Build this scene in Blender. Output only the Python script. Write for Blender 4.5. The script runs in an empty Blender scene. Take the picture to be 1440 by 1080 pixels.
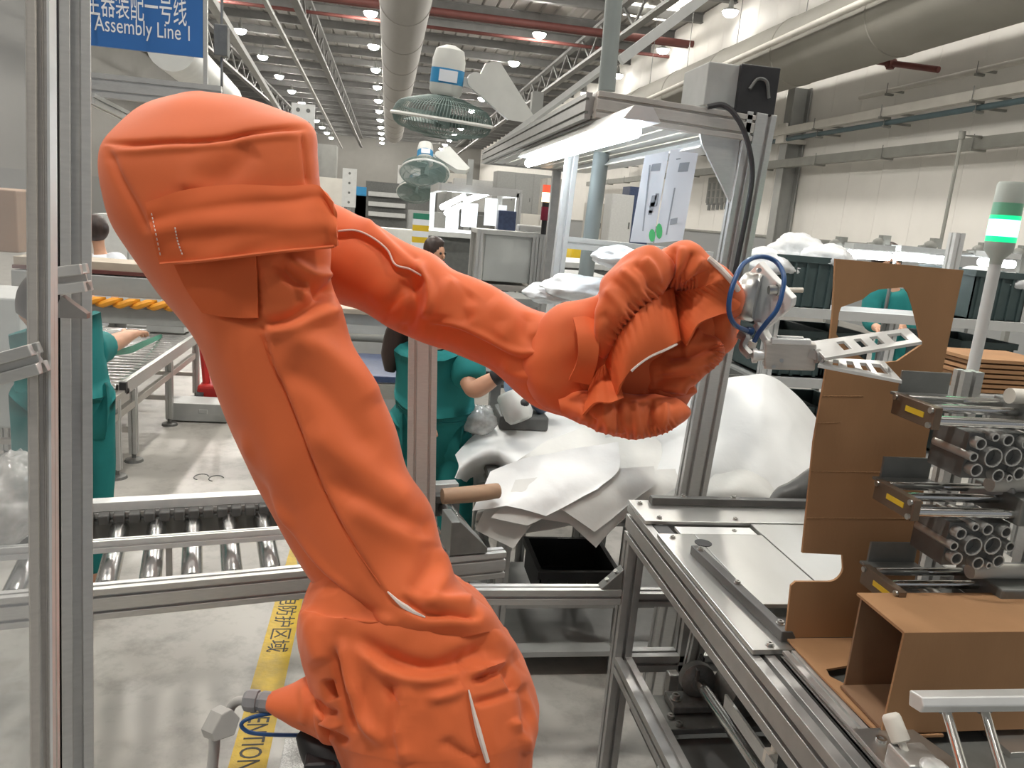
import bpy, math, random
import numpy as np
from mathutils import Vector, Matrix, noise
from mathutils.bvhtree import BVHTree

V = Vector
random.seed(4)
SC = bpy.context.scene
COL = SC.collection

# ---------------------------------------------------------------- camera
FPX, CX, CY = 1082.0, 720.0, 540.0


def _n(v):
    v = np.array(v, float)
    return v / np.linalg.norm(v)


_yv = _n((545 - CX, -(288 - CY), -FPX))                      # hall length axis seen from the camera
_VV = ((545 - CX) * (300 - CX) + FPX * FPX) / (-(288 - CY))
_up = -_n((300 - CX, -_VV, -FPX))
_up = _n(_up - _yv * np.dot(_up, _yv))
_xv = np.cross(_yv, _up)
ROT = np.array([_xv, _yv, _up])                              # world = ROT @ camera
CAM = np.array([0.0, 0.0, 1.65])
cam_data = bpy.data.cameras.new('camera')
cam_data.sensor_fit = 'HORIZONTAL'
cam_data.sensor_width = 36.0
cam_data.lens = FPX / 1440.0 * 36.0
cam_data.clip_start = 0.02
cam_data.clip_end = 300
cam = bpy.data.objects.new('camera', cam_data)
COL.objects.link(cam)
cam.matrix_world = Matrix([list(ROT[0]) + [CAM[0]], list(ROT[1]) + [CAM[1]], list(ROT[2]) + [CAM[2]], [0, 0, 0, 1]])
SC.camera = cam

# ---------------------------------------------------------------- light and exposure
world = bpy.data.worlds.new('hall_air')
SC.world = world
world.use_nodes = True
_bg = world.node_tree.nodes['Background']
_bg.inputs['Color'].default_value = (0.93, 0.96, 1.0, 1)
_bg.inputs['Strength'].default_value = 0.22
LAMP_STRENGTH = 320.0
SC.view_settings.view_transform = 'Standard'
SC.view_settings.look = 'None'
SC.view_settings.gamma = 1.0
SC.view_settings.exposure = 0.16
SC.view_settings.use_curve_mapping = False
SC.cycles.max_bounces = 8
SC.cycles.diffuse_bounces = 3
SC.cycles.glossy_bounces = 3
SC.cycles.transmission_bounces = 4
SC.cycles.transparent_max_bounces = 8
SC.cycles.sample_clamp_indirect = 6.0


# ---------------------------------------------------------------- points from directions
def ray(px, py):
    return ROT @ np.array([(px - CX) / FPX, -(py - CY) / FPX, -1.0])


def PD(px, py, d):
    return V(CAM + ray(px, py) * d)


def PZ(px, py, z):
    r = ray(px, py)
    return V(CAM + r * ((z - CAM[2]) / r[2]))


def PX(px, py, x):
    r = ray(px, py)
    return V(CAM + r * (x / r[0]))


def PY(px, py, y):
    r = ray(px, py)
    return V(CAM + r * (y / r[1]))


def project(P):
    c = (np.asarray(P, float) - CAM) @ ROT
    return np.stack([CX + FPX * c[:, 0] / -c[:, 2], CY - FPX * c[:, 1] / -c[:, 2]], 1)


# ---------------------------------------------------------------- materials
MATS = {}


def mat(name, col, rough=0.5, metal=0.0, var=0.08, scale=12.0, bump=0.0, bscale=None, stretch=(1, 1, 1), emit=0.0,
        ecol=None, trans=0.0, alpha=1.0, sss=0.0, spec=0.5, sheen=0.0, coords='Object', rvar=0.0, dist=0.002):
    if name in MATS:
        return MATS[name]
    m = bpy.data.materials.new(name)
    m.use_nodes = True
    nt = m.node_tree
    b = nt.nodes['Principled BSDF']
    tc = nt.nodes.new('ShaderNodeTexCoord')
    mp = nt.nodes.new('ShaderNodeMapping')
    mp.inputs['Scale'].default_value = stretch
    nt.links.new(tc.outputs[coords], mp.inputs['Vector'])
    nz = nt.nodes.new('ShaderNodeTexNoise')
    nz.inputs['Scale'].default_value = scale
    nz.inputs['Detail'].default_value = 4
    nt.links.new(mp.outputs['Vector'], nz.inputs['Vector'])
    rp = nt.nodes.new('ShaderNodeValToRGB')
    rp.color_ramp.elements[0].position = 0.3
    rp.color_ramp.elements[1].position = 0.7
    rp.color_ramp.elements[0].color = tuple(max(0, c * (1 - var)) for c in col) + (1,)
    rp.color_ramp.elements[1].color = tuple(min(1, c * (1 + var)) for c in col) + (1,)
    nt.links.new(nz.outputs['Fac'], rp.inputs['Fac'])
    nt.links.new(rp.outputs['Color'], b.inputs['Base Color'])
    b.inputs['Roughness'].default_value = rough
    b.inputs['Metallic'].default_value = metal
    b.inputs['Specular IOR Level'].default_value = spec
    if rvar:
        mr = nt.nodes.new('ShaderNodeMapRange')
        mr.inputs['To Min'].default_value = max(0.02, rough - rvar)
        mr.inputs['To Max'].default_value = min(1, rough + rvar)
        nt.links.new(nz.outputs['Fac'], mr.inputs['Value'])
        nt.links.new(mr.outputs['Result'], b.inputs['Roughness'])
    if sheen:
        b.inputs['Sheen Weight'].default_value = sheen
    if bump:
        n2 = nt.nodes.new('ShaderNodeTexNoise')
        n2.inputs['Scale'].default_value = bscale or scale * 6
        n2.inputs['Detail'].default_value = 3
        nt.links.new(mp.outputs['Vector'], n2.inputs['Vector'])
        bp = nt.nodes.new('ShaderNodeBump')
        bp.inputs['Strength'].default_value = bump
        bp.inputs['Distance'].default_value = dist
        nt.links.new(n2.outputs['Fac'], bp.inputs['Height'])
        nt.links.new(bp.outputs['Normal'], b.inputs['Normal'])
    if trans:
        b.inputs['Transmission Weight'].default_value = trans
        b.inputs['IOR'].default_value = 1.3
    if sss:
        b.inputs['Subsurface Weight'].default_value = sss
        b.inputs['Subsurface Radius'].default_value = (0.02, 0.02, 0.02)
    if emit:
        b.inputs['Emission Color'].default_value = tuple(ecol or col) + (1,)
        b.inputs['Emission Strength'].default_value = emit
    if alpha < 1:
        b.inputs['Alpha'].default_value = alpha
    MATS[name] = m
    return m


mat('orange', (0.76, 0.155, 0.045), 0.62, var=0.05, scale=5, bump=0.25, bscale=900, sheen=0.15, spec=0.3, dist=0.0004)
mat('orange_rib', (0.74, 0.145, 0.042), 0.7, var=0.05, scale=8, bump=0.25, bscale=900, spec=0.3, dist=0.0004)
mat('white_thread', (0.82, 0.72, 0.66), 0.7, var=0.05)
mat('alu', (0.60, 0.60, 0.585), 0.42, 0.75, var=0.05, scale=40, stretch=(1, 1, 6), bump=0.04, rvar=0.06)
mat('alu_warm', (0.56, 0.53, 0.49), 0.45, 0.65, var=0.05, scale=40, stretch=(1, 1, 6), bump=0.04, rvar=0.06)
mat('alu_dark', (0.43, 0.43, 0.42), 0.45, 0.7, var=0.08, scale=30, rvar=0.06)
mat('alu_pale', (0.76, 0.77, 0.76), 0.4, 0.5, var=0.04, scale=30, rvar=0.05)
mat('plate', (0.60, 0.60, 0.58), 0.33, 0.9, var=0.03, scale=5, stretch=(3, 1, 1), rvar=0.04)
mat('chrome', (0.75, 0.75, 0.74), 0.13, 1.0, var=0.04, scale=6, rvar=0.04)
mat('roller_steel', (0.55, 0.55, 0.54), 0.24, 1.0, var=0.06, scale=14, rvar=0.06)
mat('bolt_steel', (0.55, 0.55, 0.53), 0.28, 1.0, var=0.08)
mat('cast', (0.22, 0.22, 0.21), 0.5, 0.6, var=0.15, scale=60, bump=0.1)
mat('black', (0.022, 0.022, 0.024), 0.5, var=0.2, scale=20)
mat('black_bar', (0.075, 0.075, 0.072), 0.42, var=0.15, scale=20, rvar=0.08)
mat('rubber', (0.03, 0.03, 0.032), 0.75, var=0.2)
mat('dark_grey', (0.13, 0.135, 0.13), 0.55, var=0.12, scale=25)
mat('bracket', (0.20, 0.205, 0.195), 0.45, 0.5, var=0.12, scale=25, rvar=0.08)
mat('grey', (0.36, 0.37, 0.36), 0.5, var=0.06, scale=20)
mat('light_grey', (0.56, 0.57, 0.56), 0.5, var=0.05, scale=15)
mat('connector_grey', (0.47, 0.46, 0.44), 0.5, var=0.06, scale=30)
mat('gland_grey', (0.30, 0.30, 0.31), 0.45, var=0.06, scale=30)
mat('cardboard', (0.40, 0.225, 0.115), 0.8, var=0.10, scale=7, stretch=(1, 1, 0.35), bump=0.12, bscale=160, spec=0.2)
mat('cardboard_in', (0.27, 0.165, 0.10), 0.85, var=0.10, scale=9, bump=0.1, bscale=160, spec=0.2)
mat('cardboard_edge', (0.33, 0.19, 0.10), 0.9, var=0.3, scale=300, spec=0.1)
mat('foam', (0.78, 0.79, 0.785), 0.55, var=0.02, scale=6, bump=0.25, bscale=14, sss=0.0, dist=0.01)
mat('foam_grey', (0.66, 0.66, 0.635), 0.55, var=0.03, scale=6, bump=0.25, bscale=14, dist=0.01)
mat('bag', (0.80, 0.82, 0.83), 0.35, var=0.05, scale=9, bump=0.5, bscale=25, dist=0.01)
mat('teal', (0.02, 0.20, 0.195), 0.75, var=0.12, scale=8, bump=0.2, bscale=30, dist=0.004, spec=0.2)
mat('skin', (0.62, 0.34, 0.22), 0.5, var=0.06, scale=20)
mat('hair', (0.035, 0.020, 0.016), 0.45, var=0.3, scale=40, stretch=(1, 1, 0.2), bump=0.4, bscale=80)
mat('blue_hose', (0.02, 0.085, 0.25), 0.3, var=0.08)
mat('sign_blue', (0.028, 0.135, 0.40), 0.45, var=0.05, scale=3)
mat('sign_white', (0.80, 0.82, 0.84), 0.5, var=0.03)
mat('tape_yellow', (0.60, 0.40, 0.03), 0.5, var=0.14, scale=22, bump=0.5, bscale=60, rvar=0.15, dist=0.004)
mat('ink', (0.035, 0.035, 0.03), 0.6, var=0.2)
mat('yellow', (0.72, 0.50, 0.03), 0.5, var=0.06)
mat('safety_orange', (0.85, 0.36, 0.03), 0.45, var=0.08)
mat('red', (0.55, 0.03, 0.025), 0.45, var=0.1)
mat('red_pipe', (0.13, 0.04, 0.034), 0.6, var=0.12, scale=4)
mat('duct', (0.29, 0.28, 0.262), 0.65, var=0.06, scale=1.5, stretch=(1, 0.15, 1))
mat('duct_right', (0.25, 0.24, 0.21), 0.65, var=0.06, scale=1.2)
mat('blue_pipe', (0.075, 0.12, 0.135), 0.5, var=0.1, scale=4)
mat('pipe_white', (0.62, 0.60, 0.55), 0.55, var=0.05, scale=4)
mat('pipe_grey', (0.26, 0.26, 0.235), 0.6, var=0.08, scale=4)
mat('steel_paint', (0.30, 0.305, 0.29), 0.6, var=0.08, scale=3)
mat('truss', (0.16, 0.16, 0.155), 0.6, var=0.1, scale=3)
mat('crate', (0.055, 0.085, 0.085), 0.55, var=0.1, scale=20)
mat('crate_light', (0.13, 0.165, 0.165), 0.55, var=0.1, scale=20)
mat('cabinet', (0.50, 0.52, 0.51), 0.5, var=0.04, scale=6)
mat('paper', (0.78, 0.82, 0.88), 0.6, var=0.02)
mat('print_grey', (0.33, 0.36, 0.40), 0.6, var=0.2)
mat('print_green', (0.10, 0.55, 0.20), 0.5, var=0.05)
mat('print_blue', (0.03, 0.25, 0.5), 0.5, var=0.05)
mat('fan_white', (0.66, 0.67, 0.64), 0.4, var=0.04)
mat('fan_green', (0.16, 0.22, 0.205), 0.5, var=0.08)
mat('belt_green', (0.03, 0.22, 0.14), 0.45, var=0.1)
mat('tray_blue', (0.055, 0.08, 0.16), 0.45, var=0.2, scale=40)
mat('clear_part', (0.55, 0.55, 0.53), 0.12, var=0.3, scale=30, alpha=0.6)
mat('vac_blue', (0.25, 0.34, 0.48), 0.35, var=0.05)
mat('mat_white', (0.75, 0.75, 0.73), 0.8, var=0.35, scale=220)
mat('nylon', (0.72, 0.69, 0.62), 0.45, var=0.03)
mat('beige', (0.50, 0.43, 0.34), 0.6, var=0.08)
mat('wood', (0.38, 0.24, 0.15), 0.6, var=0.1, scale=8, stretch=(1, 6, 1))
mat('lamp_glow', (1, 1, 1), 0.5, emit=LAMP_STRENGTH, ecol=(1.0, 0.955, 0.88))
mat('far_lamp_glow', (1, 1, 1), 0.5, emit=30, ecol=(1.0, 0.96, 0.90))
mat('tube_glow', (1, 1, 1), 0.5, emit=24, ecol=(0.82, 0.92, 1.0))
mat('far_tube_glow', (1, 1, 1), 0.5, emit=20, ecol=(0.90, 0.96, 1.0))
mat('green_glow', (0.2, 1, 0.5), 0.4, emit=5, ecol=(0.20, 1.0, 0.5))
mat('green_lens', (0.03, 0.42, 0.17), 0.3, emit=1.0, ecol=(0.0, 0.75, 0.3))
mat('warm_glow', (1, 0.8, 0.5), 0.4, emit=5, ecol=(1.0, 0.72, 0.42))
mat('red_lens', (0.65, 0.10, 0.06), 0.3, emit=0.7, ecol=(1.0, 0.12, 0.05))
mat('maroon_lens', (0.22, 0.015, 0.04), 0.3)
mat('stack_grey', (0.42, 0.46, 0.42), 0.45, var=0.04)
mat('skylight', (0.9, 0.9, 0.85), 0.5, emit=2.5, ecol=(1, 0.95, 0.85))
mat('glass', (0.80, 0.83, 0.84), 0.08, var=0.02, alpha=0.16)
mat('post_grey', (0.25, 0.28, 0.275), 0.5, var=0.05, scale=5)
mat('wire', (0.25, 0.25, 0.24), 0.5, 0.6, var=0.1)


# ---------------------------------------------------------------- geometry helpers
def crv(pts, n):
    """Catmull-Rom through pts (k x dim), n samples."""
    P = np.array([list(p) for p in pts], float)
    k = len(P)
    if k == 2:
        t = np.linspace(0, 1, n)[:, None]
        return P[0] * (1 - t) + P[1] * t
    Q = np.vstack([2 * P[0] - P[1], P, 2 * P[-1] - P[-2]])
    t = np.linspace(0, k - 1 - 1e-9, n)
    i = t.astype(int)
    f = (t - i)[:, None]
    a, b, c, d = Q[i], Q[i + 1], Q[i + 2], Q[i + 3]
    return 0.5 * ((2 * b) + (-a + c) * f + (2 * a - 5 * b + 4 * c - d) * f ** 2 + (-a + 3 * b - 3 * c + d) * f ** 3)


def frame(p0, p1, up=(0, 0, 1)):
    t = (V(p1) - V(p0)).normalized()
    u = V(up)
    if abs(t.dot(u)) > 0.98:
        u = V((0, 1, 0)) if abs(t.y) < 0.9 else V((1, 0, 0))
    s = t.cross(u).normalized()
    u = s.cross(t).normalized()
    return t, s, u


class MB:
    def __init__(self):
        self.v = []
        self.f = []

    def add(self, vs, fs):
        o = len(self.v)
        self.v += [tuple(x) for x in vs]
        self.f += [tuple(i + o for i in q) for q in fs]
        return self

    def box(self, c, s, rz=0.0, ax=None):
        c = V(c)
        if ax is None:
            ca, sa = math.cos(rz), math.sin(rz)
            ax = (V((ca, sa, 0)), V((-sa, ca, 0)), V((0, 0, 1)))
        vs = [c + ax[0] * (s[0] / 2 * i) + ax[1] * (s[1] / 2 * j) + ax[2] * (s[2] / 2 * k) for i in (-1, 1) for j in (-1, 1) for k in (-1, 1)]
        return self.add(vs, [(0, 1, 3, 2), (4, 6, 7, 5), (0, 4, 5, 1), (2, 3, 7, 6), (0, 2, 6, 4), (1, 5, 7, 3)])

    def bb(self, a, b):
        a, b = V(a), V(b)
        return self.box((a + b) / 2, [abs(b[i] - a[i]) for i in range(3)])

    def beam(self, p0, p1, w, h, up=(0, 0, 1)):
        t, s, u = frame(p0, p1, up)
        return self.box((V(p0) + V(p1)) / 2, ((V(p1) - V(p0)).length, w, h), ax=(t, s, u))

    def prof(self, p0, p1, w, h, up=(0, 0, 1), nw=1, nh=1, slot=0.009, dep=0.010):
        """slotted extrusion, w across, h along up"""
        t, s, u = frame(p0, p1, up)
        pts = []

        def side(a, b, inn, L, ns):
            for k in range(ns):
                m = (k + 0.5) / ns
                q = slot / 2 / L
                for e, dd in ((m - q, 0), (m - q, 1), (m + q, 1), (m + q, 0)):
                    pts.append((a[0] + (b[0] - a[0]) * e + inn[0] * dep * dd, a[1] + (b[1] - a[1]) * e + inn[1] * dep * dd))
        c = [(-w / 2, -h / 2), (w / 2, -h / 2), (w / 2, h / 2), (-w / 2, h / 2)]
        inn = [(0, 1), (-1, 0), (0, -1), (1, 0)]
        for k in range(4):
            pts.append(c[k])
            L = w if k % 2 == 0 else h
            side(c[k], c[(k + 1) % 4], inn[k], L, nw if k % 2 == 0 else nh)
        return self.ext(pts, p0, s, u, V(p1) - V(p0))

    def ext(self, poly, o, ax, ay, vec):
        o, ax, ay, vec = V(o), V(ax), V(ay), V(vec)
        n = len(poly)
        a = [o + ax * x + ay * y for x, y in poly]
        b = [p + vec for p in a]
        fs = [(i, (i + 1) % n, n + (i + 1) % n, n + i) for i in range(n)]
        if ax.cross(ay).dot(vec) < 0:
            fs = [tuple(reversed(q)) for q in fs]
            fs += [tuple(range(n)), tuple(range(2 * n - 1, n - 1, -1))]
        else:
            fs += [tuple(range(n - 1, -1, -1)), tuple(range(n, 2 * n))]
        return self.add(a + b, fs)

    def cyl(self, p0, p1, r0, r1=None, n=16):
        r1 = r0 if r1 is None else r1
        t, s, u = frame(p0, p1)
        vs = []
        for p, r in ((V(p0), r0), (V(p1), r1)):
            vs += [p + (s * math.cos(2 * math.pi * i / n) + u * math.sin(2 * math.pi * i / n)) * r for i in range(n)]
        fs = [(i, (i + 1) % n, n + (i + 1) % n, n + i) for i in range(n)] + [tuple(range(n - 1, -1, -1)), tuple(range(n, 2 * n))]
        return self.add(vs, fs)

    def lathe(self, o, axis, prof, n=24, closed=False):
        o, t = V(o), V(axis).normalized()
        _, s, u = frame(o, o + t)
        vs = []
        for r, h in prof:
            vs += [o + t * h + (s * math.cos(2 * math.pi * i / n) + u * math.sin(2 * math.pi * i / n)) * max(r, 1e-5) for i in range(n)]
        fs = []
        k = len(prof)
        for j in range(k - 1 + (1 if closed else 0)):
            a, b = j * n, ((j + 1) % k) * n
            fs += [(a + i, a + (i + 1) % n, b + (i + 1) % n, b + i) for i in range(n)]
        if not closed:
            fs += [tuple(range(n - 1, -1, -1)), tuple(range((k - 1) * n, k * n))]
        return self.add(vs, fs)

    def tube(self, path, r, n=8, samples=None, closed=False):
        P = crv(path, samples) if samples else np.array([list(p) for p in path], float)
        k = len(P)
        rr = [r] * k if not hasattr(r, '__len__') else list(np.interp(np.linspace(0, 1, k), np.linspace(0, 1, len(r)), r))
        vs = []
        up = None
        for i in range(k):
            t = V(P[min(i + 1, k - 1)] - P[max(i - 1, 0)]).normalized()
            if up is None:
                _, s, u = frame((0, 0, 0), t)
            else:
                u = (up - t * up.dot(t)).normalized()
                s = t.cross(u)
            up = u
            vs += [V(P[i]) + (s * math.cos(2 * math.pi * j / n) + u * math.sin(2 * math.pi * j / n)) * rr[i] for j in range(n)]
        fs = []
        for i in range(k - 1):
            a, b = i * n, (i + 1) * n
            fs += [(a + j, a + (j + 1) % n, b + (j + 1) % n, b + j) for j in range(n)]
        fs += [tuple(range(n - 1, -1, -1)), tuple(range((k - 1) * n, k * n))]
        return self.add(vs, fs)

    def sph(self, c, r, nu=16, nv=10):
        c = V(c)
        r = (r, r, r) if not hasattr(r, '__len__') else r
        vs = []
        for j in range(nv + 1):
            a = math.pi * j / nv
            for i in range(nu):
                b = 2 * math.pi * i / nu
                vs.append(c + V((r[0] * math.sin(a) * math.cos(b), r[1] * math.sin(a) * math.sin(b), r[2] * math.cos(a))))
        fs = []
        for j in range(nv):
            for i in range(nu):
                fs.append((j * nu + i, (j + 1) * nu + i, (j + 1) * nu + (i + 1) % nu, j * nu + (i + 1) % nu))
        return self.add(vs, fs)

    def sheet(self, G, th=0.0):
        """G: nu x nv x 3 grid; th: thickness"""
        G = np.asarray(G, float)
        nu, nv = G.shape[:2]
        du = np.gradient(G, axis=0)
        dv = np.gradient(G, axis=1)
        N = np.cross(du, dv)
        N /= (np.linalg.norm(N, axis=2, keepdims=True) + 1e-12)
        idx = lambda i, j: i * nv + j
        fs = [(idx(i, j), idx(i + 1, j), idx(i + 1, j + 1), idx(i, j + 1)) for i in range(nu - 1) for j in range(nv - 1)]
        if not th:
            return self.add(G.reshape(-1, 3), fs)
        A = (G + N * th / 2).reshape(-1, 3)
        B = (G - N * th / 2).reshape(-1, 3)
        o = nu * nv
        F = list(fs) + [tuple(o + i for i in reversed(q)) for q in fs]
        loop = [idx(i, 0) for i in range(nu)] + [idx(nu - 1, j) for j in range(1, nv)] + [idx(i, nv - 1) for i in range(nu - 2, -1, -1)] + [idx(0, j) for j in range(nv - 2, 0, -1)]
        for k in range(len(loop)):
            a, b = loop[k], loop[(k + 1) % len(loop)]
            F.append((b, a, o + a, o + b))
        return self.add(np.vstack([A, B]), F)

    def build(self, name, m, parent=None, smooth=False, bevel=0.0, local=False, ang=42, fix=True):
        me = bpy.data.meshes.new(name)
        off = V((0, 0, 0))
        if not local:
            if parent is not None:
                p = parent
                while p.parent is not None:
                    p = p.parent
                off = p.location.copy()
            else:
                A = np.array(self.v)
                lo, hi = A.min(0), A.max(0)
                off = V(((lo[0] + hi[0]) / 2, (lo[1] + hi[1]) / 2, lo[2]))
        me.from_pydata([(x[0] - off.x, x[1] - off.y, x[2] - off.z) for x in self.v], [], self.f)
        me.validate()
        if fix:
            import bmesh
            bm = bmesh.new()
            bm.from_mesh(me)
            bmesh.ops.recalc_face_normals(bm, faces=bm.faces)
            bm.to_mesh(me)
            bm.free()
        o = bpy.data.objects.new(name, me)
        COL.objects.link(o)
        me.materials.append(MATS[m] if isinstance(m, str) else m)
        if parent is not None:
            o.parent = parent
        elif not local:
            o.location = off
        if smooth:
            me.polygons.foreach_set('use_smooth', [True] * len(me.polygons))
            me.set_sharp_from_angle(angle=math.radians(ang))
        if bevel:
            bv = o.modifiers.new('bevel', 'BEVEL')
            bv.width = bevel
            bv.segments = 2
            bv.limit_method = 'ANGLE'
            bv.angle_limit = math.radians(40)
        return o


def tag(o, label, cat, group=None):
    o['label'] = label
    o['category'] = cat
    if group:
        o['group'] = group
    return o


def thing(name, label, cat, loc=(0, 0, 0), rz=0.0, group=None):
    o = bpy.data.objects.new(name, None)
    COL.objects.link(o)
    o.location = loc
    o.rotation_euler = (0, 0, rz)
    o.empty_display_size = 0.1
    return tag(o, label, cat, group)


def struct(o):
    o['kind'] = 'structure'
    return o


def clone(o, loc=None, rz=None, parent=None):
    c = o.copy()
    COL.objects.link(c)
    if parent is not None:
        c.parent = parent
    if loc is not None:
        c.location = loc
    if rz is not None:
        c.rotation_euler = (0, 0, rz)
    return c


def clone_tree(o, parent=None, loc=None, rz=None, label=None):
    c = clone(o, loc, rz, parent)
    if label:
        c['label'] = label
    for ch in [x for x in o.children]:
        clone_tree(ch, c)
    return c


def patch(rows, nu, nv, conv=None):
    """rows of control points -> smooth grid nu (across rows) x nv (along a row)"""
    R_ = []
    for r in rows:
        q = [list(PD(*p)) if conv is None else list(conv(*p)) for p in r]
        R_.append(crv(q, nv))
    R_ = np.array(R_)
    return np.array([crv(R_[:, j], nu) for j in range(nv)]).transpose(1, 0, 2)


def textmesh(body, size, depth=0.0):
    c = bpy.data.curves.new('lettering', 'FONT')
    c.body = body
    c.size = size
    c.extrude = depth
    c.resolution_u = 3
    o = bpy.data.objects.new('lettering', c)
    COL.objects.link(o)
    dg = bpy.context.evaluated_depsgraph_get()
    dg.update()
    me = bpy.data.meshes.new_from_object(o.evaluated_get(dg))
    bpy.data.objects.remove(o)
    return me


def lettering(body, size, name, m, parent, origin, ax, ay, center=False, width=None):
    """flat print laid with text x along ax and text y along ay"""
    me = textmesh(body, size, 0.0004)
    co = np.array([v.co[:] for v in me.vertices])
    if width:
        co[:, 0] *= width / (co[:, 0].max() - co[:, 0].min())
    if center:
        co[:, 0] -= (co[:, 0].max() + co[:, 0].min()) / 2
    ax, ay = V(ax).normalized(), V(ay).normalized()
    az = ax.cross(ay)
    p = parent
    while p is not None and p.parent is not None:
        p = p.parent
    off = p.location if p is not None else V((0, 0, 0))
    for v, c in zip(me.vertices, co):
        v.co = V(origin) - off + ax * c[0] + ay * c[1] + az * c[2]
    me.materials.clear()
    me.materials.append(MATS[m])
    o = bpy.data.objects.new(name, me)
    COL.objects.link(o)
    o.parent = parent
    return o


# ================================================================ the hall
def wallmat(name, c_lo, c_hi, split, seams=1.0):
    m = mat(name, c_hi, 0.6, var=0.03, scale=1.5, coords='Object')
    nt = m.node_tree
    b = nt.nodes['Principled BSDF']
    g = nt.nodes.new('ShaderNodeNewGeometry')
    sx = nt.nodes.new('ShaderNodeSeparateXYZ')
    nt.links.new(g.outputs['Position'], sx.inputs[0])
    lt = nt.nodes.new('ShaderNodeMath')
    lt.operation = 'LESS_THAN'
    lt.inputs[1].default_value = split
    nt.links.new(sx.outputs['Z'], lt.inputs[0])
    mx = nt.nodes.new('ShaderNodeMix')
    mx.data_type = 'RGBA'
    nt.links.new(lt.outputs[0], mx.inputs[0])
    nt.links.new(b.inputs['Base Color'].links[0].from_socket, mx.inputs[6])
    mx.inputs[7].default_value = tuple(c_lo) + (1,)
    nt.links.new(mx.outputs[2], b.inputs['Base Color'])
    return m


def floormat():
    m = mat('floor_paint', (0.43, 0.413, 0.38), 0.33, var=0.05, scale=1.2, rvar=0.10, bump=0.03, bscale=40, coords='Object')
    nt = m.node_tree
    b = nt.nodes['Principled BSDF']
    src = b.inputs['Base Color'].links[0].from_socket
    tc = nt.nodes.new('ShaderNodeTexCoord')
    n1 = nt.nodes.new('ShaderNodeTexNoise')
    n1.inputs['Scale'].default_value = 7.0
    n1.inputs['Detail'].default_value = 9
    n1.inputs['Roughness'].default_value = 0.7
    nt.links.new(tc.outputs['Object'], n1.inputs['Vector'])
    r1 = nt.nodes.new('ShaderNodeValToRGB')
    r1.color_ramp.elements[0].position = 0.33
    r1.color_ramp.elements[0].color = (0.62, 0.61, 0.60, 1)
    r1.color_ramp.elements[1].position = 0.52
    r1.color_ramp.elements[1].color = (1, 1, 1, 1)
    nt.links.new(n1.outputs['Fac'], r1.inputs['Fac'])
    mx = nt.nodes.new('ShaderNodeMix')
    mx.data_type = 'RGBA'
    mx.blend_type = 'MULTIPLY'
    mx.inputs[0].default_value = 0.75
    nt.links.new(src, mx.inputs[6])
    nt.links.new(r1.outputs['Color'], mx.inputs[7])
    nt.links.new(mx.outputs[2], b.inputs['Base Color'])
    return m


floormat()
mat('ceiling_sheet', (0.27, 0.262, 0.245), 0.7, var=0.10, scale=0.8, stretch=(1, 0.3, 1))
wallmat('wall_paint', (0.30, 0.31, 0.31), (0.80, 0.78, 0.735), 1.66)
wallmat('far_paint', (0.16, 0.16, 0.155), (0.20, 0.195, 0.18), 1.8)

XW, XL, YF, ZC = 9.9, -13.0, 88.0, 8.6
struct(MB().bb((XL, -6, -0.2), (XW, YF, 0)).build('floor', 'floor_paint'))
# corrugated roof deck
mb = MB()
pts = []
x = XL
while x < XW:
    pts += [(x, 0.0), (x + 0.32, 0.0), (x + 0.38, 0.06), (x + 0.44, 0.0)]
    x += 0.5
pts += [(XW, 0.0), (XW, 0.2), (XL, 0.2)]
mb.ext(pts, (0, -6, ZC), (1, 0, 0), (0, 0, 1), (0, YF + 6, 0))
struct(mb.build('ceiling', 'ceiling_sheet'))
struct(MB().bb((XW, -6, 0), (XW + 0.25, YF, ZC)).build('wall_right', 'wall_paint'))
struct(MB().bb((XL - 0.25, -6, 0), (XL, YF, ZC)).build('wall_left', 'far_paint'))
struct(MB().bb((XL, YF, 0), (XW, YF + 0.25, ZC)).build('wall_far', 'far_paint'))
# wall panels on the right wall: joints as thin battens
k = 0
for y in np.arange(8.0, 40, 1.15):
    k += 1
    struct(MB().bb((XW - 0.006, y - 0.012, 1.66), (XW - 0.0005, y + 0.012, ZC - 0.4)).build('trim_%d' % k, 'wall_paint'))
k += 1
struct(MB().bb((XW - 0.03, -6, 1.64), (XW - 0.0005, 60, 1.70)).build('trim_%d' % k, 'pipe_grey'))
# purlins under the roof, every one a beam
for y in np.arange(13.0, 86, 2.6):
    k += 1
    mb = MB()
    mb.bb((XL, y - 0.09, ZC - 0.30), (XW, y + 0.09, ZC - 0.27)).bb((XL, y - 0.012, ZC - 0.27), (XW, y + 0.012, ZC - 0.03)).bb((XL, y - 0.09, ZC - 0.03), (XW, y + 0.09, ZC - 0.002))
    struct(mb.build('trim_%d' % k, 'truss'))
# main girders along the hall with lattice webs
for gx in (-7.6, -3.0, 6.9):
    k += 1
    mb = MB()
    mb.bb((gx - 0.12, 8, ZC - 0.42), (gx + 0.12, 86, ZC - 0.31))
    mb.bb((gx - 0.12, 8, ZC - 1.32), (gx + 0.12, 86, ZC - 1.22))
    for i, y in enumerate(np.arange(8, 70, 1.3)):
        a, b = (ZC - 0.42, ZC - 1.22) if i % 2 else (ZC - 1.22, ZC - 0.42)
        mb.beam((gx, y, a), (gx, y + 1.3, b), 0.07, 0.07)
    struct(mb.build('trim_%d' % k, 'truss'))
# skylight panes in the roof
k = 0
for px, py in ((889, 13), (905, 16), (933, 20), (951, 3)):
    k += 1
    p = PZ(px, py, ZC - 0.02)
    struct(MB().bb(p + V((-0.32, -0.75, -0.02)), p + V((0.32, 0.75, 0.01))).build('window_%d' % k, 'skylight'))


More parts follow.
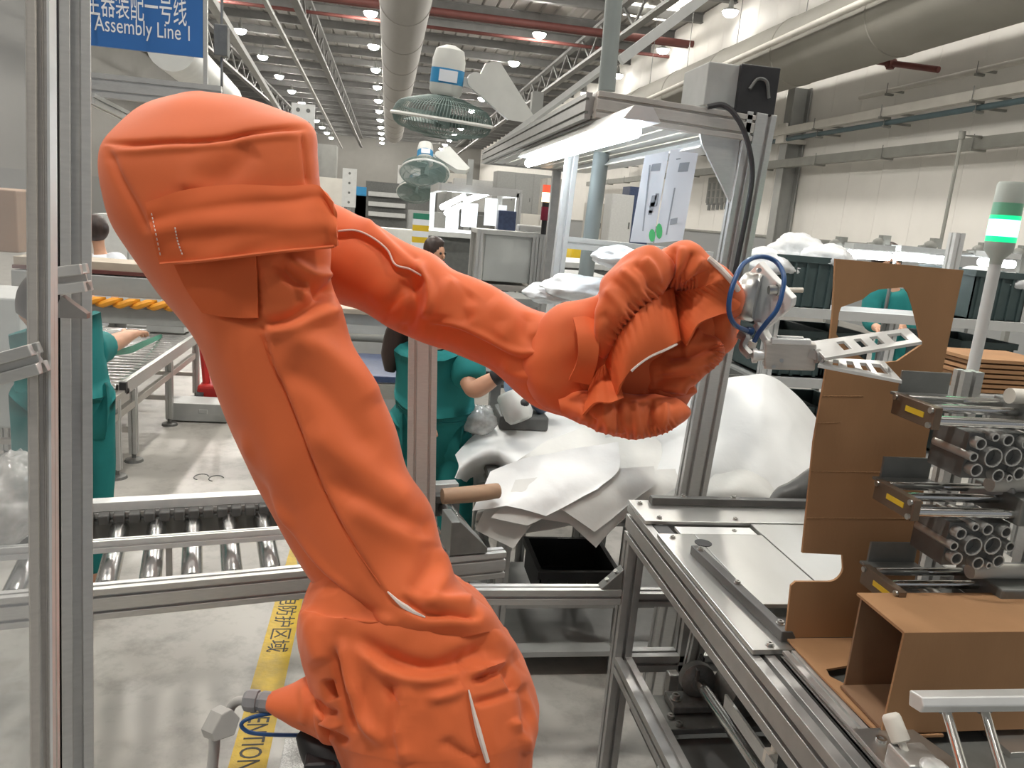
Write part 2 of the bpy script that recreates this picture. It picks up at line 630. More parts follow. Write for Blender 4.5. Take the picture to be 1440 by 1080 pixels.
# ---------------------------------------------------------------- high bay lamps
def lamp_thing():
    t = thing('high_bay_lamp', '', 'lamp', (0, 0, 0))
    MB().lathe((0, 0, 0), (0, 0, 1), [(0.24, 0.0), (0.235, 0.02), (0.15, 0.07), (0.07, 0.09), (0.07, 0.22), (0.02, 0.38)], 20).build('lamp_housing', 'steel_paint', t, True, local=True)
    MB().lathe((0, 0, -0.012), (0, 0, 1), [(0.03, -0.15), (0.12, -0.13), (0.19, -0.08), (0.225, 0.0), (0.23, 0.010)], 16).build('lamp_lens', 'lamp_glow', t, local=True)
    MB().cyl((0, 0, 0.38), (0, 0, 0.72), 0.012, n=6).build('hanger', 'truss', t, local=True)
    return t


lamp0 = lamp_thing()
LROWS = [(-6.0, 'along the left aisle'), (-0.85, 'beside the long fabric air duct'), (4.9, 'over the fans'), (9.4, 'by the right wall')]
first = True
LENS2 = None
ORD = ['', 'first', 'second', 'third', 'fourth', 'fifth', 'sixth', 'seventh', 'eighth', 'ninth', 'tenth', 'eleventh', 'twelfth', 'thirteenth', 'fourteenth', 'fifteenth', 'sixteenth', 'seventeenth']
for rx, where in LROWS:
    nth = 0
    for y in np.arange(-1.0, 83, 5.6):
        if rx > 9 and y > 40:
            continue
        o = lamp0 if first else clone_tree(lamp0)
        first = False
        if rx > 9:
            for ch in o.children:
                if ch.name.startswith('lamp_lens'):
                    if LENS2 is None:
                        LENS2 = ch.data.copy()
                        LENS2.materials[0] = MATS['far_lamp_glow']
                    ch.data = LENS2
        o.location = (rx + (0.35 if y > 60 and rx == 4.9 else 0), y + 1.2, 7.85)
        q_ = project(np.array([[o.location.x, o.location.y, 7.85]]))[0]
        dep_ = (np.array(o.location) - CAM) @ ROT[:, 2]
        if dep_ < 0 and -5 < q_[0] < 1445 and -5 < q_[1] < 1085:
            nth += 1
            o['label'] = ORD[nth] + ' lit ceiling lamp from the camera, in the row ' + where
        else:
            o['label'] = 'high bay lamp overhead, before the row ' + where
        o['group'] = 'high bay lamps ' + where

# ---------------------------------------------------------------- ducts and pipes
a, b = PZ(572, -20, 6.9), PZ(553, 238, 6.9)
dx = a.x
t = thing('fabric_air_duct', 'long pale grey fabric air duct running down the hall under the roof', 'duct', (dx, 12, 6.3))
MB().cyl((dx, 12, 6.95), (dx, 62, 6.95), 0.68, n=32).build('duct_tube', 'duct', t, True)
for y in np.arange(14, 62, 4.0):
    MB().lathe((dx, y, 6.95), (0, 1, 0), [(0.685, 0), (0.70, 0.01), (0.70, 0.05), (0.685, 0.06)], 32).build('duct_band', 'duct', t, True)
    MB().cyl((dx, y + 0.03, 7.6), (dx, y + 0.03, 8.2), 0.008, n=6).build('hanger', 'wire', t)

p = PX(1250, 35, 8.35)
zc = p.z
t = thing('round_air_duct', 'large round grey air duct running beside the right wall', 'duct', (8.1, 4, zc - 0.7))
MB().cyl((8.1, 4, zc), (8.1, 27, zc), 0.66, n=40).build('duct_tube', 'duct_right', t, True)
for y in np.arange(6, 27, 3.2):
    MB().lathe((8.1, y, zc), (0, 1, 0), [(0.662, 0), (0.675, 0.01), (0.675, 0.03), (0.662, 0.04)], 40).build('duct_band', 'duct_right', t, True)
    MB().cyl((8.1, y + 0.02, zc + 0.6), (8.1, y + 0.02, 8.3), 0.01, n=6).build('hanger', 'wire', t)
# white edge pipe along the duct's upper side
q0, q1 = PX(1225, -2, 7.3), PX(930, 131, 7.3)
tag(MB().cyl(q0 + (q0 - q1) * 0.3, q1 + (q1 - q0) * 0.5, 0.06, n=12).build('cable_conduit', 'pipe_white', smooth=True), 'cream conduit along the upper edge of the large round duct', 'pipe')


def wallpipe(name, x, pa, pb, r, m, label, ext=0.5, every=0, square=False):
    A, B = PX(*pa, x), PX(*pb, x)
    z = (A.z + B.z) / 2
    y0_, y1_ = min(A.y, B.y) - 2.5, max(A.y, B.y) + ext
    A = V((x, y0_, z))
    B = V((x, y1_, z))
    t = thing(name, label, 'pipe', A)
    mb = MB()
    if square:
        mb.beam(A, B, r * 2, r * 2.2)
    else:
        mb.cyl(A, B, r, n=14)
    mb.build('pipe_run', m, t, not square)
    if every:
        y = A.y + 1.0
        while y < B.y:
            c = A + (B - A) * ((y - A.y) / (B.y - A.y))
            MB().box(c + V((0, 0, -r - 0.02)), (r * 3.2, 0.06, 0.04)).beam(c + V((r * 1.2, 0, 0)), V((XW, c.y, c.z)), 0.04, 0.04).build('pipe_bracket', 'pipe_grey', t)
            MB().cyl(c + V((-r * 1.3, 0, -r)), c + V((-r * 1.3, 0, 0.14)), 0.008, n=6).build('hanger_rod', 'wire', t)
            y += every
    return t


wallpipe('fire_main', 8.8, (1440, 8), (1110, 112), 0.055, 'red_pipe', 'dark red fire pipe under the large round duct', 12)
wallpipe('cable_trunking', 9.3, (1440, 112), (1110, 190), 0.075, 'pipe_white', 'cream square trunking on the right wall above the blue pipe', 14, 2.4, True)
wallpipe('air_pipe', 9.4, (1440, 135), (1130, 196), 0.05, 'blue_pipe', 'dark blue grey compressed air pipe on the right wall', 14, 2.4)
wallpipe('busbar_trunk', 9.45, (1440, 187), (1130, 233), 0.085, 'pipe_grey', 'thick grey busbar trunk low on the right wall', 20, 2.4, True)
wallpipe('thin_wall_pipe', 9.6, (1440, 82), (1230, 135), 0.05, 'pipe_white', 'thin cream pipe highest on the right wall', 0.5, 2.4)
# red branch with valve
A, B = PX(1215, 84, 8.8), PX(1320, 98, 9.35)
t = thing('valve_branch', 'short dark red pipe stub with a valve below the round duct', 'pipe', A)
MB().cyl(A, B, 0.055, n=14).build('pipe_stub', 'red_pipe', t, True)
m_ = (A + B) / 2 - (B - A) * 0.12
MB().cyl(m_ + V((0, 0, -0.10)), m_ + V((0, 0, 0.10)), 0.07, n=12).cyl(m_ + V((-.07, 0, 0)), m_ + V((.07, 0, 0)), 0.085, n=12).build('valve_body', 'red_pipe', t, True)
MB().beam(m_ + V((0, 0, 0.10)), m_ + V((0.05, -0.02, 0.24)), 0.03, 0.02).build('valve_lever', 'red_pipe', t)
# red sprinkler pipes across the roof
for i, (pa, lab) in enumerate((((880, 50), 'nearest dark red sprinkler pipe crossing under the roof'), ((640, 22), 'second dark red sprinkler pipe crossing under the roof'), ((900, 75), 'thin brown pipe crossing under the roof behind the red one'))):
    p = PZ(*pa, 7.78 + 0.05 * (i == 1))
    tag(MB().cyl((XL, p.y, p.z), (XW, p.y, p.z), (0.11, 0.10, 0.06)[i], n=12).build('sprinkler_pipe', 'red_pipe', smooth=True), lab, 'pipe')
# steel column on the right wall
c0 = PX(1112, 200, 9.6)
t = thing('steel_column', 'grey steel column against the right wall behind the white bags', 'column', (9.6, c0.y, 0))
MB().bb((9.42, c0.y - 0.17, 0), (9.45, c0.y + 0.17, 5.2)).bb((9.83, c0.y - 0.17, 0), (9.86, c0.y + 0.17, 5.2)).bb((9.45, c0.y - 0.012, 0), (9.83, c0.y + 0.012, 5.2)).build('column_web', 'steel_paint', t)
MB().bb((9.36, c0.y - 0.22, 0), (9.9, c0.y + 0.22, 0.03)).build('base_plate', 'steel_paint', t)
MB().bb((9.3, c0.y - 0.2, 3.9), (9.9, c0.y + 0.2, 4.0)).bb((9.3, c0.y - .2, 4.0), (9.36, c0.y + .2, 4.35)).build('cap_bracket', 'pipe_white', t)
# thin vertical drop pipe
A = PX(1353, 190, 9.0)
t = thing('drop_pipe', 'thin grey drop pipe hanging from the busbar trunk', 'pipe', (A.x, A.y, 0.0))
MB().tube([(A.x + .35, A.y, A.z), (A.x, A.y, A.z), (A.x, A.y, 0.0)], 0.028, 8).build('pipe_run', 'pipe_grey', t, True)
MB().cyl((A.x, A.y, A.z - .06), (A.x, A.y, A.z + .06), 0.05, n=10).build('elbow', 'pipe_grey', t, True)
# left girders: long sloped cable trays seen against the roof
for pa, pb, r, lab in (((372, 0), (495, 235), 0.05, 'long pale conduit sloping away on the left of the roof'), ((296, 0), (470, 280), 0.10, 'grey cable tray running away above the left aisle')):
    A, B = PZ(*pa, 5.6), PZ(*pb, 5.6)
    B = A + (B - A) * min(1, 45 / (B - A).length)
    tag(MB().beam(A - (B - A) * .1, B, r * 2, r * 1.6).build('cable_tray', 'steel_paint'), lab, 'cable tray')
tag(MB().cyl(PY(865, -20, 3.9), PY(853, 128, 3.9), 0.042, n=16).build('steel_post', 'post_grey', smooth=True), 'round grey pipe post rising from the light frame to the roof', 'post')
A, B = PY(872, 85, 4.2), PY(985, 0, 4.2)
tag(MB().beam(A, B + (B - A) * .4, 0.05, 0.05).build('brace_rail', 'light_grey'), 'grey rail slanting up from the round pipe post', 'rail')
A, B = PY(700, 205, 4.6), PY(848, 96, 4.0)
tag(MB().beam(A, B, 0.03, 0.03).build('brace_rail', 'light_grey'), 'thin grey rail slanting down left of the round pipe post', 'rail')


# ================================================================ the robot in its orange cover
def loft(stations, nu, nv, along_view=False):
    """stations: (Lx,Ly,Rx,Ry,depth,half thickness,squareness). returns grid nu x nv x 3 (closed around nv)"""
    S = crv(stations, nu)
    tgt = S[:, :4].copy()
    th = np.linspace(0, 2 * np.pi, nv, endpoint=False)
    for it in range(5):
        A_ = CAM + np.stack([ray(s[0], s[1]) for s in S]) * S[:, 4:5]
        B_2 = CAM + np.stack([ray(s[2], s[3]) for s in S]) * S[:, 4:5]
        C_, Sd = (A_ + B_2) / 2, (B_2 - A_) / 2
        T = np.gradient(C_, axis=0)
        n = (CAM - C_) if along_view else np.cross(Sd, T)
        n = n / np.linalg.norm(n, axis=1, keepdims=True)
        n *= np.where((n * (CAM - C_)).sum(1) < 0, -1, 1)[:, None]
        e = (2.0 / S[:, 6])[:, None]
        cx = np.sign(np.cos(th)) * np.abs(np.cos(th)) ** e
        sy = np.sign(np.sin(th)) * np.abs(np.sin(th)) ** e
        G = C_[:, None] + cx[:, :, None] * Sd[:, None] + sy[:, :, None] * (n * S[:, 5:6])[:, None]
        if it == 4:
            break
        Q = project(G.reshape(-1, 3)).reshape(nu, nv, 2)
        d = tgt[:, 2:4] - tgt[:, 0:2]
        L2 = (d * d).sum(1)
        u = ((Q - tgt[:, None, 0:2]) * d[:, None]).sum(2) / L2[:, None]
        S[:, 0:2] -= u.min(1)[:, None] * d
        S[:, 2:4] -= (u.max(1) - 1)[:, None] * d
    return G


def grid_normals(G):
    du = np.gradient(G, axis=0)
    dv = (np.roll(G, -1, 1) - np.roll(G, 1, 1))
    N = np.cross(du, dv)
    N /= (np.linalg.norm(N, axis=2, keepdims=True) + 1e-12)
    c = G.mean(axis=1, keepdims=True)
    if ((G - c) * N).sum() < 0:
        N = -N
    return N


def polydist(Q, line):
    """distance and sign of pixel points Q to a polyline, smoothed"""
    L = crv(line, max(12, len(line) * 8)) if len(line) > 2 else crv(line, 12)
    best = np.full(len(Q), 1e9)
    sg = np.zeros(len(Q))
    tt = np.zeros(len(Q))
    for i in range(len(L) - 1):
        a, b = L[i], L[i + 1]
        d = b - a
        l2 = (d * d).sum() + 1e-9
        t = np.clip(((Q - a) @ d) / l2, 0, 1)
        r = Q - a - t[:, None] * d
        dd = np.hypot(r[:, 0], r[:, 1])
        m = dd < best
        best[m] = dd[m]
        sg[m] = np.sign(d[0] * r[m, 1] - d[1] * r[m, 0])
        tt[m] = (i + t[m]) / (len(L) - 1)
    return best, sg, tt


def sculpt(G, N, lines):
    """push cloth along its normals near fold lines: g = rounded ridge/groove, s = lapped step, p = pleats"""
    shp = G.shape
    P = G.reshape(-1, 3).copy()
    Nn = N.reshape(-1, 3)
    front = np.clip(((CAM - P) * Nn).sum(1) / np.linalg.norm(CAM - P, axis=1) * 4, 0, 1)
    Q = project(P)
    D = np.zeros(len(P))
    for ln in lines:
        kind, pts, w, amp = ln[:4]
        d, sg, tt = polydist(Q, pts)
        endf = np.clip(np.minimum(tt, 1 - tt) * 7, 0, 1) if kind != 's' else np.clip(np.minimum(tt, 1 - tt) * 12, 0.0, 1)
        if kind == 'g':
            D += amp * np.exp(-(d / w) ** 2) * endf
        elif kind == 's':
            s = sg * d
            D += amp * (0.5 + 0.5 * np.tanh(s / 2.0)) * np.exp(-np.clip(s, 0, None) / w) * endf
        elif kind == 'p':
            freq = ln[4]
            D += amp * np.exp(-(d / w) ** 2) * np.sin(tt * freq * 2 * np.pi + 1.3 * np.sin(tt * 9)) * endf
    P += Nn * (D * front)[:, None]
    return P.reshape(shp)


def ruffle(G, N, amp, scale, stretch=(1, 1, 1), seed=0.0, ridged=False):
    P = G.reshape(-1, 3)
    Nn = N.reshape(-1, 3)
    out = P.copy()
    for i, p in enumerate(P):
        q = V((p[0] * scale * stretch[0] + seed, p[1] * scale * stretch[1], p[2] * scale * stretch[2]))
        h = noise.noise(q) + 0.5 * noise.noise(q * 2.1)
        if ridged:
            h = 0.7 - 1.6 * abs(h)
        out[i] = p + Nn[i] * (h * amp)
    return out.reshape(G.shape)


def closed_grid(mb, G, cap0=True, cap1=True):
    nu, nv = G.shape[:2]
    fs = []
    for i in range(nu - 1):
        for j in range(nv):
            fs.append((i * nv + j, i * nv + (j + 1) % nv, (i + 1) * nv + (j + 1) % nv, (i + 1) * nv + j))
    if cap0:
        fs.append(tuple(range(nv)))
    if cap1:
        fs.append(tuple(range((nu - 1) * nv, nu * nv)))
    return mb.add(G.reshape(-1, 3), fs)


def bvh_of(*grids):
    mb = MB()
    for G in grids:
        closed_grid(mb, G, False, False)
    return BVHTree.FromPolygons([V(v) for v in mb.v], mb.f)


def onto(bv, px, py, lift=0.0, dflt=1.3):
    r = V(ray(px, py)).normalized()
    h = bv.ray_cast(V(CAM), r)
    if h[0] is None:
        return PD(px, py, dflt)
    return h[0] - r * lift


rob = thing('industrial_robot', 'robot arm wrapped in an orange fabric cover with a silver gripper at its wrist', 'robot', (0.02, 1.28, 0.0))

# --- main arm with its hood
st_arm = [
    (258, 131, 284, 129, 1.33, 0.03, 2.0), (205, 147, 340, 136, 1.325, 0.085, 2.2), (168, 172, 395, 156, 1.315, 0.12, 2.6), (143, 199, 437, 180, 1.305, 0.138, 3.4),
    (136, 228, 443, 222, 1.30, 0.142, 3.6), (140, 266, 449, 266, 1.30, 0.142, 3.4), (153, 310, 462, 315, 1.30, 0.14, 3.0), (180, 352, 466, 352, 1.30, 0.135, 2.7),
    (213, 400, 466, 396, 1.30, 0.13, 2.4), (246, 442, 483, 440, 1.30, 0.125, 2.3), (277, 489, 497, 487, 1.30, 0.122, 2.2), (300, 545, 529, 538, 1.30, 0.12, 2.2),
    (330, 620, 555, 598, 1.30, 0.12, 2.2), (362, 690, 574, 660, 1.30, 0.12, 2.2), (395, 748, 607, 710, 1.295, 0.122, 2.2), (430, 803, 624, 772, 1.29, 0.128, 2.2),
    (468, 850, 650, 826, 1.28, 0.14, 2.3), (505, 893, 690, 860, 1.27, 0.145, 2.3), (530, 925, 705, 885, 1.27, 0.13, 2.3)]
Ga = loft(st_arm, 300, 200, True)
Na = grid_normals(Ga)
Ga = ruffle(Ga, Na, 0.006, 6.0, (1, 1, 0.6), 3.1)
arm_lines = [
    # hood seams
    ('g', [(143, 201), (190, 201), (240, 198), (300, 197), (350, 186), (400, 180), (436, 181)], 3.5, -0.008),
    ('g', [(146, 212), (190, 213), (240, 209), (300, 207), (350, 197), (400, 191), (430, 192)], 5, 0.004),
    ('g', [(425, 186), (429, 225), (433, 264)], 3.0, -0.006),
    ('g', [(150, 205), (165, 245), (190, 290), (208, 330)], 6.0, -0.007),
    ('g', [(320, 200), (280, 240), (262, 270)], 14, 0.006),
    ('g', [(355, 205), (330, 235), (290, 262)], 18, -0.006),
    # below the flap
    ('g', [(385, 365), (420, 395), (455, 410), (470, 400)], 9, -0.016),
    ('g', [(400, 360), (440, 385), (466, 385)], 8, 0.012),
    ('g', [(365, 455), (400, 450), (435, 430), (468, 405)], 8, -0.012),
    ('g', [(370, 468), (410, 462), (450, 445), (485, 432)], 10, 0.009),
    ('g', [(420, 415), (440, 400)], 9, 0.01),
    # long seam down the arm
    ('s', [(362, 362), (364, 405), (368, 455), (382, 510), (404, 560), (428, 620), (455, 690), (490, 755), (540, 830), (575, 862)], 40, -0.007),
    ('g', [(362, 372), (364, 405), (368, 455), (382, 510), (404, 560), (428, 620), (455, 690), (490, 755), (540, 825)], 2.2, -0.004),
    ('g', [(308, 440), (340, 448), (362, 446)], 5, -0.006),
    ('g', [(285, 380), (300, 440), (330, 520), (370, 620), (420, 720)], 30, 0.007),
    ('g', [(395, 470), (450, 490), (500, 530), (530, 570)], 18, 0.010),
    ('g', [(390, 520), (440, 540), (490, 590), (530, 640)], 18, -0.007),
    ('g', [(430, 600), (480, 640), (540, 680), (585, 710)], 20, 0.008),
    ('g', [(460, 670), (520, 710), (580, 735), (612, 745)], 14, -0.008),
    ('g', [(490, 705), (560, 750), (620, 785)], 18, 0.007),
    ('g', [(350, 640), (385, 720), (440, 800), (500, 850), (545, 875)], 9, -0.014),
    ('g', [(340, 600), (372, 690), (415, 750)], 8, 0.006),
    ('g', [(375, 690), (410, 752), (462, 812), (520, 862), (560, 880)], 8, 0.010),
    ('g', [(600, 850), (625, 810), (620, 770)], 12, 0.009),
    ('g', [(575, 835), (600, 800), (600, 760)], 12, -0.007),
    ('g', [(560, 840), (600, 862), (640, 862), (680, 868)], 8, -0.013),
    ('g', [(590, 850), (630, 848), (670, 845)], 10, 0.011),
]
Ga = sculpt(Ga, grid_normals(Ga), arm_lines)
closed_grid(MB(), Ga).build  # noqa
mbx = MB()
closed_grid(mbx, Ga)
mbx.build('arm_cover', 'orange', rob, True, ang=80)
bva = bvh_of(Ga)

# --- base cover
st_base = [
    (462, 770, 618, 790, 1.32, 0.10, 2.2), (440, 805, 640, 812, 1.315, 0.14, 2.2), (424, 848, 686, 850, 1.31, 0.165, 2.3), (418, 888, 720, 893, 1.30, 0.18, 2.3), (428, 930, 742, 936, 1.295, 0.19, 2.4),
    (440, 970, 754, 978, 1.29, 0.195, 2.4), (454, 1010, 757, 1010, 1.285, 0.195, 2.4), (474, 1045, 749, 1046, 1.28, 0.19, 2.4), (490, 1090, 744, 1092, 1.28, 0.185, 2.4), (495, 1180, 738, 1180, 1.28, 0.18, 2.4), (495, 1260, 735, 1260, 1.28, 0.18, 2.4)]
Gb = loft(st_base, 230, 190)
Nb = grid_normals(Gb)
Gb = ruffle(Gb, Nb, 0.009, 7.0, (1, 1, 0.5), 7.7)
Gb = ruffle(Gb, grid_normals(Gb), 0.003, 15.0, (1.3, 1.3, 0.5), 2.2, True)
base_lines = [
    ('g', [(478, 895), (486, 930), (496, 970), (510, 1010), (540, 1050)], 8, 0.013),
    ('g', [(470, 910), (478, 950), (488, 990), (500, 1030)], 6, -0.012),
    ('g', [(495, 890), (545, 925), (600, 940), (655, 925), (690, 905)], 12, -0.016),
    ('g', [(500, 905), (545, 945), (600, 955), (650, 945)], 10, 0.010),
    ('g', [(540, 950), (555, 990), (550, 1030), (560, 1070)], 7, -0.012),
    ('g', [(575, 960), (560, 1000), (556, 1040), (575, 1075)], 9, 0.011),
    ('g', [(460, 955), (464, 975), (468, 985)], 5, -0.03),
    ('g', [(440, 985), (455, 1000), (475, 1005)], 5, -0.010),
    ('g', [(445, 1010), (465, 1018), (480, 1022)], 5, 0.010),
    ('g', [(450, 1025), (470, 1035), (490, 1045)], 5, -0.009),
    ('s', [(655, 905), (657, 965), (668, 1010), (684, 1072), (688, 1100)], 26, -0.008),
    ('g', [(660, 960), (690, 948), (708, 940), (718, 958), (730, 968)], 5, -0.013),
    ('g', [(660, 948), (690, 938), (712, 934)], 5, 0.010),
    ('g', [(665, 990), (700, 980), (735, 968)], 6, -0.008),
    ('g', [(735, 960), (742, 1000), (735, 1040)], 8, -0.010),
    ('g', [(600, 985), (640, 975), (656, 965)], 8, 0.008),
    ('g', [(720, 1010), (738, 1035), (740, 1060)], 7, 0.010),
    ('g', [(620, 1040), (650, 1060), (680, 1075)], 10, -0.008),
    ('g', [(430, 850), (440, 900), (455, 935)], 14, 0.010),
    ('g', [(640, 860), (670, 880), (700, 900), (725, 930)], 12, 0.010),
]
Gb = sculpt(Gb, grid_normals(Gb), base_lines)
mbx = MB()
closed_grid(mbx, Gb)
mbx.build('base_cover', 'orange', rob, True, ang=80)
# tail where the cable enters
st_tail = [(500, 905, 500, 1050, 1.26, 0.10, 2.2), (465, 930, 480, 1050, 1.24, 0.085, 2.2), (438, 944, 458, 1040, 1.235, 0.07, 2.2), (408, 960, 425, 1024, 1.23, 0.05, 2.2), (386, 970, 390, 1006, 1.23, 0.03, 2.1), (380, 973, 379, 1001, 1.23, 0.022, 2.0)]
Gt = loft(st_tail, 70, 90)
Gt = ruffle(Gt, grid_normals(Gt), 0.004, 14, (1, 1, 1), 1.0)
Gt = sculpt(Gt, grid_normals(Gt), [('g', [(425, 960), (428, 1000), (424, 1020)], 6, 0.004), ('g', [(440, 985), (460, 1005), (480, 1010)], 5, -0.009), ('g', [(445, 1000), (462, 1018), (480, 1028)], 5, 0.008), ('g', [(450, 1018), (470, 1035), (490, 1045)], 5, -0.009)])
mbx = MB()
closed_grid(mbx, Gt)
mbx.build('cable_sleeve', 'orange', rob, True, ang=80)

# --- forearm, behind the hood
st_fore = [
    (380, 225, 372, 395, 1.50, 0.07, 2.2), (425, 262, 418, 410, 1.50, 0.085, 2.2), (470, 286, 466, 425, 1.50, 0.09, 2.2), (520, 311, 506, 438, 1.495, 0.09, 2.2), (565, 337, 546, 462, 1.49, 0.088, 2.2), (612, 357, 592, 482, 1.48, 0.085, 2.2),
    (646, 383, 640, 498, 1.47, 0.082, 2.2), (692, 402, 690, 521, 1.46, 0.082, 2.2), (742, 430, 729, 553, 1.45, 0.083, 2.2), (785, 441, 764, 577, 1.44, 0.088, 2.2), (822, 430, 806, 590, 1.43, 0.092, 2.2), (850, 425, 840, 585, 1.42, 0.085, 2.2)]
Gf = loft(st_fore, 220, 150)
Gf = ruffle(Gf, grid_normals(Gf), 0.004, 9, (1, 1, 1), 9.1)
fore_lines = [
    ('s', [(450, 318), (475, 326), (500, 326), (525, 338), (545, 355), (556, 374), (575, 380), (592, 390), (602, 405)], 40, -0.013),
    ('g', [(500, 300), (540, 335), (575, 365), (600, 385)], 9, 0.009),
    ('g', [(520, 305), (565, 350), (590, 370)], 7, -0.006),
    ('g', [(583, 375), (600, 400), (604, 425), (596, 450)], 7, 0.014),
    ('g', [(572, 388), (582, 420), (576, 455), (560, 470)], 9, -0.012),
    ('g', [(545, 440), (560, 410), (570, 395)], 8, -0.005),
    ('s', [(598, 455), (640, 462), (680, 480), (720, 500), (745, 502), (800, 498)], 30, -0.011),
    ('g', [(600, 452), (640, 457), (680, 473), (720, 493), (750, 496), (800, 492)], 5, 0.006),
    ('g', [(640, 390), (620, 420), (618, 450)], 12, 0.008),
    ('g', [(665, 410), (650, 430), (660, 455)], 12, -0.007),
    ('g', [(690, 420), (720, 450), (700, 480)], 14, 0.006),
    ('g', [(745, 440), (740, 470), (760, 485)], 10, -0.007),
    ('g', [(785, 448), (790, 470), (780, 490)], 7, 0.007),
    ('g', [(700, 515), (740, 530), (790, 520)], 8, 0.007),
    ('g', [(740, 545), (770, 540), (800, 520)], 7, -0.010), ('g', [(800, 436), (806, 470), (798, 520), (785, 560)], 6, -0.012), ('g', [(845, 436), (850, 480), (842, 540)], 6, -0.012),
    ('g', [(755, 560), (785, 545), (800, 530)], 6, 0.010),
    ('g', [(520, 425), (545, 400), (570, 365)], 16, 0.004),
]
Gf = sculpt(Gf, grid_normals(Gf), fore_lines)
mbx = MB()
closed_grid(mbx, Gf)
mbx.build('forearm_cover', 'orange', rob, True, ang=80)
bvf = bvh_of(Gf)

# --- wrist bag: gathered puffs
st_w = [
    (826, 445, 768, 570, 1.43, 0.08, 2.2), (838, 415, 778, 580, 1.42, 0.10, 2.2), (848, 398, 806, 588, 1.42, 0.08, 2.2), (872, 378, 840, 598, 1.42, 0.075, 2.2), (902, 366, 884, 606, 1.42, 0.07, 2.2), (932, 358, 930, 598, 1.42, 0.065, 2.2),
    (960, 352, 958, 576, 1.41, 0.06, 2.2), (986, 366, 982, 538, 1.405, 0.055, 2.2), (1010, 384, 1008, 506, 1.40, 0.05, 2.2), (1030, 400, 1026, 480, 1.385, 0.05, 2.2), (1041, 412, 1034, 462, 1.38, 0.045, 2.1)]
Gw = loft(st_w, 300, 260)
Nw = grid_normals(Gw)
Gw = ruffle(Gw, Nw, 0.008, 11, (1, 1, 1), 5.5)
g1 = [(936, 402), (918, 420), (896, 438), (876, 462), (858, 492), (842, 530), (815, 560)]
g2 = [(985, 352), (962, 385), (948, 404), (932, 430), (925, 470), (915, 520), (900, 570)]
w_lines = [
    ('g', [(990, 500), (960, 520), (930, 525)], 9, 0.012), ('g', [(1005, 480), (970, 500), (930, 510)], 7, -0.016),
    ('g', [(980, 545), (950, 550), (915, 545)], 8, 0.012), ('g', [(960, 575), (930, 565), (905, 555)], 6, -0.014), ('g', [(950, 560), (925, 555), (900, 560)], 6, 0.01),
    ('g', [(900, 615), (895, 590), (905, 570)], 8, 0.012), ('g', [(870, 610), (875, 585), (890, 570)], 7, -0.014), ('g', [(840, 600), (850, 580), (870, 570)], 7, 0.012), ('g', [(800, 590), (820, 575), (850, 560)], 8, -0.012),
    ('g', [(790, 575), (810, 560), (825, 545)], 7, 0.009), ('g', [(925, 605), (930, 580), (945, 560)], 6, -0.010),
]
Gw = sculpt(Gw, grid_normals(Gw), w_lines)
mbx = MB()
closed_grid(mbx, Gw)
wrist = mbx.build('wrist_cover', 'orange', rob, True, ang=80)


def puff(st, lines, name, seed, nu=120, nv=120, amp=0.008):
    G = loft(st, nu, nv)
    G = ruffle(G, grid_normals(G), amp, 15, (1, 1, 1), seed)
    G = sculpt(G, grid_normals(G), lines)
    mb = MB()
    closed_grid(mb, G)
    mb.build(name, 'orange', wrist, True, ang=80)
    return G


GA = puff([(834, 466, 842, 500, 1.34, 0.03, 2.0), (840, 432, 853, 505, 1.335, 0.055, 2.1), (846, 398, 868, 486, 1.33, 0.075, 2.2), (863, 372, 888, 458, 1.33, 0.085, 2.2), (886, 357, 910, 436, 1.33, 0.08, 2.2), (908, 354, 930, 412, 1.335, 0.065, 2.1), (924, 364, 940, 398, 1.34, 0.035, 2.0)],
          [('g', [(850, 405), (868, 425), (880, 448)], 6, 0.005), ('g', [(858, 392), (880, 412), (892, 438)], 6, -0.006), ('g', [(872, 378), (895, 398), (905, 425)], 6, 0.006), ('g', [(890, 368), (908, 385), (918, 412)], 5, -0.007), ('g', [(845, 440), (858, 455), (866, 476)], 6, -0.005), ('g', [(905, 362), (920, 378), (928, 400)], 5, 0.006),
           ('p', [(934, 400), (912, 424), (892, 444), (874, 466), (858, 492)], 13, 0.0045, 13)], 'wrist_puff', 2.0)
GB = puff([(906, 372, 930, 402, 1.35, 0.03, 2.0), (926, 352, 944, 405, 1.345, 0.055, 2.1), (958, 340, 958, 410, 1.34, 0.07, 2.2), (984, 354, 974, 416, 1.34, 0.072, 2.2), (1006, 371, 994, 426, 1.34, 0.065, 2.2), (1026, 391, 1014, 438, 1.345, 0.05, 2.1), (1041, 408, 1033, 448, 1.35, 0.028, 2.0)],
          [('g', [(960, 345), (957, 370), (948, 400)], 6, 0.006), ('g', [(948, 346), (946, 372), (944, 400)], 5, -0.008), ('g', [(976, 352), (966, 376), (952, 402)], 5, -0.008), ('g', [(990, 362), (972, 384), (956, 402)], 5, 0.007), ('g', [(1008, 376), (980, 392), (958, 405)], 5, -0.007), ('g', [(1020, 390), (990, 402), (960, 408)], 5, 0.006), ('g', [(932, 352), (936, 375), (940, 398)], 5, 0.006),
           ('p', [(930, 398), (950, 404), (968, 404), (985, 402)], 14, 0.004, 9)], 'wrist_puff', 6.0)
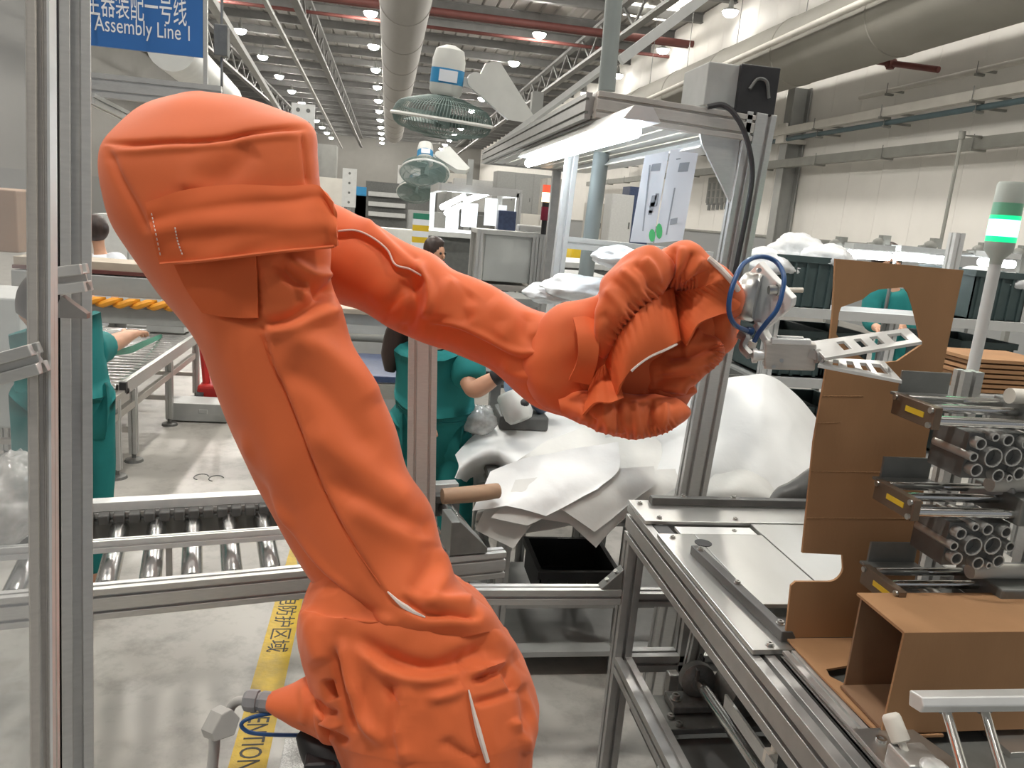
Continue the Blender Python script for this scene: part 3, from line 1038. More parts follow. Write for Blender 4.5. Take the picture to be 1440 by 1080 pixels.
GC = puff([(898, 505, 893, 545, 1.40, 0.03, 2.0), (930, 480, 925, 560, 1.395, 0.05, 2.1), (962, 468, 960, 556, 1.39, 0.055, 2.1), (990, 466, 990, 532, 1.385, 0.055, 2.1), (1008, 476, 1008, 516, 1.385, 0.04, 2.1), (1016, 490, 1015, 508, 1.385, 0.02, 2.0)],
          [('g', [(1010, 485), (975, 495), (935, 500)], 6, -0.010), ('g', [(1008, 500), (975, 512), (930, 522)], 7, 0.010), ('g', [(985, 535), (955, 530), (920, 535)], 6, -0.011), ('g', [(970, 550), (940, 545), (905, 545)], 6, 0.008), ('g', [(985, 460), (975, 480), (960, 500)], 6, 0.009), ('p', [(1012, 480), (1010, 500), (990, 530)], 12, 0.003, 8)], 'wrist_puff', 9.0)
GD = puff([(786, 560, 790, 584, 1.36, 0.025, 2.0), (815, 552, 820, 599, 1.355, 0.05, 2.1), (850, 552, 850, 611, 1.35, 0.06, 2.2), (888, 556, 888, 619, 1.35, 0.062, 2.2), (922, 556, 922, 613, 1.35, 0.055, 2.2), (948, 560, 948, 600, 1.355, 0.04, 2.1), (962, 570, 962, 588, 1.36, 0.02, 2.0)],
          [('g', [(820, 560), (826, 580), (838, 600)], 5, -0.009), ('g', [(846, 560), (850, 585), (862, 612)], 6, 0.008), ('g', [(868, 560), (870, 585), (876, 615)], 5, -0.010), ('g', [(892, 562), (895, 590), (898, 616)], 6, 0.008), ('g', [(915, 560), (915, 585), (918, 610)], 5, -0.010), ('g', [(935, 565), (935, 580), (932, 605)], 5, 0.007), ('p', [(800, 592), (850, 611), (890, 618), (930, 610), (955, 596)], 12, 0.004, 16)], 'wrist_puff', 13.0)
bvw = bvh_of(Gw, GA, GB, GC, GD)


def skirt(gather, hem, lift0, name, parent, freq, amp, belly=0.02, th=0.004, nu=40, nv=120, pleat=14):
    """frill from a gathered line on the bag to a free hem; hem points carry their own lift"""
    A = crv([list(onto(bvw, *p, lift=lift0, dflt=1.30)) for p in gather], nv)
    B = crv([list(PD(p[0], p[1], p[2])) for p in hem], nv)
    G = np.zeros((nu, nv, 3))
    for i in range(nu):
        u = i / (nu - 1)
        for j in range(nv):
            p = A[j] * (1 - u) + B[j] * u
            r = CAM - p
            r /= np.linalg.norm(r)
            s = j / (nv - 1)
            w = belly * math.sin(math.pi * min(1, u * 0.85)) * (0.4 + 0.6 * math.sin(math.pi * s))
            w += amp * u * math.sin(2 * math.pi * freq * s + 1.5 * math.sin(5 * s))
            w += 0.0035 * math.exp(-u * 4.5) * math.sin(2 * math.pi * pleat * s + 2 * math.sin(7 * s)) * min(1, u * 6)
            G[i, j] = p + r * w
    return MB().sheet(G, th).build(name, 'orange_rib', parent, True, ang=70), G


o, G1 = skirt([(946, 404), (920, 420), (898, 438), (878, 462), (862, 488), (852, 512)], [(956, 479, 1.30), (938, 488, 1.275), (912, 500, 1.26), (890, 517, 1.255), (875, 538, 1.265), (867, 558, 1.29)], 0.0, 'frill', wrist, 1.7, 0.006, 0.016)
H = G1[-1][6:78]
H = H + (CAM - H) / np.linalg.norm(CAM - H, axis=1, keepdims=True) * 0.002
MB().tube([tuple(p + np.array((0, 0, -0.0035))) for p in H[::4]], 0.0024, 6, 60).build('frill_edge', 'white_thread', wrist, True)
skirt([(1016, 392), (990, 402), (966, 408), (948, 412), (938, 426), (934, 442)], [(1041, 418, 1.33), (1036, 434, 1.31), (1008, 444, 1.285), (984, 455, 1.28), (974, 470, 1.285), (966, 486, 1.305)], 0.0, 'frill', wrist, 1.6, 0.006, 0.016)
skirt([(862, 508), (850, 514), (842, 520), (832, 532)], [(876, 560, 1.29), (858, 567, 1.27), (838, 567, 1.27), (820, 584, 1.30)], 0.0, 'frill', wrist, 1.2, 0.005, 0.010, pleat=7)
# white cuff at the bag's mouth
MB().tube([onto(bvw, 996, 363, 0.004, 1.36), onto(bvw, 1012, 377, 0.004, 1.36), onto(bvw, 1027, 393, 0.004, 1.36), onto(bvw, 1038, 408, 0.004, 1.36)], 0.005, 8, 24).build('cuff_edge', 'white_thread', wrist, True)

# --- flap around the hood
fl = [[(206, 286), (262, 268), (330, 261), (400, 263), (446, 262), (468, 284)],
      [(212, 315), (268, 300), (335, 292), (400, 290), (452, 288), (472, 310)],
      [(219, 343), (274, 338), (340, 330), (400, 322), (455, 318), (473, 330)],
      [(226, 371), (280, 367), (340, 360), (400, 353), (455, 348), (474, 346)]]
rows = []
for i, r in enumerate(fl):
    rows.append([tuple(onto(bva, min(p[0], 446), p[1], (0.006, 0.014, 0.016, 0.020)[i], 1.25)) if p[0] <= 446 else tuple(onto(bva, 444, p[1], 0.004, 1.2) + V(ray(p[0], p[1]) - ray(444, p[1])) * 1.25) for p in r])
Gfl = patch(rows, 44, 90, conv=lambda *p: p)
for i in range(Gfl.shape[0]):
    for j in range(Gfl.shape[1]):
        s, u = j / 89, i / 43
        r = CAM - Gfl[i, j]
        r /= np.linalg.norm(r)
        w = 0.007 * math.exp(-((u - .30 - .05 * math.sin(6 * s)) / .12) ** 2) * -1 + 0.006 * math.exp(-((u - .55 + .10 * math.sin(5 * s + 1)) / .14) ** 2) + 0.003 * noise.noise(V((s * 6, u * 4, 1.0)))
        Gfl[i, j] += r * (w + 0.006)
flap = MB().sheet(Gfl, 0.006).build('hood_flap', 'orange_rib', rob, True, ang=70)
bvl = BVHTree.FromPolygons([V(v) for v in MB().sheet(Gfl, 0.006).v], MB().sheet(Gfl, 0.006).f)


def stitches(bv, pts, name, parent, n, r=0.0011, gap=0.55, lift=0.002, dflt=1.3):
    L = crv(pts, n * 2 + 1)
    mb = MB()
    for i in range(0, n * 2, 2):
        a, b = L[i], L[i] + (L[i + 1] - L[i]) * (gap * 2)
        mb.tube([onto(bv, *a, lift, dflt), onto(bv, *((a + b) / 2), lift + .0006, dflt), onto(bv, *b, lift, dflt)], r, 5)
    return mb.build(name, 'white_thread', parent, True)


stitches(bvl, [(246, 320), (250, 340), (257, 360)], 'stitching', flap, 9)
stitches(bvl, [(213, 300), (219, 328), (226, 362)], 'stitching', flap, 10, r=0.0008)
MB().tube([tuple(p) for p in Gfl[-1][::6] + (CAM - Gfl[-1][::6]) * 0.004], 0.0028, 6, 60).build('flap_hem', 'orange', flap, True)
# vertical tab under the flap
tb = [[(236, 352), (300, 352), (360, 352)], [(262, 405), (312, 402), (362, 400)], [(285, 440), (322, 446), (363, 447)]]
Gtb = patch([[tuple(onto(bva, *p, 0.006, 1.2)) for p in r] for r in tb], 20, 20, conv=lambda *p: p)
MB().sheet(Gtb, 0.004).build('hook_tab', 'orange_rib', rob, True, ang=70)
# white piping: forearm edge, arm seam, base seam
MB().tube([onto(bvf, *p, 0.001, 1.45) for p in crv([(472, 325), (500, 324), (525, 335), (545, 352), (556, 372), (575, 378), (592, 387)], 26)], 0.0022, 6, 60).build('piping', 'white_thread', rob, True)
MB().tube([onto(bva, *p, 0.001, 1.2) for p in crv([(545, 832), (562, 848), (580, 860), (598, 868)], 16)], [0.0012, 0.0045, 0.0012], 6, 30).build('piping', 'white_thread', rob, True)
bvb = bvh_of(Gb)
MB().tube([onto(bvb, *p, 0.001, 1.1) for p in crv([(659, 970), (668, 1008), (678, 1045), (686, 1072)], 16)], [0.0012, 0.0045, 0.0035], 6, 30).build('piping', 'white_thread', rob, True)
MB().tube([onto(bva, *p, 0.0004, 1.2) for p in crv([(366, 470), (382, 515), (404, 562), (428, 622), (455, 690), (490, 757), (535, 822)], 40)], 0.0010, 5, 90).build('seam_thread', 'orange_rib', rob, True)
# strap loop on the forearm
sp = [[(806, 448), (822, 446), (838, 452)], [(812, 475), (828, 474), (842, 478)], [(812, 505), (826, 506), (840, 508)], [(800, 534), (814, 537), (830, 540)]]
Gs = patch([[tuple(PD(p[0], p[1], 1.285 + (0.03 if i in (0, 3) else 0))) for p in r] for i, r in enumerate(sp)], 30, 14, conv=lambda *p: p)
MB().sheet(Gs, 0.005).build('strap', 'orange_rib', rob, True, ang=70)

# --- bare base below the cover
bc = PD(608, 1200, 1.28)
MB().lathe((bc.x, bc.y, 0.0), (0, 0, 1), [(0.26, 0), (0.26, 0.02), (0.17, 0.03), (0.17, bc.z - 0.06), (0.20, bc.z - 0.04), (0.20, bc.z + 0.06)], 40).build('pedestal', 'dark_grey', rob, True)
kk = PD(470, 1085, 1.22)
mbk = MB().tube([PD(424, 1030, 1.235), PD(445, 1050, 1.225), PD(475, 1075, 1.22), PD(520, 1105, 1.22)], [0.012, 0.03, 0.045, 0.06], 12, 20)
mbk.build('base_connector', 'black', rob, True)
MB().box(PD(452, 1072, 1.20), (0.05, 0.05, 0.03)).build('base_lug', 'black', rob, bevel=0.006)

# --- tool flange and gripper
D0 = 1.365
axx = V((0.96, -0.12, -0.05)).normalized()
c0 = PD(1036, 424, D0)
MB().cyl(c0 - axx * 0.03, c0 + axx * 0.020, 0.016, n=20).cyl(c0 - axx * 0.028, c0 + axx * 0.004, 0.022, n=20).build('flange_shaft', 'chrome', rob, True)
hc = PD(1060, 418, D0)
tilt = V((0.80, -0.58, -0.05)).normalized()
hub = MB().lathe(hc - tilt * 0.022, tilt, [(0.030, -0.006), (0.040, 0.0), (0.043, 0.004), (0.043, 0.026), (0.040, 0.030), (0.030, 0.030)], 36).build('flange_hub', 'plate', rob, True)
for k in range(6):
    _, s, u = frame(hc, hc + tilt)
    q = hc + (s * math.cos(k * 1.047 + .3) + u * math.sin(k * 1.047 + .3)) * 0.031 - tilt * 0.026
    MB().cyl(q, q + tilt * 0.004, 0.004, n=10).build('screw', 'bolt_steel', hub, True)
# diamond adapter plate
pl = [(1067, 369), (1114, 420), (1112, 432), (1076, 464), (1062, 458), (1040, 396)]
pp = [PD(x_, y_, 1.36 - (x_ - 1067) * 0.0009) for x_, y_ in pl]
ce = sum(pp, V((0, 0, 0))) / len(pp)
nn = (pp[1] - pp[0]).cross(pp[4] - pp[0]).normalized()
if nn.dot(V(CAM) - ce) < 0:
    nn = -nn
mbp = MB()
nP = len(pp)
thk = V((0.011, 0.004, 0.004))
mbp.add([p for p in pp] + [p + thk for p in pp], [tuple(range(nP)), tuple(range(2 * nP - 1, nP - 1, -1))] + [(i, (i + 1) % nP, nP + (i + 1) % nP, nP + i) for i in range(nP)])
mbp.build('adapter_plate', 'alu_pale', rob, bevel=0.0015)
MB().cyl(PD(1081, 408, 1.335), PD(1092, 408, 1.335), 0.008, n=12).cyl(PD(1092, 408, 1.335), PD(1096, 408, 1.335), 0.011, n=12).build('stud', 'bolt_steel', rob, True)
MB().cyl(PD(1098, 408, 1.38), PD(1129, 408, 1.38), 0.0045, n=12).build('locating_pin', 'nylon', rob, True)
for q in ((1066, 380), (1100, 428)):
    MB().cyl(PD(*q, 1.348), PD(q[0] + 2, q[1], 1.338), 0.004, n=10).build('screw', 'bolt_steel', rob, True)
# arm from plate to gripper body
MB().beam(PD(1066, 455, 1.362), PD(1084, 486, 1.345), 0.020, 0.012).build('link_bar', 'alu_pale', rob, bevel=0.002)
body = MB()
bx0, bx1 = PD(1074, 498, 1.335), PD(1145, 500, 1.315)
body.beam(bx0, bx1, 0.045, 0.046)
gb = body.build('gripper_body', 'alu_warm', rob, bevel=0.003)
MB().beam(PD(1084, 479, 1.315), PD(1140, 481, 1.30), 0.020, 0.010).beam(PD(1092, 474, 1.318), PD(1130, 476, 1.305), 0.012, 0.006).build('body_top', 'alu_pale', gb, bevel=0.002)
MB().cyl(PD(1062, 500, 1.33), PD(1080, 499, 1.325), 0.010, n=14).cyl(PD(1058, 500, 1.331), PD(1064, 500, 1.33), 0.013, n=14).build('hose_fitting', 'alu_pale', gb, True)
for q in ((1099, 507), (1125, 504), (1088, 516)):
    MB().cyl(PD(*q, 1.312), PD(*q, 1.302), 0.0035, n=10).build('screw', 'bolt_steel', gb, True)
MB().tube([PD(1040, 470, 1.36), PD(1050, 476, 1.35), PD(1046, 488, 1.345), PD(1056, 500, 1.335)], 0.009, 8, 16).build('hose_fitting', 'alu_dark', rob, True)


def jaw(c4, d4, name, us, holes, th):
    """plate with windows; corners px + depth: (u0v0,u1v0,u1v1,u0v1)"""
    cs = [PD(c4[i][0], c4[i][1], d4[i]) for i in range(4)]
    nrm_ = (cs[1] - cs[0]).cross(cs[3] - cs[0]).normalized() * th
    vs_ = [0, 0.24, 0.76, 1]
    mb = MB()
    idx = {}
    pts = []

    def vid(i, j, k):
        if (i, j, k) not in idx:
            u, v = us[i], vs_[j]
            p = (cs[0] * (1 - u) + cs[1] * u) * (1 - v) + (cs[3] * (1 - u) + cs[2] * u) * v
            idx[(i, j, k)] = len(pts)
            pts.append(p + nrm_ * k)
        return idx[(i, j, k)]
    solid = lambda i, j: 0 <= i < len(us) - 1 and 0 <= j < 3 and not (j == 1 and i in holes)
    fs = []
    for i in range(len(us) - 1):
        for j in range(3):
            if not solid(i, j):
                continue
            q = [(i, j), (i + 1, j), (i + 1, j + 1), (i, j + 1)]
            fs.append(tuple(vid(a, b, 0) for a, b in reversed(q)))
            fs.append(tuple(vid(a, b, 1) for a, b in q))
            for (di, dj), (a, b) in zip(((0, -1), (1, 0), (0, 1), (-1, 0)), ((0, 1), (1, 2), (2, 3), (3, 0))):
                if not solid(i + di, j + dj):
                    fs.append((vid(*q[a], 0), vid(*q[b], 0), vid(*q[b], 1), vid(*q[a], 1)))
    mb.add(pts, fs)
    return mb.build(name, 'alu_pale', rob, bevel=0.0008)


jaw([(1138, 480), (1276, 461), (1297, 480), (1160, 503)], [1.315, 1.29, 1.24, 1.26], 'gripper_jaw', [0, 0.24, 0.32, 0.42, 0.49, 0.58, 0.66, 0.76, 0.90, 1.0], (1, 3, 5, 7), 0.006)
jaw([(1160, 502), (1243, 507), (1269, 535), (1150, 512)], [1.315, 1.29, 1.25, 1.27], 'gripper_jaw', [0, 0.16, 0.24, 0.36, 0.46, 0.56, 0.66, 0.74, 0.88, 1.0], (1, 3, 5, 7), 0.006)
MB().cyl(PD(1146, 501, 1.29), PD(1156, 500, 1.29), 0.012, n=12).beam(PD(1140, 496, 1.30), PD(1162, 504, 1.285), 0.02, 0.014).build('jaw_hinge', 'alu_dark', rob, True)
hose = [(1058, 486, 1.335), (1066, 470, 1.32), (1077, 455, 1.30), (1092, 436, 1.29), (1100, 412, 1.29), (1102, 387, 1.30), (1090, 367, 1.32), (1067, 361, 1.31), (1044, 373, 1.275), (1029, 406, 1.255), (1025, 436, 1.26), (1033, 456, 1.29), (1050, 465, 1.34)]
MB().tube([PD(*p) for p in hose], 0.0042, 10, 110).build('air_hose', 'blue_hose', rob, True)
MB().cyl(PD(1050, 465, 1.35), PD(1058, 466, 1.352), 0.0075, n=10).build('hose_fitting', 'blue_hose', rob, True)
MB().cyl(PD(1057, 488, 1.336), PD(1060, 480, 1.33), 0.0065, n=10).build('hose_fitting', 'nylon', rob, True)

# --- cable gland, connector box and hose at the robot's base
t = thing('power_cable', 'grey cable with a plug box and round gland entering the orange cover', 'cable', PD(300, 1100, 1.235))
MB().lathe(PD(343, 984, 1.23), PD(385, 988, 1.23) - PD(343, 984, 1.23), [(0.012, 0.0), (0.0165, 0.004), (0.0175, 0.010), (0.0175, 0.022), (0.0145, 0.023), (0.0145, 0.027), (0.0165, 0.028), (0.0165, 0.043)], 8).build('cable_gland', 'gland_grey', t, True, ang=25)
MB().tube([PD(322, 1002, 1.235), PD(326, 993, 1.235), PD(334, 986, 1.232), PD(346, 985, 1.23)], 0.0075, 10, 16).build('cable', 'connector_grey', t, True)
cbx = PD(308, 1014, 1.24)
a1 = V(ray(335, 1040) - ray(322, 985)).normalized()
box_ = [(326, 997), (338, 1010), (330, 1034), (302, 1044), (298, 1032), (312, 1005)]
bk = [(309, 992), (326, 997), (312, 1005), (298, 1032), (302, 1044), (286, 1028), (284, 1022), (300, 994)]
fr = [PD(x_, y_, 1.215) for x_, y_ in box_]
bk_ = [PD(x_ - 16, y_ - 7, 1.258) for x_, y_ in box_]
nb = len(fr)
MB().add(fr + bk_, [tuple(range(nb)), tuple(range(2 * nb - 1, nb - 1, -1))] + [(i, (i + 1) % nb, nb + (i + 1) % nb, nb + i) for i in range(nb)]).build('plug_box', 'connector_grey', t, bevel=0.002)
MB().tube([PD(302, 1036, 1.235), PD(301, 1055, 1.235), PD(299, 1075, 1.235), PD(297, 1110, 1.235), PD(296, 1180, 1.24), PD(300, 1300, 1.26)], 0.0088, 10, 30).build('cable', 'connector_grey', t, True)
t = thing('blue_air_line', 'thin dark blue air line looping out under the cable gland', 'hose', PD(380, 1030, 1.22))
MB().tube([PD(382, 1003, 1.225), PD(360, 1007, 1.215), PD(343, 1014, 1.21), (PD(340, 1022, 1.21)), PD(352, 1030, 1.212), PD(378, 1033, 1.22), PD(424, 1034, 1.24)], 0.0032, 8, 50).build('hose', 'blue_hose', t, True)


# ================================================================ floor markings
tx0, tx1 = -0.385, -0.275
t = thing('floor_tape', 'yellow floor tape with dark printed warning text beneath the conveyor', 'tape', (tx0, 1.2, 0.0))
MB().bb((tx0, 1.0, 0.0), (tx1, 4.2, 0.0012)).build('tape_strip', 'tape_yellow', t)
lettering('ATTENTION', 0.095, 'print', 'ink', t, (tx0 + 0.022, PZ(375, 974, 0).y, 0.0016), (0, -1, 0), (1, 0, 0), width=PZ(375, 974, 0).y - PZ(345, 1084, 0).y)
lettering('静电防护区域', 0.085, 'print', 'ink', t, (tx0 + 0.025, PZ(410, 842, 0).y + 0.12, 0.0016), (0, -1, 0), (1, 0, 0), width=0.52)
lettering('ATTENTION', 0.095, 'print', 'ink', t, (tx0 + 0.022, 4.05, 0.0016), (0, -1, 0), (1, 0, 0))
c = PZ(440, 1060, 0.0)
tag(MB().bb((c.x - 0.09, c.y - 0.25, 0), (c.x + 0.17, c.y + 0.06, 0.012)).build('floor_mat', 'mat_white', bevel=0.003), 'white speckled mat on the floor beside the robot base', 'mat')

# ================================================================ left fence posts
t = thing('fence_post', 'grey slotted aluminium fence post, the wider one beside the robot', 'post', PZ(105, 900, 0.0))
pa, pb = PD(104, -60, 0.96), PD(109, 1140, 0.96)
MB().prof(pa, pb, 0.034, 0.030, up=(-0.45, 1, 0), nw=1, nh=1, slot=0.011, dep=0.012).build('post_profile', 'alu', t, bevel=0.001)
pa2, pb2 = PD(84, -60, 0.955), PD(84, 1140, 0.955)
MB().beam(pa2, pb2, 0.010, 0.02, up=(0.2, 1, 0)).build('seal_strip', 'rubber', t)
t = thing('door_post', 'grey slotted aluminium door post at the left edge of the picture', 'post', PZ(58, 900, 0.0))
pa, pb = PD(54, -60, 0.82), PD(62, 1140, 0.82)
MB().prof(pa, pb, 0.024, 0.018, up=(-0.5, 1, 0), nw=1, nh=1, slot=0.007).build('post_profile', 'alu_warm', t, bevel=0.001)
MB().beam(PD(72, -60, 0.82), PD(78, 1140, 0.82), 0.003, 0.012, up=(0.2, 1, 0)).build('edge_strip', 'alu_pale', t)
# cross rail on the door, with glass above and below
t = thing('door_frame', 'aluminium cross rail of the glazed fence door at the far left', 'door frame', PD(20, 505, 0.82))
ra, rb = PD(-90, 543, 0.80), PD(56, 503, 0.80)
MB().prof(ra, rb, 0.024, 0.032, up=(0, 0, 1), nw=1, nh=1, slot=0.008).build('rail_profile', 'alu', t, bevel=0.001)
gm = [PD(-120, -60, 0.81), PD(46, -60, 0.81), PD(50, 486, 0.81), PD(-120, 522, 0.81)]
th_ = V((0.0, 0.004, 0))
MB().add(gm + [p + th_ for p in gm], [(0, 1, 2, 3), (7, 6, 5, 4), (0, 4, 5, 1), (1, 5, 6, 2), (2, 6, 7, 3), (3, 7, 4, 0)]).build('glass_pane', 'glass', t)
gm = [PD(-120, 560, 0.81), PD(50, 520, 0.81), PD(60, 1140, 0.81), PD(-120, 1140, 0.81)]
MB().add(gm + [p + th_ for p in gm], [(0, 1, 2, 3), (7, 6, 5, 4), (0, 4, 5, 1), (1, 5, 6, 2), (2, 6, 7, 3), (3, 7, 4, 0)]).build('glass_pane', 'glass', t)
# second frame between the posts
t = thing('fence_cross_rail', 'short aluminium cross rail with a gusset between the two left posts', 'rail', PD(98, 395, 0.97))
MB().prof(PD(70, 396, 0.90), PD(122, 390, 0.90), 0.02, 0.032, slot=0.008).build('rail_profile', 'alu_pale', t, bevel=0.001)
MB().ext([(0, 0), (0.026, -0.020), (0.026, -0.026), (-0.004, -0.026), (-0.004, -0.01)], PD(86, 416, 0.90), (1, 0.1, 0), (0, 0, 1), (0, 0.012, 0)).build('gusset', 'alu_dark', t)

# ================================================================ roller conveyor in front
RZ = math.radians(12.5)
co = V((-0.39, 1.84, 0.0))
conv = thing('roller_conveyor', 'aluminium roller conveyor with wide steel rollers behind the robot', 'conveyor', co, RZ)
LX0, LX1, W = -1.6, 0.80, 0.50
B_ = lambda: MB()
B_().prof((LX0, 0.042, 0.660), (LX1, 0.042, 0.660), 0.04, 0.08, nw=1, nh=2, slot=0.008).build('side_rail', 'alu', conv, bevel=0.001, local=True)
B_().prof((LX0, W, 0.67), (LX1, W, 0.67), 0.04, 0.08, nw=1, nh=2, slot=0.008).build('side_rail', 'alu', conv, bevel=0.001, local=True)
B_().bb((LX0, W - 0.012, 0.712), (LX1, W + 0.03, 0.74)).build('far_fence', 'alu_pale', conv, local=True, bevel=0.002)
B_().prof((LX0, 0.22, 0.724), (LX1 - 0.4, 0.22, 0.724), 0.020, 0.034, slot=0.006, dep=0.004).build('guide_rail', 'alu_pale', conv, bevel=0.001, local=True)
for x in (-1.45, -0.75, -0.1):
    B_().beam((x, 0.22, 0.71), (x, 0.22, 0.62), 0.016, 0.016).build('guide_post', 'alu_dark', conv, local=True)
rl = B_().cyl((0, 0.080, 0.668), (0, W - 0.045, 0.668), 0.0265, n=24)
rl0 = rl.build('roller', 'roller_steel', conv, True, local=True)
en0 = B_().lathe((0, 0.064, 0.668), (0, 1, 0), [(0.008, 0), (0.008, 0.008), (0.022, 0.008), (0.0262, 0.0165)], 20).build('roller_end', 'black', rl0, True, local=True)
i = 0
for x in np.arange(-1.52, 0.78, 0.0985):
    if i == 0:
        rl0.location = (x, 0, 0)
    else:
        r_ = clone(rl0, (x, 0, 0), None, conv)
        clone(en0, None, None, r_)
    i += 1
bk0 = B_().bb((-0.015, W - 0.055, 0.686), (0.015, W - 0.018, 0.716)).build('guide_wheel', 'black_bar', conv, True, local=True, bevel=0.004)
i = 0
for x in np.arange(-1.56, 0.78, 0.040):
    if i == 0:
        bk0.location = (x, 0, 0)
    else:
        clone(bk0, (x, 0, 0), None, conv)
    i += 1
B_().bb((LX0, W - 0.035, 0.635), (LX1, W - 0.021, 0.690)).build('chain_guard', 'dark_grey', conv, local=True)
for x in (-1.3, 0.55):
    for y in (0.042, W):
        B_().prof((x, y, 0.620), (x, y, 0.02), 0.04, 0.04, slot=0.008).build('leg', 'alu', conv, local=True)
        B_().lathe((x, y, 0), (0, 0, 1), [(0.04, 0), (0.038, 0.012), (0.01, 0.02), (0.01, 0.05)], 14).build('foot', 'cast', conv, True, local=True)
    B_().prof((x, 0.02, 0.25), (x, W - 0.02, 0.25), 0.04, 0.04, slot=0.008).build('cross_bar', 'alu', conv, local=True)
# centre post beside the conveyor
A, B = PD(597, 440, 2.44), PD(602, 800, 2.46)
t = thing('frame_post', 'brown grey aluminium post standing before the green uniformed worker', 'post', (B.x, B.y, 0.0))
MB().prof((B.x, B.y, 0), (A.x + (A.x - B.x) * .2, A.y, A.z + .12), 0.045, 0.090, up=(1, 0, 0), nw=1, nh=2, slot=0.008).build('post_profile', 'alu_warm', t, bevel=0.001)
gq = PD(655, 782, 2.2)
t = thing('corner_gusset', 'triangular grey sheet metal bracket on the conveyor rail', 'bracket', gq)
MB().ext([(0, 0), (0.11, 0), (0.11, 0.015), (0.025, 0.10), (0, 0.10)], PD(632, 782, 2.16), (1, 0.2, 0), (0, 0, 1), (-0.02, 0.1, 0)).build('bracket_plate', 'bracket', t, bevel=0.002)

# ================================================================ packing machine on the right
X0, X1, YB, YN, ZT = 0.70, 1.62, 1.945, 0.50, 0.90
mc = thing('packing_machine', 'aluminium framed packing machine with silver plates and chrome shaft', 'machine', (X0, YB, 0))
MB().prof((X0 + 0.025, YN, ZT - 0.058), (X0 + 0.025, YB, ZT - 0.058), 0.05, 0.10, nw=1, nh=2, slot=0.010, dep=0.014).build('top_rail', 'alu_dark', mc, bevel=0.001)
MB().prof((X0 + 0.05, YB - 0.025, ZT - 0.058), (X1, YB - 0.025, ZT - 0.058), 0.05, 0.10, nw=1, nh=2, slot=0.010, dep=0.014).build('top_rail', 'alu_dark', mc, bevel=0.001)
MB().prof((X1 - 0.025, YN, ZT - 0.058), (X1 - 0.025, YB - .05, ZT - 0.058), 0.05, 0.10, nw=1, nh=2, slot=0.010, dep=0.014).build('top_rail', 'alu_dark', mc, bevel=0.001)
for x, y in ((X0 + 0.025, YB - 0.025), (X1 - 0.025, YB - 0.025), (X0 + 0.025, YN + 0.025), (X1 - 0.025, YN + 0.025), (X0 + 0.22, YB - 0.025)):
    MB().prof((x, y, ZT - 0.108), (x, y, 0.03), 0.05, 0.05, slot=0.010, dep=0.014).build('leg', 'alu_dark', mc, bevel=0.001)
    MB().lathe((x, y, 0), (0, 0, 1), [(0.045, 0), (0.043, 0.012), (0.01, 0.02), (0.01, 0.04)], 14).build('foot', 'cast', mc, True)
zl = 0.42
MB().prof((X0 + 0.025, YN + 0.05, zl), (X0 + 0.025, YB - 0.05, zl), 0.05, 0.05, slot=0.010).build('lower_rail', 'alu_dark', mc)
MB().prof((X0 + 0.05, YB - 0.025, zl), (X1 - 0.05, YB - 0.025, zl), 0.05, 0.05, slot=0.010).build('lower_rail', 'alu_dark', mc)
MB().prof((X0 + 0.05, YB - 0.025, 0.62), (X0 + 0.195, YB - 0.025, 0.62), 0.04, 0.04, slot=0.010).build('lower_rail', 'alu_dark', mc)
# plates
MB().bb((X0, 1.795, ZT - 0.006), (X1, YB, ZT + 0.004)).build('top_plate', 'plate', mc, bevel=0.001)
MB().bb((X0 + 0.075, 1.735, ZT - 0.012), (0.985, 1.78, ZT - 0.004)).build('slide_plate', 'alu_pale', mc, bevel=0.001)
MB().bb((X0 + 0.02, 1.735, ZT - 0.03), (X0 + 0.06, 1.79, ZT - 0.006)).build('slide_stop', 'black', mc)
MB().bb((X0 + 0.004, 1.19, ZT - 0.006), (X0 + 0.10, 1.715, ZT + 0.004)).build('edge_plate', 'plate', mc, bevel=0.001)
MB().bb((X0 + 0.102, 1.36, ZT - 0.006), (0.985, 1.715, ZT + 0.004)).build('top_plate', 'plate', mc, bevel=0.001)
MB().bb((0.992, 0.9, ZT - 0.010), (X1, 1.79, ZT + 0.002)).build('top_plate', 'plate', mc, bevel=0.001)
MB().bb((X0 + 0.06, YN, ZT - 0.05), (X1 - 0.06, 1.19, ZT - 0.008)).build('bed_plate', 'bracket', mc, bevel=0.001)
MB().bb((X0 + 0.10, 1.30, ZT - 0.06), (0.985, 1.35, ZT - 0.02)).build('plate_edge', 'black_bar', mc)
MB().prof((X0 + 0.075, YN, ZT - 0.004), (X0 + 0.075, 1.185, ZT - 0.004), 0.03, 0.018, slot=0.006, dep=0.006).build('guide_rail', 'alu', mc)
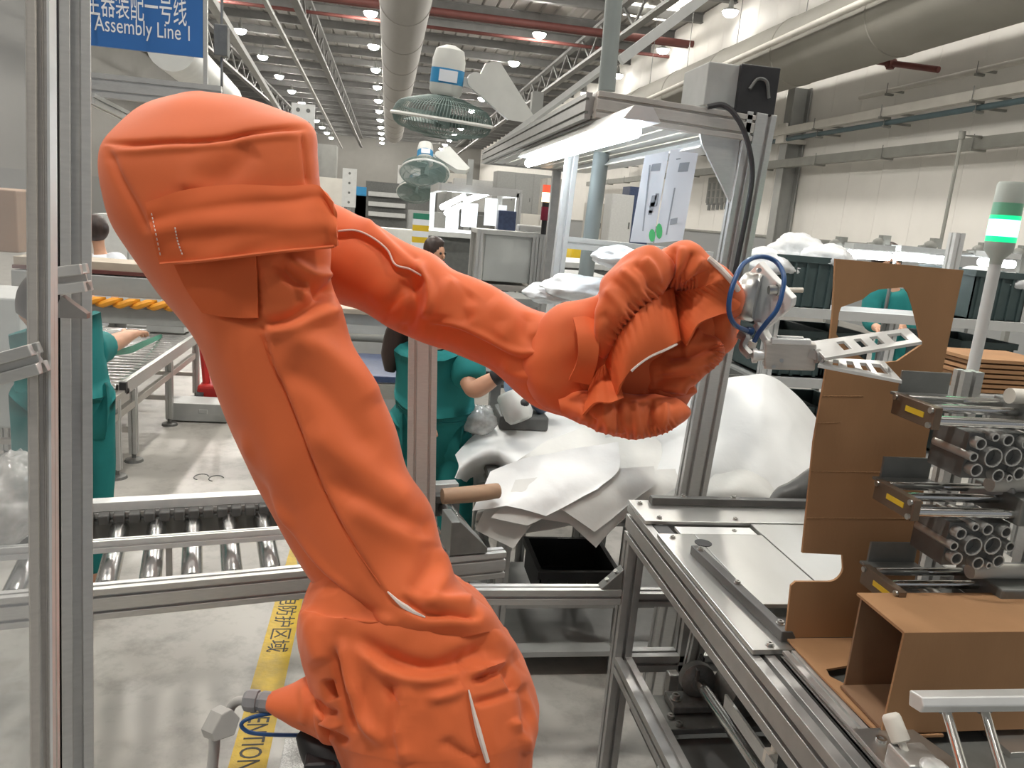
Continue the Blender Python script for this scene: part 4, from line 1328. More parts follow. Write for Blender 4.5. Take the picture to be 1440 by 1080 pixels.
# black stop bars and their screws
MB().ext([(0.0, 0.0), (0.030, 0.0), (0.030, 0.010), (0.022, 0.022), (0.0, 0.022)], (0.772, 1.215, ZT + 0.004), (1, 0, 0), (0, 0, 1), (-0.028, 0.385, 0)).build('stop_bar', 'black_bar', mc, bevel=0.002)
MB().ext([(0.0, 0.0), (0.030, 0.0), (0.030, 0.012), (0.022, 0.022), (0.0, 0.022)], (0.755, 1.905, ZT + 0.004), (0, 1, 0), (0, 0, 1), (0.52, 0, 0)).build('stop_bar', 'black_bar', mc, bevel=0.002)
MB().cyl((0.803, 1.66, ZT + 0.0035), (0.803, 1.66, ZT + 0.0055), 0.021, n=28).build('cover_disc', 'black', mc, True)
for x, y, z in ((0.784, 1.245, 0.026), (0.773, 1.41, 0.026), (0.757, 1.575, 0.026), (0.85, 1.92, 0.026), (1.0, 1.92, 0.026), (0.725, 1.915, 0.004), (0.745, 1.815, 0.004), (0.96, 1.815, 0.004), (0.735, 1.69, 0.004), (0.745, 1.205, 0.004), (0.93, 1.755, -0.006)):
    MB().lathe((x, y, ZT + z), (0, 0, 1), [(0.0085, 0), (0.0085, 0.001), (0.006, 0.001), (0.006, 0.006), (0.003, 0.006), (0.003, 0.003)], 14).build('screw', 'bolt_steel', mc, True)
# lower drive: bearing, shaft, base plate
sh0 = PX(985, 962, 0.86)
sh1 = PX(1068, 1084, 0.83)
sv = (sh1 - sh0).normalized()
MB().cyl(sh0 - sv * 0.05, sh0 + sv * 0.9, 0.015, n=20).build('chrome_shaft', 'chrome', mc, True)
MB().lathe(sh0 - sv * 0.012, sv, [(0.016, -0.035), (0.040, -0.035), (0.046, -0.028), (0.046, -0.002), (0.036, 0.006), (0.022, 0.008), (0.022, 0.012), (0.016, 0.012)], 32).build('bearing_housing', 'cast', mc, True)
bs = sh0 + V((-0.005, 0.0, -0.052))
MB().box(bs, (0.15, 0.07, 0.020)).build('bearing_foot', 'cast', mc, bevel=0.003)
for s_ in (-1, 1):
    q = bs + V((s_ * 0.058, 0, 0.010))
    MB().lathe(q, (0, 0, 1), [(0.015, 0), (0.015, 0.003), (0.010, 0.003), (0.010, 0.014), (0.005, 0.014), (0.005, 0.008)], 14).build('screw', 'bolt_steel', mc, True)
MB().box(bs + V((0.02, -0.02, -0.02)), (0.26, 0.14, 0.016)).build('base_plate', 'bracket', mc, bevel=0.002)
MB().bb(bs + V((-0.09, -0.35, -0.20)), bs + V((0.20, -0.08, -0.045))).build('drive_box', 'dark_grey', mc, bevel=0.004)
pp_ = [bs + V((-0.10, -0.30, -0.24)), bs + V((-0.10, -0.06, -0.02))]
for k in range(5):
    q = bs + V((-0.115, -0.02 - 0.03 * k, -0.05 - 0.03 * k))
    MB().box(q, (0.018, 0.020, 0.024)).build('valve_block', 'cast', mc, bevel=0.003)
for q in (bs + V((-0.085, -0.045, -0.010)), bs + V((-0.075, -0.075, -0.010)), bs + V((-0.13, -0.12, -0.03)), bs + V((-0.15, -0.17, -0.06))):
    MB().lathe(q, (0, 0, 1), [(0.009, 0), (0.009, 0.007), (0.004, 0.007), (0.004, 0.003)], 12).build('screw', 'bolt_steel', mc, True)
# chain block and slotted riser behind the bearing
q = PX(985, 870, 0.90)
MB().prof(PX(992, 850, 0.90), PX(968, 960, 0.90), 0.03, 0.04, up=(1, 0, 0), slot=0.008).build('riser', 'alu', mc)
mb = MB()
for k in range(5):
    c = PX(1000 - k * 4.2, 880 + k * 15, 0.875)
    mb.box(c, (0.006, 0.022, 0.010))
mb.build('riser_slots', 'black', mc)
MB().box(PX(945, 958, 0.84), (0.03, 0.03, 0.055)).build('pillow_block', 'alu', mc, bevel=0.003)
for k in range(4):
    MB().box(PX(962 + k * 6, 952 - k * 1.5, 0.85), (0.008, 0.02, 0.03)).build('cable_chain_link', 'black_bar', mc, bevel=0.002)
MB().lathe(PX(1020, 958, 0.95), (0.3, -1, 0), [(0.05, 0), (0.055, 0.01), (0.055, 0.09), (0.03, 0.10)], 24).build('motor', 'cast', mc, True)
MB().bb((1.0, 1.2, 0.45), (1.35, 1.7, 0.8)).build('control_box', 'dark_grey', mc, bevel=0.005)
MB().bb((X0 + 0.06, YN, 0.28), (X1 - 0.06, YB - 0.06, 0.30)).build('floor_tray', 'dark_grey', mc)
MB().beam(PX(1020, 985, 0.80), PX(1090, 1085, 0.78), 0.006, 0.03).build('guide_bar', 'alu', mc)
MB().cyl(PX(1092, 1032, 0.79), PX(1088, 1055, 0.79), 0.006, n=10).box(PX(1083, 1065, 0.79), (0.02, 0.02, 0.03)).build('pin_block', 'nylon', mc, True)

# corner bracket and near rollers at the bottom right
MB().ext([(0, 0), (0.10, 0.0), (0.13, -0.10), (0.0, -0.10)], (0.745, 0.945, ZT + 0.012), (1, 0, 0), (0, 1, 0), (0, 0, 0.008)).build('corner_plate', 'plate', mc, bevel=0.001)
for dx, dy in ((0.03, -0.03), (0.055, -0.045), (0.03, -0.07)):
    MB().lathe((0.745 + dx, 0.945 + dy, ZT + 0.020), (0, 0, 1), [(0.008, 0), (0.008, 0.005), (0.004, 0.005), (0.004, 0.002)], 12).build('screw', 'bolt_steel', mc, True)
n0, n1 = PD(1252, 1005, 1.13), PD(1266, 1040, 1.115)
MB().lathe(n0, n1 - n0, [(0.009, -0.002), (0.0125, 0.001), (0.0135, 0.006), (0.0135, 0.036), (0.011, 0.038)], 20).cyl(n1, n1 + (n1 - n0) * 0.9, 0.006, n=12).build('nylon_stop', 'nylon', mc, True)
MB().box(n1 + V((0.012, -0.02, -0.028)), (0.055, 0.05, 0.04)).build('stop_block', 'alu', mc, bevel=0.003)
MB().lathe(n1 + V((0.02, -0.05, -0.02)), (0, 0, 1), [(0.018, 0), (0.02, 0.004), (0.02, 0.014), (0.012, 0.020)], 20).build('adjust_knob', 'alu_pale', mc, True)
wb0, wb1 = PD(1286, 986, 1.09), PD(1460, 984, 1.07)
MB().ext([(-0.012, -0.011), (0.012, -0.011), (0.018, 0.0), (0.012, 0.011), (-0.012, 0.011)], wb0, (0, -1, 0.2), (0, 0.2, 1), wb1 - wb0).build('press_bar', 'alu_pale', mc, bevel=0.002)
for px in (1330, 1384):
    a = PD(px, 998, 1.085)
    b = PD(px + 30, 1100, 1.02)
    MB().cyl(a, b, 0.0065, n=16).build('guide_rod', 'chrome', mc, True)
    MB().cyl(a + (a - b) * 0.02, a - (a - b) * 0.03, 0.010, n=12).build('rod_collar', 'cast', mc, True)

# pushers
COLX = 1.095


def pusher(z, xs, lab):
    """guided air cylinder: end plate, rods, angle bracket"""
    MB().bb((xs, 1.045, z - 0.036), (xs + 0.014, 1.148, z)).build('end_plate', 'plate_brown_reflection', mc, bevel=0.0015)
    MB().bb((xs - 0.0012, 1.068, z - 0.022), (xs, 1.112, z - 0.013)).build('warning_label', 'yellow', mc)
    for dy, dz in ((1.052, -0.006), (1.052, -0.03), (1.14, -0.006)):
        MB().cyl((xs - 0.004, dy, z + dz), (xs + 0.001, dy, z + dz), 0.005, n=10).build('screw', 'bolt_steel', mc, True)
    for dy, dz, r in ((1.058, -0.024, 0.0085), (1.095, -0.012, 0.0075), (1.132, -0.006, 0.0075)):
        MB().cyl((xs + 0.014, dy, z + dz), (COLX, dy, z + dz), r, n=16).build('guide_rod', 'chrome', mc, True)
    MB().bb((xs + 0.018, 1.160, z - 0.006), (xs + 0.112, 1.165, z + 0.036)).bb((xs + 0.005, 1.120, z - 0.006), (xs + 0.112, 1.165, z - 0.001)).build('angle_bracket', 'bracket', mc, bevel=0.0008)
    MB().bb((COLX - 0.045, 1.04, z - 0.040), (COLX + 0.10, 1.15, z + 0.006)).build('cylinder_block', 'bracket', mc, bevel=0.003)
    MB().cyl((COLX - 0.07, 1.09, z + 0.016), (COLX + 0.04, 1.09, z + 0.016), 0.013, n=16).build('air_fitting', 'nylon', mc, True)
    # extrusion below, its open end towards the camera
    cx, cz = COLX - 0.115, z - 0.078
    mb = MB()
    for gx, gz, r in ((0, 0, 0.0165), (0.036, 0.002, 0.016), (-0.028, 0.022, 0.010), (0.02, 0.030, 0.010), (0.056, 0.026, 0.010), (-0.026, -0.022, 0.011), (0.016, -0.030, 0.011), (0.054, -0.026, 0.011), (-0.036, 0.0, 0.008), (0.070, 0.0, 0.009), (-0.004, 0.034, 0.007), (0.038, -0.034, 0.006)):
        mb.lathe((cx + gx, 1.045, cz + gz), (0, 1, 0), [(r, 0), (r, 0.09), (r - 0.0022, 0.09), (r - 0.0022, 0)], 14, closed=True)
    mb.build('slot_profile', 'alu', mc, True)
    MB().bb((cx - 0.040, 1.06, cz - 0.040), (cx + 0.074, 1.14, cz + 0.036)).build('profile_core', 'dark_grey', mc)


mat('plate_brown_reflection', (0.17, 0.125, 0.09), 0.4, 0.5, var=0.1, scale=20)  # pusher end plates: brownish reflection painted into the base colour
pusher(1.412, 0.858, '')
pusher(1.258, 0.855, '')
pusher(1.098, 0.862, '')
for x in (COLX + 0.13, COLX + 0.28):
    MB().prof((x, 1.16, ZT), (x, 1.16, 1.50), 0.05, 0.05, slot=0.01).build('riser', 'alu', mc)
MB().prof((COLX - 0.02, 1.245, ZT), (COLX - 0.02, 1.245, 1.44), 0.04, 0.03, slot=0.008).build('riser', 'alu', mc)
for z in (0.93, 0.99, 1.05):
    MB().prof((1.02, 1.36, z + 0.06), (1.30, 1.18, z - 0.02), 0.03, 0.028, slot=0.007).build('rear_rail', 'alu', mc)
MB().tube([(COLX + 0.02, 1.10, 1.44), (COLX + 0.03, 1.06, 1.40), (COLX + 0.0, 1.03, 1.34), (COLX + 0.02, 1.05, 1.29), (COLX + 0.05, 1.1, 1.26)], 0.004, 8, 40).build('air_hose', 'nylon', mc, True)
MB().tube([(COLX + 0.05, 1.08, 1.28), (COLX - 0.02, 1.03, 1.24), (COLX + 0.01, 1.02, 1.16), (COLX + 0.06, 1.06, 1.12)], 0.004, 8, 40).build('air_hose', 'black', mc, True)
MB().beam(PD(1352, 690, 1.36), PD(1428, 690, 1.30), 0.02, 0.012).build('clamp_bar', 'alu_dark', mc, bevel=0.002)
MB().beam(PD(1412, 650, 1.30), PD(1432, 625, 1.30), 0.012, 0.012).build('clamp_lever', 'nylon', mc, bevel=0.002)

# cross beam linking the conveyor to the machine
t = thing('cross_beam', 'slotted aluminium beam between the conveyor end and the packing machine', 'beam', PY(780, 850, 1.92))
MB().prof((0.20, 1.92, 0.628), (X0 - 0.001, 1.92, 0.628), 0.04, 0.045, slot=0.009).build('beam_profile', 'alu', t, bevel=0.001)
MB().ext([(0, 0), (0.06, 0), (0.06, 0.06)], (X0 - 0.062, 1.905, 0.651), (1, 0, 0), (0, 0, 1), (0, 0.035, 0)).build('corner_bracket', 'bracket', t, bevel=0.002)
for dz in (0.0, 0.025):
    MB().cyl((X0 - 0.04 + dz * .9, 1.918, 0.672 + dz), (X0 - 0.046 + dz * .9, 1.916, 0.679 + dz), 0.006, n=10).build('screw', 'bolt_steel', t, True)

# ================================================================ cardboard
Y0 = 1.217
cb = thing('cardboard_blank', 'tall brown cardboard blank with a rounded cut-out, standing upright', 'cardboard', (0.89, Y0, ZT))


def arc(cx, cz, r, a0, a1, n):
    return [(cx + r * math.cos(math.radians(a0 + (a1 - a0) * i / (n - 1))), cz + r * math.sin(math.radians(a0 + (a1 - a0) * i / (n - 1)))) for i in range(n)]


outer = [(0.782, 0.912), (0.775, 1.02), (0.783, 1.028), (0.850, 1.028)] + arc(0.850, 1.053, 0.025, -90, 20, 8) + [(0.868, 1.083), (0.786, 1.086), (0.770, 1.30), (0.770, 1.45), (0.752, 1.624), (0.998, 1.622), (0.996, 1.30), (1.03, 1.08), (1.03, 0.912)]
# the cut-out: upper and lower halves share the split line through its two ends
XZ = lambda px, py: (PY(px, py, Y0).x, PY(px, py, Y0).z)
hole_top = [XZ(*q) for q in ((1180, 440), (1183, 432), (1213, 421), (1224, 412), (1236, 407), (1272, 404), (1278, 412), (1284, 430), (1290, 455))]
hole_bot = [XZ(*q) for q in ((1180, 440), (1176, 470), (1190, 488), (1225, 512), (1262, 508), (1296, 485), (1290, 455))]
up_poly = [(0.764, hole_top[0][1])] + hole_top + [(0.997, hole_top[-1][1]), (0.998, 1.622), (0.752, 1.624)]
lo_poly = [(0.782, 0.912), (1.03, 0.912), (1.03, 1.08), (0.996, 1.30), (0.997, hole_top[-1][1])] + list(reversed(hole_bot)) + [(0.764, hole_top[0][1]), (0.770, 1.45), (0.770, 1.30), (0.786, 1.086), (0.868, 1.083)] + list(reversed(arc(0.850, 1.053, 0.025, -90, 20, 8))) + [(0.783, 1.028), (0.775, 1.02)]
import bmesh


def sheet_from_polys(polys, y, th, name, parent, m='cardboard'):
    bm = bmesh.new()
    for poly in polys:
        vs = [bm.verts.new((x_, y, z_)) for x_, z_ in poly]
        bm.faces.new(vs)
    bmesh.ops.remove_doubles(bm, verts=bm.verts, dist=0.0004)
    bmesh.ops.triangulate(bm, faces=bm.faces)
    bmesh.ops.recalc_face_normals(bm, faces=bm.faces)
    geo = bmesh.ops.extrude_face_region(bm, geom=bm.faces[:])
    bmesh.ops.translate(bm, verts=[v for v in geo['geom'] if isinstance(v, bmesh.types.BMVert)], vec=(0, th, 0))
    bmesh.ops.recalc_face_normals(bm, faces=bm.faces)
    mb = MB()
    bm.verts.index_update()
    mb.add([v.co[:] for v in bm.verts], [tuple(v.index for v in f.verts) for f in bm.faces])
    bm.free()
    return mb.build(name, m, parent)


sheet_from_polys([up_poly, lo_poly], Y0, 0.005, 'board', cb)
for z, x0_, x1_ in ((1.245, 0.775, 0.997), (1.155, 0.782, 1.01), (1.385, 0.772, 0.85), (1.335, 0.772, 0.815)):
    MB().cyl((x0_, Y0 + 0.0008, z), (x1_, Y0 + 0.0008, z + 0.003), 0.0014, n=6).build('crease', 'cardboard_edge', cb)
# folded flap lying on the bed
fo = [PZ(1108, 905, 0.908), PZ(1215, 905, 0.908), PZ(1262, 1000, 0.908), PZ(1262, 1030, 0.908), PZ(1237, 1037, 0.908)]
flp = [(0.785, Y0), (1.03, Y0), (1.03, 0.935), (0.792, 0.935)]
bmx = MB()
slot_ = [(0.806, 1.115), (0.90, 1.135), (0.90, 1.06), (0.815, 1.072), (0.800, 1.095)]
zf = 0.907
outl = [(0.785, Y0), (0.785, 1.1), (0.79, 0.935)]
bmx.add([(x_, y_, zf) for x_, y_ in ((0.785, Y0), (0.785, 1.095), (0.800, 1.095), (0.806, 1.115), (0.90, 1.135), (1.03, 1.135), (1.03, Y0))] + [(x_, y_, zf + 0.004) for x_, y_ in ((0.785, Y0), (0.785, 1.095), (0.800, 1.095), (0.806, 1.115), (0.90, 1.135), (1.03, 1.135), (1.03, Y0))],
        [tuple(range(7)), tuple(range(13, 6, -1))] + [(i, (i + 1) % 7, 7 + (i + 1) % 7, 7 + i) for i in range(7)])
q2 = ((0.785, 1.095), (0.792, 0.935), (0.90, 0.935), (0.90, 1.06), (0.815, 1.072), (0.800, 1.095))
bmx.add([(x_, y_, zf) for x_, y_ in q2] + [(x_, y_, zf + 0.004) for x_, y_ in q2], [tuple(range(6)), tuple(range(11, 5, -1))] + [(i, (i + 1) % 6, 6 + (i + 1) % 6, 6 + i) for i in range(6)])
bmx.build('lower_flap', 'cardboard', cb)

bx = thing('cardboard_box', 'open brown cardboard box lying on its side, nearest the camera', 'box', (0.95, 0.99, 0.912))
xa, xb, ya, yb, za, zb = 0.793, 1.10, 0.938, 1.062, 0.914, 1.087
w_ = 0.004
MB().add([(xa, ya, za), (xb, ya, za), (xb, ya, zb), (xa + 0.003, ya, zb), (xa, ya + w_, za), (xb, ya + w_, za), (xb, ya + w_, zb), (xa + 0.003, ya + w_, zb)], [(0, 1, 2, 3), (7, 6, 5, 4), (0, 4, 5, 1), (1, 5, 6, 2), (2, 6, 7, 3), (3, 7, 4, 0)]).build('front_panel', 'cardboard', bx)
MB().bb((xa + 0.004, ya + 0.0005, zb - w_), (xb, yb, zb + 0.0005)).build('top_panel', 'cardboard', bx)
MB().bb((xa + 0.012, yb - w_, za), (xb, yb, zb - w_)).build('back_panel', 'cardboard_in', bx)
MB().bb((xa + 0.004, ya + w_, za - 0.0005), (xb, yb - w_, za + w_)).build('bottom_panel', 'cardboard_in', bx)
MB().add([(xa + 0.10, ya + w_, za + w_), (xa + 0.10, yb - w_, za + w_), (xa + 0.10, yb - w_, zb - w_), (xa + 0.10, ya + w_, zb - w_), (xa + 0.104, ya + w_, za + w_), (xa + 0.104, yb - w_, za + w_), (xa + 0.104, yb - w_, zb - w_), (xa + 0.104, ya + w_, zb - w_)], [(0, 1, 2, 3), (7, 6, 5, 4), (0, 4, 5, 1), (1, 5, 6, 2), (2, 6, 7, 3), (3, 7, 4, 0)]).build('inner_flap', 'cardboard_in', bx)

# ================================================================ green signal tower
tb_ = PY(1377, 500, 1.75)
tt_ = PY(1420, 254, 1.75)
t = thing('signal_tower', 'tall signal tower on a grey pole with its green lamp lit', 'signal lamp', (tb_.x, tb_.y, ZT))
ax_ = V((0, 0, 1))
zz = lambda py: PY(1400, py, 1.75).z
bx_ = (tb_.x + tt_.x) / 2
by_ = tb_.y
MB().cyl((bx_, by_, ZT), (bx_, by_, zz(366)), 0.0145, n=20).build('pole', 'light_grey', t, True)
MB().lathe((bx_, by_, zz(372)), (0, 0, 1), [(0.0145, 0), (0.0165, 0.015), (0.033, 0.035), (0.034, zz(340) - zz(372))], 28).build('lamp_base', 'stack_grey', t, True)
MB().cyl((bx_, by_, zz(340)), (bx_, by_, zz(332)), 0.0345, n=28).build('lens_ring', 'green_lens', t, True)
MB().cyl((bx_, by_, zz(332)), (bx_, by_, zz(308)), 0.034, n=28).build('lit_lens', 'green_glow', t, True)
MB().cyl((bx_, by_, zz(308)), (bx_, by_, zz(302)), 0.0345, n=28).build('lens_ring', 'green_lens', t, True)
MB().cyl((bx_, by_, zz(302)), (bx_, by_, zz(284)), 0.0335, n=28).build('lens', 'stack_green', t, True) if 'stack_green' in MATS else MB().cyl((bx_, by_, zz(302)), (bx_, by_, zz(284)), 0.0335, n=28).build('lens', mat('stack_green', (0.16, 0.42, 0.27), 0.35, var=0.04), t, True)
MB().lathe((bx_, by_, zz(284)), (0, 0, 1), [(0.0335, 0), (0.0335, zz(258) - zz(284)), (0.030, zz(254) - zz(284)), (0.01, zz(253.5) - zz(284))], 28).build('cap', 'stack_grey', t, True)


# ================================================================ foam bench behind the machine
t = thing('foam_bench', 'low aluminium bench carrying the white foam sheets', 'bench', (1.0, 2.4, 0))
bz = 0.70
MB().bb((0.42, 2.46, bz - 0.03), (1.70, 3.2, bz)).build('bench_top', 'dark_grey', t, bevel=0.002)
for x in (0.46, 0.92, 1.66):
    for y in (2.49, 3.16):
        MB().prof((x, y, 0), (x, y, bz - 0.03), 0.045, 0.045, slot=0.009).build('leg', 'alu_dark', t)
for z in (0.62, 0.30):
    MB().prof((0.485, 2.49, z), (1.64, 2.49, z), 0.04, 0.04, slot=0.009).build('rail', 'alu_dark', t)
    MB().prof((0.46, 2.515, z), (0.46, 3.13, z), 0.04, 0.04, slot=0.009).build('rail', 'alu_dark', t)
MB().bb((0.42, 2.46, 0.09), (1.70, 3.2, 0.11)).build('shelf_board', 'grey', t)


def bin_(name, label, c, s, m, group=None, lip=0.012, ribs=4, cat='crate'):
    c = V(c)
    t = thing(name, label, cat, c - V((0, 0, s[2] / 2)), group=group)
    x, y, z = s[0] / 2, s[1] / 2, s[2] / 2
    w = 0.006
    mb = MB()
    mb.bb(c + V((-x, -y, -z)), c + V((x, y, -z + w)))
    for a, b in (((-x, -y, -z), (x, -y + w, z)), ((-x, y - w, -z), (x, y, z)), ((-x, -y, -z), (-x + w, y, z)), ((x - w, -y, -z), (x, y, z))):
        mb.bb(c + V(a), c + V(b))
    mb.build('bin_body', m, t)
    MB().bb(c + V((-x - lip, -y - lip, z - 0.03)), c + V((x + lip, -y, z))).bb(c + V((-x - lip, y, z - 0.03)), c + V((x + lip, y + lip, z))).bb(c + V((-x - lip, -y, z - .03)), c + V((-x, y, z))).bb(c + V((x, -y, z - .03)), c + V((x + lip, y, z))).build('rim', m, t)
    for k in range(ribs):
        xx = -x + (k + 0.5) * 2 * x / ribs
        MB().bb(c + V((xx - 0.006, -y - lip * .7, -z)), c + V((xx + 0.006, -y, z - 0.03))).build('rib', m, t)
    return t


bin_('black_bin', 'black plastic bin under the foam sheets', PY(800, 800, 2.75), (0.30, 0.30, 0.13), 'black', cat='bin')
bin_('storage_bin', 'dark bin on the lower shelf behind the cross beam', PY(770, 945, 2.75), (0.24, 0.22, 0.12), 'dark_grey', cat='bin')

MS = 0


def foam(rows, label, m='foam', nu=36, nv=60, amp=0.010, th=0.003, seed=0.0, lin=False):
    if lin:
        R_ = []
        for r in rows:
            q = np.array([list(PY(*p_)) for p_ in r])
            t_ = np.linspace(0, len(q) - 1, nv)
            R_.append(np.stack([np.interp(t_, np.arange(len(q)), q[:, c_]) for c_ in range(3)], 1))
        R_ = np.array(R_)
        G = np.array([crv(R_[:, j_], nu) for j_ in range(nv)]).transpose(1, 0, 2)
    else:
        G = patch(rows, nu, nv, conv=PY)
    for i in range(nu):
        for j in range(nv):
            q = V((G[i, j, 0] * 7 + seed, G[i, j, 1] * 7, G[i, j, 2] * 7))
            G[i, j, 1] += amp * (noise.noise(q) + 0.4 * noise.noise(q * 3))
            G[i, j, 2] += amp * 0.6 * noise.noise(q + V((9, 3, 1)))
    return tag(MB().sheet(G, th).build('foam_sheet', m, smooth=True, ang=60), label, 'foam sheet', 'white foam sheets heaped on the bench')


foam([[(860, 575, 3.05), (950, 545, 3.05), (1050, 529, 3.05), (1080, 529, 3.05), (1112, 548, 3.05), (1152, 592, 3.05)],
      [(850, 620, 2.80), (950, 600, 2.78), (1050, 585, 2.75), (1085, 590, 2.75), (1120, 605, 2.78), (1156, 640, 2.80)],
      [(840, 660, 3.30), (940, 655, 2.58), (1050, 650, 2.55), (1090, 655, 2.55), (1125, 662, 2.58), (1158, 675, 2.6)],
      [(830, 700, 2.50), (930, 705, 2.46), (1050, 712, 2.44), (1090, 712, 2.44), (1125, 712, 2.46), (1160, 712, 2.5)]], 'large white foam sheet humped up right of the tall workstation post', seed=1)
foam([[(640, 640, 2.80), (668, 612, 2.95), (710, 590, 3.05), (770, 578, 3.10), (850, 590, 3.05)],
      [(645, 655, 2.66), (680, 645, 2.74), (720, 630, 2.80), (780, 625, 2.85), (860, 630, 2.85)],
      [(640, 672, 2.60), (680, 685, 3.30), (730, 690, 2.64), (790, 685, 2.66), (860, 680, 2.68)]], 'bright white foam sheet at the left end of the heap', seed=4)
C_rows = [[(690, 680, 3.30), (730, 645, 2.72), (790, 612, 2.85), (880, 585, 2.92), (1000, 575, 2.95)],
          [(675, 712, 2.52), (735, 690, 2.58), (810, 655, 2.65), (890, 635, 2.70), (1000, 625, 2.72)],
          [(668, 735, 2.46), (730, 728, 2.48), (800, 705, 2.52), (890, 690, 2.55), (1000, 680, 2.55)],
          [(672, 748, 2.43), (725, 752, 2.43), (800, 738, 2.44), (890, 722, 2.45), (1000, 712, 2.45)]]
foam(C_rows, 'broad pale foam sheet sweeping across the middle of the heap', 'foam_grey', seed=7, amp=0.014)
foam([[(700, 690, 2.50), (745, 680, 2.50), (790, 672, 2.50), (830, 668, 2.50), (880, 664, 2.50), (950, 660, 2.50)],
      [(684, 712, 2.45), (735, 712, 2.44), (780, 700, 2.44), (830, 698, 2.44), (880, 690, 2.44), (950, 686, 2.45)],
      [(668, 744, 2.42), (722, 772, 2.40), (754, 728, 2.41), (800, 736, 2.41), (838, 770, 2.40), (880, 722, 2.42)]], 'pale foam sheet with two pointed corners hanging lowest from the heap', 'foam_grey', seed=9, nu=26, nv=76, lin=True, amp=0.006)
foam([[(725, 676, 2.49), (770, 670, 2.48), (815, 664, 2.48), (860, 660, 2.48), (920, 656, 2.48)],
      [(712, 704, 2.43), (765, 700, 2.42), (812, 694, 2.42), (862, 690, 2.42), (920, 682, 2.43)],
      [(690, 728, 2.40), (742, 738, 2.39), (790, 716, 2.39), (836, 748, 2.38), (890, 706, 2.40)]], 'pale foam sheet lapped just above the two hanging corners', 'foam_grey', seed=12, nu=26, nv=76, lin=True, amp=0.006)
foam([[(690, 664, 2.56), (735, 645, 2.56), (800, 632, 2.56), (870, 622, 2.56)],
      [(676, 694, 2.47), (735, 690, 2.45), (800, 676, 2.44), (870, 660, 2.45)],
      [(664, 718, 2.41), (712, 712, 2.39), (768, 726, 2.38), (840, 688, 2.40)]], 'thin foam sheet with a straight front edge on top of the heap', 'foam', seed=15, nu=26, nv=76, lin=True, amp=0.006)
foam([[(985, 688, 2.43), (1010, 664, 2.50), (1040, 657, 2.54), (1075, 668, 2.52), (1095, 700, 2.46)], [(985, 700, 2.41), (1010, 690, 2.42), (1040, 685, 2.42), (1075, 692, 2.42), (1095, 706, 2.42)], [(985, 712, 2.40), (1010, 712, 2.40), (1040, 712, 2.40), (1075, 712, 2.40), (1095, 712, 2.40)]], 'small folded foam sheet beside the foot of the workstation post', 'foam_grey', seed=18, nu=24)
g = MB().tube([PY(1084, 708, 1.99), PY(1100, 698, 2.0), PY(1122, 690, 2.0), PY(1150, 668, 2.02), PY(1180, 660, 2.04)], [0.012, 0.03, 0.036, 0.03, 0.03], 12, 30)
tag(g.build('work_glove', 'black_bar', smooth=True), 'dark grey glove lying behind the stop bar of the machine', 'glove')
o = MB().tube([PY(622, 698, 2.36), PY(660, 695, 2.38), PY(700, 690, 2.42)], [0.026, 0.028, 0.026], 12, 14).build('cardboard_tube', 'wood', smooth=True)
tag(o, 'brown cardboard tube lying at the left end of the foam heap', 'tube')

# ================================================================ workstation with overhead lights
YW = 2.33
P0, P1 = PY(972, 690, YW), PY(1066, 172, YW)
WL = PY(838, 140, YW).x
ZB = PY(950, 160, YW).z
ws = thing('workstation_frame', 'tall aluminium workstation frame with lights under its top', 'workstation', (P0.x, YW, 0))
pb_ = P0 + (P0 - P1) * (P0.z / (P1.z - P0.z))
MB().prof(pb_, P1 + (P1 - P0) * 0.02, 0.095, 0.045, up=(0, 1, 0), nw=2, nh=1, slot=0.012, dep=0.014).build('post', 'alu', ws, bevel=0.001)
MB().prof((WL, YW, ZB), (P1.x - 0.02, YW, ZB - 0.02), 0.045, 0.075, nw=1, nh=2, slot=0.008).build('top_beam', 'alu_warm', ws, bevel=0.001)
YE = 5.0
MB().prof((WL - 0.0, YW + 0.03, ZB), (WL, YE, ZB), 0.045, 0.075, nw=1, nh=2, slot=0.008).build('side_beam', 'alu_dark', ws)
MB().prof((P1.x - 0.03, YW + 0.03, ZB), (P1.x - 0.03, YE, ZB), 0.045, 0.075, nw=1, nh=2, slot=0.008).build('side_beam', 'alu_dark', ws)
MB().prof((WL, YE, ZB), (P1.x, YE, ZB), 0.045, 0.075, nw=1, nh=2, slot=0.008).build('top_beam', 'alu_dark', ws)
q = P1 + V((-0.055, -0.01, -0.05))
MB().ext([(0, 0), (-0.13, 0), (-0.12, -0.03), (0.0, -0.20)], q, (1, 0, 0), (0, 0, 1), (0, 0.012, 0)).build('gusset', 'alu', ws, bevel=0.001)
LPx = PY(797, 250, 3.30)
LPb = PY(778, 400, 3.30)
lpz = V((LPb.x, 3.30, 0))
MB().prof((LPb.x, 3.30, 1.0), (LPx.x + 0.015, 3.30, ZB - 0.04), 0.05, 0.045, up=(0, 1, 0), slot=0.009).build('post', 'alu_pale', ws, bevel=0.001)
ca, cb2 = PY(790, 340, 3.30), PY(1000, 362, 3.30)
MB().prof(ca, cb2, 0.04, 0.05, slot=0.009).build('cross_bar', 'alu_pale', ws, bevel=0.001)
MB().cyl(PY(846, 215, 3.5), PY(822, 400, 3.5), 0.036, n=18).build('round_post', 'post_grey', ws, True)
MB().bb((WL - 0.15, 3.25, 0.98), (P0.x + 0.05, YE, 1.0)).build('worktop', 'light_grey', ws)
MB().bb((P1.x - .08, YE - .05, 0), (P1.x - .03, YE, ZB - .04)).build('post', 'alu_dark', ws)
for xx, yy_ in ((WL - .1, 3.3), (WL - .1, YE - .05), (P0.x, 3.3)):
    MB().bb((xx, yy_, 0), (xx + .045, yy_ + .045, 0.98)).build('leg', 'alu_dark', ws)
